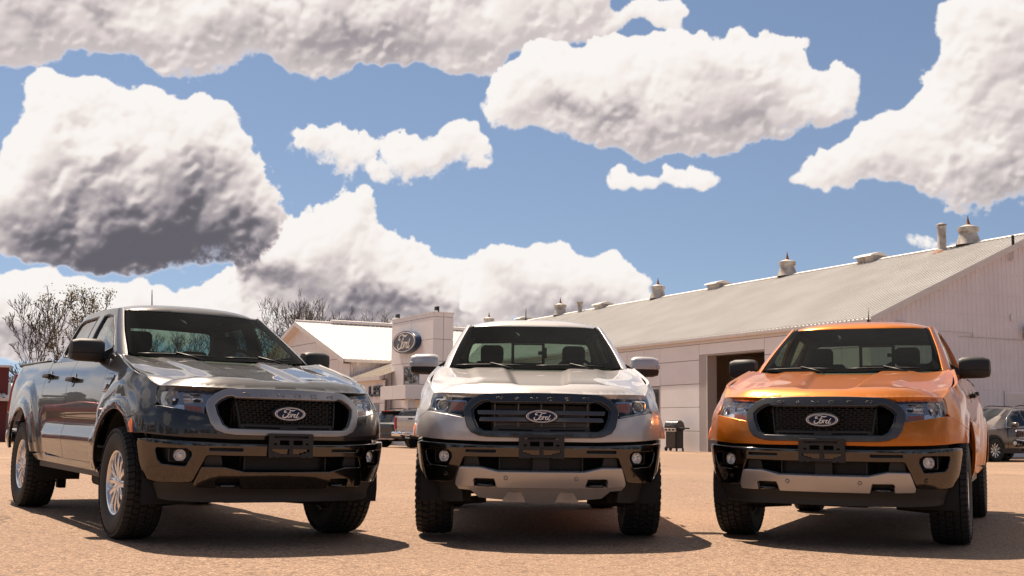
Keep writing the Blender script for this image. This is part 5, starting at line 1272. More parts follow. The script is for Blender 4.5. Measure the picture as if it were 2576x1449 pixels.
def frame_at(S, u, v, off=0.0, roll=0.0):
    """matrix: x along u, y along v (up), z outwards at a surface point"""
    P = S(np.array([u]), np.array([v]))[0]; N = snorm(S, np.array([u]), np.array([v]))[0]
    z = Vector(N); x = Vector((0, 0, 1)).cross(z).normalized(); y = z.cross(x)
    M = Matrix.Identity(4)
    for i, q in enumerate((x, y, z)):
        for r in range(3): M[r][i] = q[r]
    M.translation = Vector(P) + z * off
    return M
# ---- wheel: axis along x, outer face towards +x
TR = .392; TW = .265; RR = .222
def tyre_mesh():
    m = MB(); w = TW / 2
    prof = [(RR - .012, -w + .035), (RR + .004, -w + .020), (RR + .02, -w + .012), (.30, -w - .002), (.345, -w + .003), (.368, -w + .014), (TR - .013, -w + .034), (TR - .012, 0),
            (TR - .013, w - .034), (.368, w - .014), (.345, w - .003), (.30, w + .002), (RR + .02, w - .012), (RR + .004, w - .020), (RR - .012, w - .035)]
    m.lathe(prof, 72, 'X'); return m.mesh('tyre', RUBBER, 'auto')
def tread_mesh(kind):
    """raised blocks round the tyre: rugged all terrain or a milder pattern"""
    m = MB(); w = TW / 2; n = 44 if kind else 52; rnd = random.Random(3)
    def block(a, x0, x1, da, skew, r0, r1, ch=.004):
        V = []
        for r, g in ((r0, 0), (r1 - ch, 0), (r1, ch)):
            for (x, t) in ((x0 + g, a - da + g / r), (x1 - g, a - da + g / r + skew), (x1 - g, a + da - g / r + skew), (x0 + g, a + da - g / r)):
                rr = r - max(0, abs(x) - (w - .055)) ** 2 * 5.5
                V.append((x, rr * math.sin(t), rr * math.cos(t)))
        F = []
        for k in (0, 4):
            for i in range(4): F.append((k + i, k + (i + 1) % 4, k + 4 + (i + 1) % 4, k + 4 + i)[::-1])
        F.append((11, 10, 9, 8)); m.add(V, F)
    st = 2 * math.pi / n
    rows = [(-w + .004, -w + .052, .36, .25), (-w + .060, -w + .102, .34, -.35), (-w + .110, w - .110, .37, .3), (w - .102, w - .060, .34, -.35), (w - .052, w - .004, .36, .25)]
    for q, (x0, x1, fill, sk) in enumerate(rows):
        for i in range(n):
            a = i * st + (q % 2) * st * .5
            if kind:
                j = .1 * st * ((i % 3) - 1)
                block(a + j, x0 - .003 * (i % 2), x1 + .003 * ((i + 1) % 2), st * (fill - .02 * (i % 2)), sk * st * (1 if i % 2 else .6), TR - .016, TR)
            else:
                block(a, x0, x1 + .002, st * .43, sk * st * .6, TR - .016, TR)
    # shoulder lugs reaching down the sidewall
    for s in (-1, 1):
        for i in range(n):
            a = i * st + (.0 if s < 0 else st * .5)
            V = []
            for r, x in ((.352, w - .0005), (TR - .020, w - .015)):
                for d in (-.30, .30): V.append((s * (x + .004), r * math.sin(a + d * st), r * math.cos(a + d * st)))
            for r, x in ((.352, w - .012), (TR - .020, w - .03)):
                for d in (-.30, .30): V.append((s * x, r * math.sin(a + d * st), r * math.cos(a + d * st)))
            F = [(0, 1, 3, 2), (0, 4, 5, 1), (1, 5, 7, 3), (2, 3, 7, 6), (0, 2, 6, 4)]
            if s > 0: F = [f[::-1] for f in F]
            m.add(V, F)
    return m.mesh('tread', RUBBER, False)
def rim_mesh():
    m = MB(); w = TW / 2
    m.lathe([(RR - .004, w - .036), (RR + .006, w - .024), (RR + .001, w - .018), (RR - .010, w - .022), (RR - .020, w - .045), (RR - .026, w - .12), (RR - .02, -w + .03), (RR, -w + .02)], 60, 'X')
    return m.mesh('rim', ALLOY, 'auto')
def spokes_mesh():
    m = MB(); w = TW / 2
    for i in range(6):
        t = i * math.pi / 3
        for s in (-1, 1):
            pr = []
            for r, tw, dx, hw, th in ((.045, .020, .040, .018, .03), (.10, .031, .034, .020, .03), (.16, .041, .030, .022, .028), (.209, .054, .040, .027, .03)):
                pr.append((r, s * tw, w - dx, hw, th))
            V = []
            for r, y, x, hw, th in pr: V += [(x, y - hw, r), (x + .006, y, r), (x, y + hw, r), (x - th, y + hw, r), (x - th, y - hw, r)]
            F = []
            for k in range(3):
                for q in range(5): F.append((k * 5 + q, k * 5 + (q + 1) % 5, (k + 1) * 5 + (q + 1) % 5, (k + 1) * 5 + q))
            m.add(V, F, Matrix.Rotation(t, 4, 'X'))
    m.lathe([(.001, w - .026), (.030, w - .027), (.036, w - .034), (.052, w - .036), (.066, w - .044), (.068, w - .08), (.001, w - .08)], 30, 'X')
    return m.mesh('spokes', ALLOY, 'auto')
def make_wheel(parent, x, y, side, kind, steer=0.0, spin=0.0):
    e = empty('wheel', (x, y, ZW + .005)); e.parent = parent
    e.rotation_euler = (spin, 0, steer if side > 0 else math.pi + steer)
    obj('tyre', cached('tyre', tyre_mesh, RUBBER), e)
    obj('tread', cached('tread%d' % kind, lambda: tread_mesh(kind), RUBBER), e)
    obj('rim', cached('rim', rim_mesh, ALLOY), e); obj('spokes', cached('spokes', spokes_mesh, ALLOY), e)
    def brake():
        m = MB(); m.lathe([(.001, .02), (.16, .02), (.16, .045), (.001, .045)], 30, 'X'); m.lathe([(.001, -.05), (.205, -.05), (.205, -.06), (.001, -.06)], 30, 'X'); return m.mesh('brake_disc', STEEL_DARK, 'auto')
    obj('brake_disc', cached('brake', brake, STEEL_DARK), e)
    def nuts():
        m = MB()
        for k in range(6):
            t = k * math.pi / 3 + .52; m.tube([(TW / 2 - .045, .048 * math.cos(t), .048 * math.sin(t)), (TW / 2 - .032, .048 * math.cos(t), .048 * math.sin(t))], .009, 6)
        return m.mesh('lug_nuts', CHROME, False)
    obj('lug_nuts', cached('nuts', nuts, CHROME), e)
    return e

def lamp_frame(s, u, z, off, fwd=.6):
    M = frame_at(SK, s * u, z, off); zv = (Vector((M[0][2], M[1][2], 0)).normalized() * (1 - fwd) + Vector((0, -1, .04)) * fwd).normalized(); x = Vector((0, 0, 1)).cross(zv).normalized(); y = zv.cross(x)
    R = Matrix.Identity(4)
    for i, q in enumerate((x, y, zv)):
        for r in range(3): R[r][i] = q[r]
    R.translation = M.translation; return R
def headlight(parent, s, led, key):
    sg = (lambda p: [(s * q[0], q[1]) for q in p])
    e = empty('headlight'); e.parent = parent
    # bucket behind the lens
    bucket = BLACK_GLOSS if led else LAMP_SATIN
    cpanel('lamp_housing', Off(SK, -.105), sg(lens_shrink(HL, .97)), bucket, e, ('hb', s, led), res=.03, depth=-.10, bev=0)
    if led:
        M = lamp_frame(s, .790, .998, -.050)
        m = MB(); m.lathe([(.004, .02), (.022, .016), (.034, .004), (.036, -.01)], 28); o = m.obj('projector_lens', pmat('projector_glass', (.10, .09, .075), .03, .0, coat=1.0, noise=(30, .8, (.45, .36, .2))), e, smooth='auto'); o.matrix_local = M
        m = MB(); m.lathe([(.036, -.01), (.036, .012), (.041, .014), (.043, -.01)], 28); o = m.obj('projector_ring', CHROME, e, smooth='auto'); o.matrix_local = M
        def fr():
            mm = MB(); P = fillet([(-.062, -.05), (.058, -.052), (.066, .046), (-.058, .05)], .022)
            Pi = [(p[0] * .86, p[1] * .84) for p in P]; n = len(P); V = [(p[0], p[1], .012) for p in P] + [(p[0], p[1], .02) for p in Pi] + [(p[0], p[1], -.02) for p in Pi]
            F = [(i, (i + 1) % n, n + (i + 1) % n, n + i) for i in range(n)] + [(n + i, n + (i + 1) % n, 2 * n + (i + 1) % n, 2 * n + i) for i in range(n)]
            mm.add(V, F); return mm.mesh('lamp_bezel', CHROME, 'auto')
        o = obj('lamp_bezel', cached('bz', fr, CHROME), e); o.matrix_local = M
        M2 = lamp_frame(s, .640, .985, -.040)
        m = MB(); P = [(-.05, -.032), (.045, -.036), (.045, .032), (-.062, .03)] if s > 0 else [(-.045, -.036), (.05, -.032), (.062, .03), (-.045, .032)]
        m.prism(fillet(P, .008), -.01, .004); o = m.obj('turn_signal', AMBER_DIM, e); o.matrix_local = M2
        m = MB(); P2 = [(p[0] * 1.22, p[1] * 1.3) for p in P]; n = 4
        V = [(p[0], p[1], .004) for p in P2] + [(p[0] * 1.05, p[1] * 1.05, .008) for p in P] + [(p[0], p[1], -.012) for p in P2]
        m.add(V, [(i, (i + 1) % n, n + (i + 1) % n, n + i) for i in range(n)]); o = m.obj('turn_bezel', CHROME, e); o.matrix_local = M2
        strip = [(s * u, z + .006) for u, z in ((.590, .893), (.70, .912), (.872, .936), (.905, .957))]; strip2 = [(s * u, z) for u, z in ((.895, .972), (.865, .955), (.70, .929), (.590, .910))]
        panel('light_strip', Off(SK, -.02), strip + strip2, pmat('drl_white', (.30, .29, .28), .25, noise=(300, .8, (.12, .11, .1))), e, res=.02, depth=.005, bev=0)
    else:
        M = lamp_frame(s, .790, .998, -.045)
        def bowl():
            mm = MB(); nseg = 30; V = []; F = []; rr = [(.004, -.055), (.02, -.050), (.036, -.038), (.05, -.020), (.058, .0)]
            for k in range(nseg):
                t = 2 * math.pi * k / nseg
                for i, (r, h) in enumerate(rr):
                    f = 1 + .03 * (1 if k % 2 else -1) * (i > 0); V.append((r * f * math.cos(t) * 1.02, r * f * math.sin(t), h))
            for k in range(nseg):
                q = (k + 1) % nseg
                for i in range(len(rr) - 1): F.append((k * 5 + i, q * 5 + i, q * 5 + i + 1, k * 5 + i + 1))
            mm.add(V, F); return mm.mesh('reflector_bowl', REFLECTOR, False)
        o = obj('reflector_bowl', cached('bowl', bowl, REFLECTOR), e); o.matrix_local = M
        m = MB(); m.lathe([(.001, .0), (.010, -.002), (.011, -.04), (.001, -.04)], 16); o = m.obj('bulb_shield', CHROME, e, smooth='auto'); o.matrix_local = M
        circ = [(s * .800 + .060 * math.cos(a), .998 + .056 * math.sin(a)) for a in np.linspace(0, 2 * math.pi, 25)[:-1]]
        hbx = [(s * u, z) for u, z in ((.575, .962), (.715, .960), (.715, 1.034), (.585, 1.030))]
        cpanel('lamp_bezel', Off(SK, -.030), sg(lens_shrink(HL, .95)), LAMP_SATIN, e, ('lbz', s), holes=[circ, hbx], res=.02, depth=.03, bev=.003)
        # faceted high beam reflector, inboard
        M2 = lamp_frame(s, .640, .996, -.035)
        def hb():
            mm = MB(); nx, ny = 7, 5; V = []; F = []
            for iy in range(ny + 1):
                for ix in range(nx + 1):
                    x = -.07 + .14 * ix / nx; y = -.034 + .068 * iy / ny; d = -.055 + .05 * ((x / .075) ** 2 * .6 + (y / .036) ** 2 * .5); V.append((x, y, d))
            for iy in range(ny):
                for ix in range(nx):
                    a = iy * (nx + 1) + ix; F.append((a, a + 1, a + nx + 2, a + nx + 1))
            mm.add(V, F); return mm.mesh('high_beam_reflector', REFLECTOR, False)
        o = obj('high_beam_reflector', cached('hbr', hb, REFLECTOR), e); o.matrix_local = M2
        m = MB(); m.lathe([(.001, .0), (.007, -.002), (.008, -.04), (.001, -.04)], 14); o = m.obj('bulb_shield', CHROME, e, smooth='auto'); o.matrix_local = M2
        A = [(s * u, z) for u, z in ((.582, .900), (.700, .919), (.705, .948), (.590, .938))]
        panel('turn_signal', Off(SK, -.03), A, AMBER_DIM, e, res=.02, off=.006, depth=.01, bev=0)
        A = [(s * u, z) for u, z in ((.705, .917), (.79, .932), (.74, .952), (.705, .948))]
        panel('side_reflector', Off(SK, -.034), A, REFLECTOR, e, res=.02, off=.010, depth=.01, bev=0)
    cpanel('lens', SK, sg(lens_shrink(HL, .99)), CLEAR, e, ('hlens', s), res=.02, off=-.002, depth=.01, bev=.004)
    return e

def grille(parent, kind, ring_mat, inner_mat):
    e = empty('grille'); e.parent = parent
    cpanel('grille_surround', SK, both(GRO), ring_mat, e, 'gr%s' % ring_mat.name, holes=[both(GRI)], res=.018, off=.018, depth=.03, bev=.007)
    cpanel('grille_inner_rim', SK, both([(p[0] * .998, p[1]) for p in GRI]), BLACK_GLOSS, e, 'gir', holes=[[(p[0] * .965, .89 + (p[1] - .89) * .93) for p in both(GRI)]], res=.02, off=.004, depth=.05, bev=.003)
    # lettering on the upper bar
    def letters(lm):
        m = MB()
        G = {'R': [[(0, 0), (0, 1), (.8, 1), (1, .85), (1, .6), (.8, .45), (0, .45)], [(.6, .45), (1, 0)]], 'A': [[(0, 0), (.45, 1), (.55, 1), (1, 0)], [(.2, .35), (.8, .35)]], 'N': [[(0, 0), (0, 1), (1, 0), (1, 1)]],
             'G': [[(1, .95), (.15, 1), (0, .85), (0, .15), (.15, 0), (1, 0), (1, .45), (.55, .45)]], 'E': [[(1, 1), (0, 1), (0, 0), (1, 0)], [(0, .5), (.85, .5)]]}
        for ch, uc in zip('RANGER', (-.297, -.174, -.055, .067, .192, .318)):
            for line in G[ch]:
                for (a, b), (c, d) in zip(line[:-1], line[1:]):
                    pts = []
                    for x, y in ((a, b), (c, d)):
                        u = uc + (x - .5) * .046; z = 1.017 + (y - .5) * .020
                        P = SK(np.array([u]), np.array([z]))[0] + snorm(SK, np.array([u]), np.array([z]))[0] * .0205; pts.append(P)
                    m.tube(pts, .0018, 5)
        return m.mesh('model_lettering', lm, True)
    lm_ = {'ring_silver': SATIN_GREY, 'ring_dark_gloss': LETTER_DIM, 'ring_mid_grey': LETTER_DIM}[ring_mat.name]; inner_keep = inner_mat
    obj('model_lettering', cached('rl' + lm_.name, lambda: letters(lm_), lm_), e)
    # pods at both ends with honeycomb
    for s in (-1, 1):
        def pod():
            m = MB(); r = .0135
            for i in range(14):
                for j in range(18):
                    u = .345 + i * r * 1.75; z = .78 + j * r * 1.0 * .93
                    if i % 2: z += r * .46
                    if not inpoly(np.array([[u, z]]), [(p[0] * .97, .89 + (p[1] - .89) * .95) for p in both(GRI)])[0] or u < .345 + (z - .79) * .15 + .012: continue
                    c = SK(np.array([s * u]), np.array([z]))[0]; x, y0, zz = c
                    H = [(x + r * 1.02 * math.cos(a), zz + r * .62 * math.sin(a)) for a in [k * math.pi / 3 for k in range(6)]]
                    for k in range(6):
                        a, b = H[k], H[(k + 1) % 6]; ai, bi = [((q[0] - x) * .80 + x, (q[1] - zz) * .76 + zz) for q in (a, b)]
                        m.add([(a[0], y0 + .022, a[1]), (b[0], y0 + .022, b[1]), (bi[0], y0 + .040, bi[1]), (ai[0], y0 + .040, ai[1])], [(0, 1, 2, 3)])
            return m.mesh('honeycomb_insert', GRILLE_BLACK, False)
        obj('honeycomb_insert', cached(('pod', s), pod, GRILLE_BLACK), e)
        def bar():
            m = MB(); 
            for (u0, z0), (u1, z1) in (((s * .366, 1.0), (s * .338, .785)),):
                p = [SK(np.array([u0 + (u1 - u0) * t]), np.array([z0 + (z1 - z0) * t]))[0] + np.array([0, .012, 0]) for t in np.linspace(0, 1, 6)]; m.tube(p, .0065, 6)
            return m.mesh('grille_post', BLACK_SOFT, True)
        if kind == 'mesh': obj('grille_post', cached(('post', s), bar, BLACK_SOFT), e)
    low = both([(0, .784), (.345, .785), (.35, .815), (.33, .822), (0, .822)])
    sl = [fillet([(s * .06, .794), (s * .315, .796), (s * .318, .810), (s * .06, .808)], .005, 2) for s in (-1, 1)]
    cpanel('grille_lower_bar', SK, low, BLACK_SOFT, e, 'glow', holes=sl, res=.02, off=-.012, depth=.02, bev=.003)
    if kind == 'mesh':
        def net():
            m = MB(); rows = 11; z0, z1 = .828, .992
            for j in range(rows):
                z = z0 + (z1 - z0) * j / (rows - 1); ue = .338 + (z - .785) * .13
                line = [SK(np.array([u]), np.array([z]))[0] + np.array([0, .016, 0]) for u in np.linspace(-ue, ue, 25)]
                for a, b in zip(line[:-1], line[1:]):
                    t = .0022; d = .02
                    m.add([(a[0], a[1], a[2] - t), (b[0], b[1], b[2] - t), (b[0], b[1], b[2] + t), (a[0], a[1], a[2] + t), (a[0], a[1] + d, a[2] - t), (b[0], b[1] + d, b[2] - t), (b[0], b[1] + d, b[2] + t), (a[0], a[1] + d, a[2] + t)], [(0, 1, 2, 3), (3, 2, 6, 7), (0, 4, 5, 1)])
            n = 13
            for j in range(rows - 1):
                za = z0 + (z1 - z0) * j / (rows - 1); zb = z0 + (z1 - z0) * (j + 1) / (rows - 1); ue = .338 + (za - .785) * .13
                for i in range(n + 1):
                    u = -ue + 2 * ue * (i + (.5 if j % 2 else 0)) / n
                    if abs(u) > ue: continue
                    p = SK(np.array([u]), np.array([(za + zb) / 2]))[0]; m.cbox((p[0], p[1] + .024, (za + zb) / 2), (.012, .022, zb - za))
            return m.mesh('grille_mesh', GRILLE_BLACK, False)
        obj('grille_mesh', cached('net', net, GRILLE_BLACK), e)
    else:
        for za, zb, w0, w1 in ((.912, .936, .462, .455), (.863, .887, .440, .448)):
            A = both([(0, za), (w1, za), (w0, zb), (0, zb)])
            cpanel('grille_bar', SK, A, inner_mat, e, 'gb%.2f' % za, res=.02, off=.004, depth=.025, bev=.003)
        def fins():
            m = MB()
            for z in (.828, .838, .848, .857):
                p = [SK(np.array([u]), np.array([z]))[0] + np.array([0, .03, 0]) for u in np.linspace(-.33, .33, 9)]; m.tube(p, .0028, 4)
            for u in (-.335, -.165, 0, .165, .335):
                for za, zb in ((.822, .86), (.89, .91), (.94, .998)):
                    p = SK(np.array([u]), np.array([za]))[0]; m.box((p[0] - .005, p[1] + .03, za), (p[0] + .005, p[1] + .05, zb))
            for za in (.893, .900):
                p = [SK(np.array([u]), np.array([za]))[0] + np.array([0, .03, 0]) for u in np.linspace(-.31, .31, 9)]; m.tube(p, .0028, 4)
            return m.mesh('grille_fins', BAR_DARK, False)
        obj('grille_fins', cached('fins', fins, BAR_DARK), e)
        m = MB(); m.cbox((0, -.855, .899), (.62, .02, .030)); m.obj('camera_bar', BLACK_SOFT, e)
    M = Matrix.Translation((0, -.902, .899)) @ Matrix.Rotation(math.radians(90), 4, 'X')
    m = MB(); m.lathe([(.001, .0), (1.0, 0), (1.03, -.010), (1.03, -.05)], 56, M=Matrix.Diagonal((.121, .050, 1, 1))); o = m.obj('badge_plinth', BLACK_SOFT, e, smooth='auto'); o.matrix_local = M
    oval_badge(e, M, .114, .046, .008, BADGE_BLUE, BADGE_SILVER)
    return e

def plate_bracket(parent):
    y0 = -.958
    P = [(-.159, .603), (-.128, .603), (-.128, .609), (-.112, .609), (-.112, .603), (-.085, .603), (-.085, .609), (.075, .609), (.075, .603), (.105, .603), (.105, .609), (.12, .609), (.12, .603), (.159, .603), (.159, .758), (.154, .763), (-.154, .763), (-.159, .758)]
    H = [fillet([(-.124, .734), (.126, .734), (.126, .750), (-.124, .750)], .004, 2)]
    for s in (-1, 1):
        H += [fillet([(s * .013, .684), (s * .084, .684), (s * .084, .721), (s * .013, .721)], .004, 2), [(s * .013, .622), (s * .075, .622), (s * .078, .631), (s * .105, .632), (s * .110, .640), (s * .135, .641), (s * .135, .663), (s * .013, .663)],
              fillet([(s * .103, .687), (s * .127, .687), (s * .127, .702), (s * .103, .702)], .003, 2)]
    o = cpanel('plate_bracket', Plane((0, y0, 0), (1, 0, 0), (0, 0, 1)), P, BLACK_SOFT, parent, 'plate', holes=H, res=.03, depth=.012, bev=.002)
    def bolt():
        m = MB(); m.lathe([(.001, .004), (.006, .003), (.007, 0)], 10, M=Matrix.Translation((0, y0, .6755)) @ Matrix.Rotation(math.radians(90), 4, 'X')); m.tube([(-.1, y0 + .006, .742), (.1, y0 + .006, .742)], .005, 6); return m.mesh('bolt', BLACK, True)
    obj('bolt', cached('pbolt', bolt, BLACK), o)

def front_bumper(parent, cfg):
    e = empty('front_bumper'); e.parent = parent
    H = [SLOT, mirror(SLOT), FOGP, mirror(FOGP)]
    cpanel('bumper_bar', BP, both(BUMP), cfg['bumper'], e, 'bump', holes=H, res=.022, depth=.035, bev=.008)
    for s in (-1, 1):
        sg = lambda p: [(s * q[0], q[1]) for q in p]
        # pocket with lamp
        cpanel('lamp_pocket', Off(BP, -.075), sg([(q[0] * 1.0, q[1]) for q in FOGP]), BLACK, e, ('pk', s), res=.03, depth=-.075, bev=0)
        M = frame_at(BP, s * .752, .604, -.055); M = Matrix.Translation(M.translation) @ Matrix.Rotation(s * .45, 4, 'Z') @ Matrix.Rotation(math.radians(90), 4, 'X')
        f = empty('fog_lamp'); f.parent = e; f.matrix_local = M
        def hous():
            m = MB(); P = fillet([(-.075, -.044), (.068, -.044), (.068, .044), (-.075, .044)], .014, 3); n = len(P); Pi = [(p[0] * .86, p[1] * .84) for p in P]
            V = [(p[0], p[1], -.03) for p in P] + [(p[0], p[1], .022) for p in P] + [(p[0], p[1], .028) for p in Pi] + [(p[0], p[1], -.01) for p in Pi]
            F = [(k * n + i, k * n + (i + 1) % n, (k + 1) * n + (i + 1) % n, (k + 1) * n + i) for k in range(3) for i in range(n)]; F.append(tuple(3 * n + i for i in range(n))); m.add(V, F); return m.mesh('lamp_surround', BLACK_SOFT, False)
        obj('lamp_surround', cached('fh', hous, BLACK_SOFT), f)
        def refl():
            m = MB(); nseg = 22; rr = [(.003, -.012), (.02, -.006), (.034, .006), (.041, .022)]; V = []; F = []
            for k in range(nseg):
                t = 2 * math.pi * k / nseg
                for i, (r, h) in enumerate(rr):
                    g = 1 + .035 * (1 if k % 2 else -1) * (0 < i < 3); V.append((r * g * math.cos(t), r * g * math.sin(t), h))
            for k in range(nseg):
                q = (k + 1) % nseg
                for i in range(3): F.append((k * 4 + i, q * 4 + i, q * 4 + i + 1, k * 4 + i + 1))
            m.add(V, F); m.lathe([(.001, .016), (.009, .014), (.010, -.01)], 12); return m.mesh('lamp_reflector', REFLECTOR, False)
        obj('lamp_reflector', cached('fr', refl, REFLECTOR), f)
        def gl():
            m = MB(); m.lathe([(.001, .034), (.02, .033), (.034, .029), (.042, .021)], 26); return m.mesh('lamp_glass', CLEAR, True)
        obj('lamp_glass', cached('fg', gl, CLEAR), f)
        # recess behind the slot, filler block and honeycomb of the lower opening
        cpanel('slot_recess', Off(BP, -.03), sg(SLOT), BLACK, e, ('sl', s), res=.03, depth=-.03, bev=0)
        cpanel('filler_panel', Off(BP, -.035), sg([(.577, .536), (.450, .538), (.466, .612), (.562, .614)]), BLACK_SOFT, e, ('fp', s), res=.03, depth=.03, bev=.004)
        def honey():
            m = MB(); r = .0105
            for i in range(16):
                for j in range(9):
                    u = .300 + i * r * 1.7; z = .512 + j * r * 1.25
                    if i % 2: z += r * .62
                    if z > .606 or u > .455 or z < .524 + (u - .43) * .14: continue
                    c = BP(np.array([s * u]), np.array([z]))[0]; x, y0, zz = c
                    Hx = [(x + r * 1.05 * math.cos(a), zz + r * .72 * math.sin(a)) for a in [k * math.pi / 3 for k in range(6)]]
                    for k in range(6):
                        a, b = Hx[k], Hx[(k + 1) % 6]; ai, bi = [((q[0] - x) * .70 + x, (q[1] - zz) * .66 + zz) for q in (a, b)]
                        m.add([(a[0], y0 + .05, a[1]), (b[0], y0 + .05, b[1]), (bi[0], y0 + .068, bi[1]), (ai[0], y0 + .068, ai[1])], [(0, 1, 2, 3)])
            p = BP(np.array([s * .296]), np.array([.56]))[0]; m.box((p[0] - .004, p[1] + .045, .51), (p[0] + .004, p[1] + .08, .612))
            return m.mesh('honeycomb_insert', BLACK_SOFT, False)
        obj('honeycomb_insert', cached(('hn', s), honey, BLACK_SOFT), e)
        if cfg['sensors']:
            for u, z, S_, of in ((.249, .468, Off(BP, .012), .002), (.713, .488, BP, .001)):
                M = frame_at(S_, s * u, z, of)
                m = MB(); m.lathe([(.001, .0035), (.0085, .003), (.0095, .001)], 16); o = m.obj('parking_sensor', cfg['skid'] if u < .5 else cfg['bumper'], e, smooth='auto'); o.matrix_local = M
                m = MB(); m.lathe([(.0105, .0005), (.0125, .003), (.0155, .0015), (.016, -.002)], 18); m.obj('sensor_ring', SATIN_GREY if u < .5 else BLACK_GLOSS, o, smooth='auto')
    # cooler behind the lower opening
    def cooler():
        m = MB(); m.cbox((0, -.80, .55), (.62, .02, .13))
        for k in range(13): m.cbox((0, -.815, .497 + k * .0085), (.58, .012, .003))
        return m.mesh('lower_cooler', BLACK, False)
    obj('lower_cooler', cached('cool', cooler, BLACK), e)
    if cfg['radar']:
        def rad():
            m = MB(); m.rbox((0, -.868, .552), (.125, .03, .11), .006)
            for k in range(4): m.cbox((0, -.885, .520 + k * .022), (.118, .006, .004))
            return m.mesh('radar_cover', BLACK_SOFT, False)
        obj('radar_cover', cached('radar', rad, BLACK_SOFT), e)
    cpanel('skid_bar', Off(BP, .012), both(SKID), cfg['skid'], e, 'skid', res=.022, depth=.03, bev=.007)
    for s in (-1, 1):
        cpanel('tow_recess', Off(BP, -.06), [(s * q[0], q[1]) for q in ((.300, .385), (.300, .470), (.50, .472), (.50, .385))], BLACK, e, ('tw', s), res=.04, depth=-.05, bev=0)
        def hook():
            m = MB(); x = s * .395; m.tube([(x - .05, -.84, .415), (x - .045, -.885, .411), (x, -.90, .41), (x + .045, -.885, .411), (x + .05, -.84, .415)], .011, 8); return m.mesh('tow_hook', BLACK_GLOSS, True)
        obj('tow_hook', cached(('hook', s), hook, BLACK_GLOSS), e)
    if cfg['dam']:
        D = both([(0, .300), (.55, .302), (.80, .308), (.90, .318), (.955, .405), (.93, .430), (.66, .432), (.60, .398), (0, .392)])
        cpanel('air_dam', Off(BP, -.022), D, BLACK_SOFT, e, 'dam', res=.04, depth=.02, bev=.004)
    else:
        SKP = [(0, .286), (.10, .290), (.135, .368), (.24, .369), (.27, .308), (.44, .322), (.50, .374), (.60, .382), (.616, .400), (.48, .398), (0, .394)]
        class Lean:
            def __call__(s_, u, v):
                P = BP(u, np.maximum(v, .40)); P = np.array(P); P[..., 1] += np.maximum(.40 - np.asarray(v), 0) * .75; P[..., 2] = v; return P
        cpanel('skid_plate', Lean(), both(SKP), cfg['skid'], e, 'skp', res=.025, depth=.012, bev=.004, off=.004)
        def ribs():
            m = MB()
            for s in (-1, 1):
                for k in range(4): m.cbox((s * .205, -.872 + k * .011, .352 - k * .015), (.075, .006, .004))
            m.box((-.27, -.80, .29), (.27, -.78, .40)); return m.mesh('skid_ribs', SATIN_GREY, False)
        obj('skid_ribs', cached('ribs', ribs, SATIN_GREY), e)
        for s in (-1, 1):
            cpanel('wheel_deflector', Off(BP, -.05), [(s * q[0], q[1]) for q in ((.60, .29), (.76, .285), (.86, .31), (.90, .42), (.72, .43), (.62, .40))], BLACK_SOFT, e, ('wd', s), res=.05, depth=.02, bev=.004)
    return e

def side_mirror(parent, s, cap, lamp):
    e = empty('door_mirror'); e.parent = parent
    def shell(half):
        # lofted housing: rounded section along x, from the outer end inwards
        pr = [(1.075, .88, 1.352, .03, .045), (1.066, .88, 1.352, .062, .072), (1.02, .872, 1.353, .078, .086), (.93, .862, 1.353, .085, .089), (.865, .855, 1.352, .084, .088), (.835, .855, 1.350, .072, .076), (.830, .86, 1.35, .03, .04)]
        m = MB(); V = []; F = []; n = 28
        for x, y, z, ry, rz in pr:
            for k in range(n):
                t = 2 * math.pi * k / n; c, q = math.cos(t), math.sin(t)
                px = abs(c) ** .62 * (1 if c > 0 else -1) * ry; pz = abs(q) ** .62 * (1 if q > 0 else -1) * rz
                if half == 1: pz = max(pz, -.022)
                if half == 0: pz = min(pz, -.025)
                V.append((s * x, y + px, z + pz))
        L = len(pr)
        for i in range(L - 1):
            for k in range(n):
                j = (k + 1) % n; f = (i * n + k, i * n + j, (i + 1) * n + j, (i + 1) * n + k); F.append(f if s > 0 else f[::-1])
        c0 = tuple(range(n)); c1 = tuple((L - 1) * n + k for k in range(n)); F += [c0[::-1] if s > 0 else c0, c1 if s > 0 else c1[::-1]]
        m.add(V, F); return m.mesh('mirror_cap' if half else 'mirror_base', cap if half else BLACK_SOFT, 'auto')
    obj('mirror_cap', cached(('mc', s), lambda: shell(1), cap), e)
    obj('mirror_base', cached(('mb', s), lambda: shell(0), BLACK_SOFT), e)
    def arm():
        m = MB(); m.rbox((s * .835, .85, 1.292), (.15, .07, .05), .02); m.prism([(0.72, 1.27), (.88, 1.262), (.88, 1.315), (.74, 1.40), (.72, 1.36)], -.03, .03, Matrix.Translation((0, .86, 0)) @ (Matrix.Diagonal((s, 1, 1, 1))) @ Matrix.Rotation(math.radians(90), 4, 'X'))
        return m.mesh('mirror_arm', BLACK, False)
    obj('mirror_arm', cached(('ma', s), arm, BLACK), e)
    m = MB(); m.rbox((s * .95, .945, 1.353), (.19, .01, .13), .004); m.obj('mirror_glass', CHROME, e)
    if lamp:
        m = MB(); m.rbox((s * 1.062, .845, 1.352), (.035, .09, .045), .016, seg=3); m.obj('mirror_lamp', pmat('clear_white_lens', (.6, .58, .55), .1, coat=1.0, noise=(120, .6, (.3, .28, .27))), e)
    return e

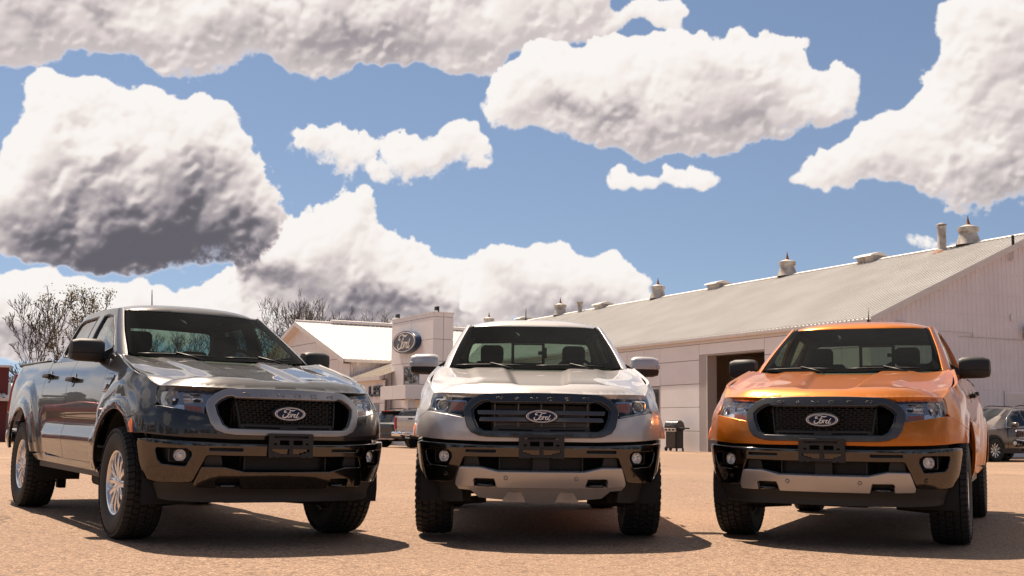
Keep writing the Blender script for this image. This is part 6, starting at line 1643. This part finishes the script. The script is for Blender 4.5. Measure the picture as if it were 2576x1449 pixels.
def cabin(parent, cfg):
    e = empty('cabin_interior'); e.parent = parent
    def dash():
        m = MB()
        prof = [(.40, 1.20), (.50, 1.285), (.62, 1.320), (.80, 1.325), (.92, 1.30), (.96, 1.22), (.98, .95), (.40, .95)]
        n = 16; V = []; F = []
        for k in range(n + 1):
            x = -.72 + 1.44 * k / n; hump = .03 * math.exp(-((x - .36) / .15) ** 2)
            for i, (y, z) in enumerate(prof): V.append((x, y, z + (hump if 1 < i < 5 else 0)))
        L = len(prof)
        for k in range(n):
            for i in range(L - 1): F.append((k * L + i, (k + 1) * L + i, (k + 1) * L + i + 1, k * L + i + 1))
        m.add(V, F); return m.mesh('dashboard', CABIN_DARK, 'auto')
    obj('dashboard', cached('dash', dash, CABIN_DARK), e)
    def wheel():
        m = MB(); M = Matrix.Translation((.365, 1.08, 1.265)) @ Matrix.Rotation(math.radians(-24), 4, 'X')
        pts = [(.185 * math.cos(t), 0, .185 * math.sin(t)) for t in np.linspace(0, 2 * math.pi, 33)]; m.tube(pts, .015, 8, False, M)
        m.rbox((0, -.01, -.02), (.15, .05, .12), .02, M); m.cbox((0, 0, .0), (.34, .02, .03), M); m.cbox((0, 0, -.1), (.05, .02, .16), M); return m.mesh('steering_wheel', CABIN_DARK, 'auto')
    obj('steering_wheel', cached('swheel', wheel, CABIN_DARK), e)
    def seat(w, hr):
        m = MB(); V = []; F = []
        for i, (z, y, hw, th) in enumerate(((.75, 1.35, w * .95, .08), (1.0, 1.40, w, .09), (1.25, 1.45, w * .98, .085), (1.33, 1.475, w * .84, .07), (1.385, 1.485, w * .55, .045))):
            for k in range(16):
                t = 2 * math.pi * k / 16; c, q = math.cos(t), math.sin(t); V.append((abs(c) ** .5 * (1 if c > 0 else -1) * hw, y + abs(q) ** .6 * (1 if q > 0 else -1) * th, z))
        for i in range(4):
            for k in range(16): F.append((i * 16 + k, i * 16 + (k + 1) % 16, (i + 1) * 16 + (k + 1) % 16, (i + 1) * 16 + k))
        F.append(tuple(64 + k for k in range(16))); m.add(V, F)
        m.rbox((0, 1.20, .78), (w * 1.9, .5, .16), .05); return m.mesh('seat_back', SEAT, 'auto')
    def head(w, h, z):
        m = MB(); m.rbox((0, 1.50, z), (w, .10, h), .045, seg=4)
        for x in (-.05, .05): m.tube([(x, 1.49, z - h / 2 - .06), (x, 1.49, z - h / 2 + .02)], .006, 6)
        return m.mesh('headrest', SEAT, 'auto')
    for x in (-.375, .375):
        q = empty('front_seat', (x, 0, 0)); q.parent = e
        obj('seat_back', cached('seatb', lambda: seat(.245, 0), SEAT), q); obj('headrest', cached('head', lambda: head(.21, .17, 1.485), SEAT), q)
    q = empty('rear_bench'); q.parent = e
    def bench():
        m = MB(); m.rbox((0, 2.46, 1.08), (1.3, .14, .62), .05, seg=3); return m.mesh('bench_back', SEAT, 'auto')
    obj('bench_back', cached('bench', bench, SEAT), q)
    for x, w, h in ((-.42, .24, .10), (0, .22, .08), (.42, .24, .10)):
        def rh(w=w, h=h):
            m = MB(); m.rbox((0, 2.47, 1.435 - (.11 - h) / 2), (w, .09, h), .035, seg=3); return m.mesh('headrest', SEAT, 'auto')
        obj('headrest', cached('rh%.2f' % h, rh, SEAT), q, loc=(x, 0, 0))
    def pod():
        m = MB(); m.prism(fillet([(-.12, -.055), (.12, -.055), (.16, .055), (-.16, .055)], .02), -.035, .0); return m.mesh('camera_pod', BLACK_SOFT, False)
    M = frame_at(GH, -.02, 1.655, -.012); o = obj('camera_pod', cached('campod', pod, BLACK_SOFT), e); o.matrix_local = M
    def rvm():
        m = MB(); m.rbox((0, 1.17, 1.605), (.26, .03, .065), .02, seg=3); m.tube([(0, 1.15, 1.66), (0, 1.165, 1.62)], .012, 8); return m.mesh('rear_view_mirror', BLACK_SOFT, 'auto')
    obj('rear_view_mirror', cached('rvm', rvm, BLACK_SOFT), e, loc=(.1, .05, .02))
    if cfg['sticker']:
        m = MB(); m.rbox((-.60, .60, 1.345), (.10, .004, .014), .002); m.obj('dash_tag', LIME, e)
    return e

def build_truck(cfg):
    """one crew cab pickup; cfg chooses paint, grille and trim"""
    X, Y, yaw = cfg['pose']; rr, pp = cfg['tilt']
    mw = Matrix.Translation((X, Y, 0)) @ Matrix.Rotation(yaw, 4, 'Z') @ Matrix(((1, 0, -rr, 0), (0, 1, pp, 0), (rr, -pp, 1, 0), (0, 0, 0, 1)))
    T = empty('pickup_truck', mw=mw, label=cfg['label'], category='pickup truck', group='pickup trucks lined up on the lot')
    pm = cfg['paint']; K = lambda k: k
    cpanel('front_fascia', SK, both(FAS), pm, T, 'fas', res=.022, depth=.02, bev=.005)
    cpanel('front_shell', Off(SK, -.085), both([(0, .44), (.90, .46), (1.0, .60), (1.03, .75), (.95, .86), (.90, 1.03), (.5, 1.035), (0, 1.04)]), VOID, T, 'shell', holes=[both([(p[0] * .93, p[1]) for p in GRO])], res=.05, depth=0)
    h = cpanel('hood', HD, [(x, float(_yf(abs(x)))) for x in np.linspace(-.782, .782, 41)] + [(float(_xe(y)) - .008, y) for y in np.linspace(-.44, .46, 12)] + [(x, .47 - .075 * (1 - (x / .78) ** 2)) for x in np.linspace(.76, -.76, 17)] + [(-float(_xe(y)) + .008, y) for y in np.linspace(.46, -.44, 12)], pm, T, 'hood', res=.022, depth=.03, bev=.006)
    m = cached('cowl', lambda: panel_mesh('cowl', HD, [(-.74, .44), (-.3, .36), (.3, .36), (.74, .44), (.72, .60), (.3, .52), (-.3, .52), (-.72, .60)], BLACK, off=-.018, res=.05, depth=.03, bev=0), BLACK); obj('cowl', m, T)
    for s in (-1, 1):
        sg = lambda p: [(s * q[0], q[1]) for q in p]
        cpanel('fender', SK, sg(FEN), pm, T, ('fen', s), res=.024, depth=.02, bev=.005)
        for nm, poly, hy, hz in (('front_door', DOOR_F, 1.475, 1.135), ('rear_door', DOOR_R, 2.40, 1.180)):
            d = cpanel(nm, SK, sg(poly), pm, T, (nm, s), res=.03, depth=.02, bev=.004)
            M = frame_at(SK, s * yz(hy, hz)[0], hz)
            def hnd():
                m = MB(); m.rbox((0, .0, .038), (.235, .036, .022), .009, seg=3); m.rbox((.09, 0, .018), (.04, .032, .04), .008); m.rbox((-.095, 0, .018), (.035, .03, .04), .008); return m.mesh('door_handle', BLACK_SOFT, 'auto')
            o = obj('door_handle', cached('hnd', hnd, BLACK_SOFT), d); o.matrix_local = M
            def cup():
                m = MB(); m.lathe([(.001, .0015), (.042, .002), (.048, .0035), (.050, .001)], 20, M=Matrix.Diagonal((1.0, 1.15, 1, 1))); return m.mesh('handle_cup', BLACK_GLOSS, True)
            o = obj('handle_cup', cached('cup', cup, BLACK_GLOSS), d); o.matrix_local = M @ Matrix.Translation((-.01, 0, .001))
            w = FWIN if nm == 'front_door' else RWIN
            cpanel('window_glass', GH, sg(lens_shrink(w, 1.01)), SIDE_GLASS if nm == 'front_door' else PRIVACY, d, (nm + 'g', s), res=.06, off=-.012, depth=0)
            fr = [tuple(np.mean(np.array(w), 0) + (np.array(p) - np.mean(np.array(w), 0)) * k) for p, k in zip(w, [1.07] * len(w))]
            cpanel('window_seal', GH, sg(fr), BLACK, d, (nm + 's', s), holes=[sg(w)], res=.04, off=.003, depth=.02, bev=.002)
        # pillar between the doors
        cpanel('door_pillar', GH, sg([gyz(1.635, 1.335), gyz(1.765, 1.338), gyz(1.745, 1.69), gyz(1.60, 1.69)]), BLACK_GLOSS, T, ('bp', s), res=.05, off=.002, depth=.02, bev=.002)
        cpanel('window_ledge', GH, sg([gyz(.60, 1.292), gyz(2.62, 1.314), gyz(2.50, 1.345), gyz(2.40, 1.340), gyz(.70, 1.325)]), pm, T, ('ledge', s), res=.05, off=.012, depth=.02, bev=.005)
        b = cpanel('bed_side', SK, sg(BED), pm, T, ('bed', s), res=.03, depth=.02, bev=.005)
        m = MB(); m.tube([(s * .80, y, 1.327) for y in (2.80, 3.2, 4.1)], .018, 8); m.obj('bed_rail_cap', BLACK_SOFT, b, smooth=True)
        cpanel('rocker_panel', SK, sg(ROCK), pm, T, ('rock', s), res=.05, off=-.008, depth=.05, bev=.006)
        m = MB(); m.box((s * .84 - .03, .52, .40), (s * .84 + .03, 2.6, .45)); m.obj('sill_step', BLACK, T)
        # fender vent badge and side marker
        V = [(s * yz(y, z)[0], z) for y, z in ((.50, 1.168), (.27, 1.155), (.33, 1.048), (.525, 1.030))]
        f = cpanel('fender_vent', SK, fillet(V, .012), BLACK_GLOSS, T, ('vent', s), res=.03, off=.006, depth=.012, bev=.004)
        V2 = [(s * yz(y, z)[0], z) for y, z in ((.475, 1.090), (.40, 1.086), (.415, 1.050), (.48, 1.046))]
        cpanel('trim_badge', SK, V2, SATIN_GREY, f, ('vb', s), res=.03, off=.013, depth=.005, bev=.001)
        def vl():
            m = MB()
            for k, ch in enumerate(range(6)):
                y = .475 - k * .032 if s < 0 else .32 + k * .028; z = 1.125
                if True:
                    M = frame_at(SK, s * yz(y, z)[0], z, .013); m.cbox((0, 0, 0), (.004, .018, .002), M @ Matrix.Translation((-.008, 0, 0))); m.cbox((0, 0, 0), (.018, .004, .002), M @ Matrix.Translation((0, .008, 0))); m.cbox((0, 0, 0), (.014, .004, .002), M)
            return m.mesh('vent_lettering', SATIN_GREY, False)
        obj('vent_lettering', cached(('vl', s), vl, SATIN_GREY), f)
        MK = [(s * u, z) for u, z in ((1.172, .838), (1.135, .808), (1.098, .752), (1.130, .750), (1.168, .80))]
        cpanel('side_marker', SK, MK, AMBER, T, ('mk', s), res=.02, off=.004, depth=.006, bev=.003)
        # wheel arch liners
        for yw in (0, YR):
            def liner(yw=yw):
                m = MB(); V = []; F = []; n = 20
                for k in range(n + 1):
                    a = math.radians(-12 + 204 * k / n); r = ARCH + .012
                    for x in (.875, .70, .50): V.append((s * x, yw + r * math.cos(a), ZW + r * math.sin(a)))
                for k in range(n):
                    for i in range(2): F.append((k * 3 + i, (k + 1) * 3 + i, (k + 1) * 3 + i + 1, k * 3 + i + 1))
                m.add(V, F); return m.mesh('arch_liner', VOID, True)
            obj('arch_liner', cached(('lin', s, yw), liner, VOID), T)
        headlight(T, s, cfg['led'], s)
        side_mirror(T, s, cfg['mirror'], cfg['mirror_lamp'])
        make_wheel(T, s * .792, 0, s, cfg['tread'], cfg['steer'], .3 * s); make_wheel(T, s * .792, YR, s, cfg['tread'], 0, .9 * s)
        # tail lamp
        tl = [(s * yz(y, z)[0], z) for y, z in ((4.238, .86), (4.238, 1.245), (4.06, 1.235), (4.10, 1.05), (4.13, .87))]
        cpanel('tail_lamp', SK, tl, RED_LENS, T, ('tl', s), res=.03, off=.014, depth=.02, bev=.004)
    m = MB(); m.rbox((0, 4.255, .96), (1.44, .05, .58), .02); m.obj('tailgate', pm, T)
    m = MB(); m.rbox((0, 4.33, .62), (1.70, .14, .16), .04, seg=3); m.obj('rear_bumper', CHROME, T, smooth='auto')
    m = MB(); m.box((-.80, 2.82, .74), (.80, 4.20, .78)); m.box((-.79, 2.80, .74), (.79, 2.84, 1.30)); m.obj('bed_floor', BLACK_SOFT, T)
    # cab shell: pillars round the glass, roof, glass
    wsl = lens_shrink(both(WS), 1.0)
    edge = [(.708, 1.318), (.742, 1.345), (.757, 1.53), (.757, 1.728)]
    for s in (-1, 1):
        sg = lambda p: [(s * q[0], q[1]) for q in p]
        cpanel('cab_side', GH, sg([(.742, 1.305)] + [gyz(2.60, 1.312), (2.96, 1.315), (2.94, 1.738)] + [(2.1, 1.742), (1.2, 1.742), (.762, 1.735), (.757, 1.53), (.742, 1.345)]), pm, T, ('cab', s), holes=[sg(FWIN), sg(RWIN)], res=.03, depth=.02, bev=.004)
        cpanel('pillar_trim', Off(GH, -.035), sg([(.765, 1.30)] + [gyz(2.60, 1.305), (2.96, 1.305), (2.94, 1.725)] + [(2.1, 1.73), (1.2, 1.73), (.775, 1.725), (.77, 1.53), (.762, 1.345)]), TRIM_GREY, T, ('trim', s), holes=[sg(lens_shrink(FWIN, .98)), sg(lens_shrink(RWIN, .98))], res=.06, depth=0)
    ws = cpanel('windscreen', GH, both(WS), WINDSCREEN, T, 'ws', res=.05, off=-.004, depth=0)
    band = both([(0, 1.350), (.45, 1.354), (.615, 1.372), (.668, 1.41), (.698, 1.53), (.696, 1.650), (.65, 1.682), (.45, 1.695), (.28, 1.694), (.17, 1.655), (.15, 1.612), (.10, 1.605), (0, 1.605)])
    cpanel('windscreen_border', GH, both([(p[0] * 1.012, p[1] + (.004 if p[1] > 1.5 else -.004)) for p in WS]), FRIT, ws, 'wsb', holes=[band], res=.03, off=-.009, depth=0)
    for x0, x1, dy in ((-.66, -.10, 0), (.0, .56, 0)):
        def wip(x0=x0, x1=x1):
            m = MB(); L = []
            for t in np.linspace(0, 1, 7):
                x = x0 + (x1 - x0) * t; P = GH(np.array([x]), np.array([1.316 + .008 * math.sin(t * 3.1)]))[0] + snorm(GH, np.array([x]), np.array([1.33]))[0] * .016; L.append(P)
            m.tube(L, .006, 6); P = L[3]; m.tube([P + np.array([0, -.004, .012]), P + np.array([.12, -.05, -.016]), P + np.array([.2, -.09, -.045])], .007, 6); return m.mesh('wiper', BLACK, True)
        obj('wiper', cached(('wip', x0), wip, BLACK), T)
    # rear window with sliding centre pane frame
    _ru = np.linspace(2.86, 3.657, 300)
    rx = lambda x, z: (float(np.interp(-x, -GH.base(_ru, np.full_like(_ru, z))[:, 0], _ru)), z)
    RW = fillet([rx(.0, 1.37), rx(.56, 1.375), rx(.61, 1.42), rx(.63, 1.53), rx(.598, 1.655), rx(.56, 1.672), rx(.0, 1.684)], .015)
    RW = [q for q in RW if q[0] < 3.65]
    rwf = RW + [(2 * 3.657 - u, z) for u, z in RW[::-1]]
    class Rear:
        def __call__(s_, u, v):
            u = np.asarray(u, float); v = np.asarray(v, float); P = GH(np.minimum(u, 2 * 3.657 - u), v); P = np.array(P); P[..., 0] = np.where(u > 3.657, -P[..., 0], P[..., 0]); return P
    RS = Rear()
    cpanel('cab_rear', RS, [(2.92, 1.30), (4.394, 1.30), (4.394, 1.738), (2.92, 1.738)], pm, T, 'cr', holes=[rwf], res=.05, depth=.02, bev=.004)
    cpanel('rear_trim', Off(RS, -.03), [(2.92, 1.30), (4.394, 1.30), (4.394, 1.73), (2.92, 1.73)], CABIN_DARK, T, 'crt', holes=[rwf], res=.08, depth=0)
    cpanel('rear_glass', RS, rwf, SIDE_GLASS, T, 'rg', res=.08, off=-.012, depth=0)
    if cfg['slider']:
        for x in (-.172, .138):
            m = MB(); m.cbox((x, 2.655, 1.53), (.030, .02, .34)); m.obj('slider_post', BLACK, T)
        m = MB(); m.cbox((-.017, 2.655, 1.672), (.34, .02, .03)); m.cbox((-.017, 2.655, 1.47), (.34, .02, .012)); m.cbox((.115, 2.63, 1.575), (.06, .03, .035)); m.cbox((.15, 2.63, 1.575), (.045, .03, .11)); m.obj('slider_frame', BLACK, T)
    # roof
    class Roof:
        def __call__(s_, u, v):
            u = np.asarray(u, float); v = np.asarray(v, float); yc, b, a = 1.88, .675, .628
            d = np.clip((np.abs(u / a) ** 4.5 + np.abs((v - yc) / b) ** 4.5) ** (1 / 4.5), 0, .9995)
            z = 1.712 + .045 * np.sqrt(1 - d ** 6) + .052 * (1 - np.abs(u / a) ** 2.2 * .75 - np.abs((v - yc) / b) ** 2 * .25) * (1 - d ** 8); return np.stack([u, v, z], -1)
    ro = []
    for k in range(72):
        t = 2 * math.pi * k / 72; c, q = math.cos(t), math.sin(t); ro.append((.995 * .628 * abs(c) ** (2 / 4.5) * (1 if c > 0 else -1), 1.88 + .995 * .675 * abs(q) ** (2 / 4.5) * (1 if q > 0 else -1)))
    cpanel('roof', Roof(), ro, pm, T, 'roof', res=.03, depth=.02, bev=0)
    obj('headliner', cached('hdl', lambda: panel_mesh('headliner', Roof(), [(p[0] * .95, 1.88 + (p[1] - 1.88) * .95) for p in ro], HEADLINER, off=-.03, res=.1, depth=0), HEADLINER), T)
    for s in (-1, 1):
        m = MB(); m.tube([Roof()(np.array([s * xx]), np.array([yy]))[0] + np.array([0, 0, -.002]) for xx, yy in ((.545, 1.225), (.562, 1.28), (.570, 1.40), (.574, 1.75), (.574, 2.3), (.558, 2.49))], .010, 6); m.obj('roof_moulding', BLACK, T, smooth=True)
    m = MB(); m.tube([(0, 2.30, 1.80), (0, 2.345, 2.02)], [.006, .004], 6); m.tube([(0, 2.28, 1.79), (0, 2.30, 1.815)], .018, 8); o = m.obj('antenna', BLACK, T, smooth=True, loc=(cfg['antenna'], 0, 0))
    cabin(T, cfg)
    grille(T, cfg['grille'], cfg['ring'], cfg['bars']); front_bumper(T, cfg); plate_bracket(T)
    # radiator and dark structure behind the openings
    m = MB(); m.box((-.36, -.74, .78), (.36, -.72, 1.03))
    for k in range(26): m.cbox((0, -.745, .79 + k * .0092), (.70, .008, .0035))
    m.obj('radiator', RADIATOR, T)
    def under():
        m = MB(); m.box((-.62, -.70, .42), (.62, .55, .95)); m.box((-.70, .56, .42), (.70, 2.45, .60)); m.box((-.78, 2.45, .55), (.78, 4.2, .74))
        for s in (-1, 1): m.box((s * .45 - .05, -.78, .36), (s * .45 + .05, 4.3, .46))
        return m.mesh('chassis', VOID, False)
    obj('chassis', cached('under', under, VOID), T)
    def axle():
        m = MB(); m.tube([(-.70, YR, ZW), (-.16, YR, ZW), (-.12, YR, ZW), (.12, YR, ZW), (.16, YR, ZW), (.70, YR, ZW)], [.045, .05, .13, .13, .05, .045], 14); m.tube([(-.68, -.0, .36), (.68, 0, .36)], .03, 8)
        m.rbox((0, -.1, .33), (.5, .5, .14), .03); m.tube([(.05, .2, .40), (.05, 3.1, .39)], .04, 8); m.rbox((-.35, 1.6, .34), (.4, 1.0, .16), .04); m.rbox((.4, 1.9, .36), (.3, .5, .1), .03)
        for s in (-1, 1):
            m.tube([(s * .5, YR - .6, .42), (s * .55, YR, ZW - .03), (s * .5, YR + .6, .46)], .03, 6); m.tube([(s * .42, YR + .1, .30), (s * .45, YR + .25, .62)], .03, 8)
            m.tube([(s * .40, .06, .26), (s * .70, .0, .24)], .03, 8); m.tube([(s * .55, .12, .30), (s * .52, .12, .75)], .035, 8)
            m.rbox((s * .55, YR - .05, .24), (.07, .12, .14), .01)
        return m.mesh('axles', STEEL_DARK, 'auto')
    obj('axles', cached('axle', axle, STEEL_DARK), T)
    return T

TRUCKS = [
 dict(pose=(-2.0230, 8.8844, .58229), tilt=(-.010738, -.009442), paint=P_GREY, label='dark grey pickup truck with silver-rimmed grille, angled to show its doors and alloy wheels',
      bumper=BUMPER_GREY, skid=BUMPER_GREY, ring=RING_SILVER, bars=SATIN_GREY, grille='mesh', led=False, mirror=BLACK_SOFT, mirror_lamp=False, sensors=False, radar=False, dam=True, tread=0, steer=0.0, slider=False, sticker=True, antenna=-.05),
 dict(pose=(.21375, 9.33329, .009442), tilt=(0, 0), paint=P_SILVER, label='silver-white pickup truck facing the camera with two-bar grille and silver skid plate',
      bumper=BUMPER_GREY, skid=SATIN_SILVER, ring=RING_DARK, bars=BAR_DARK, grille='bar', led=True, mirror=P_SILVER, mirror_lamp=True, sensors=True, radar=True, dam=False, tread=1, steer=0.0, slider=True, sticker=True, antenna=-.05),
 dict(pose=(2.57755, 9.24151, -.41393), tilt=(0, 0), paint=P_ORANGE, label='bright orange pickup truck with dark mesh grille and black door mirrors',
      bumper=BUMPER_GREY, skid=SATIN_SILVER, ring=RING_GREY, bars=RING_DARK, grille='mesh', led=False, mirror=BLACK_SOFT, mirror_lamp=False, sensors=True, radar=True, dam=True, tread=0, steer=0.0, slider=True, sticker=True, antenna=-.05),
]
for c in TRUCKS: build_truck(c)
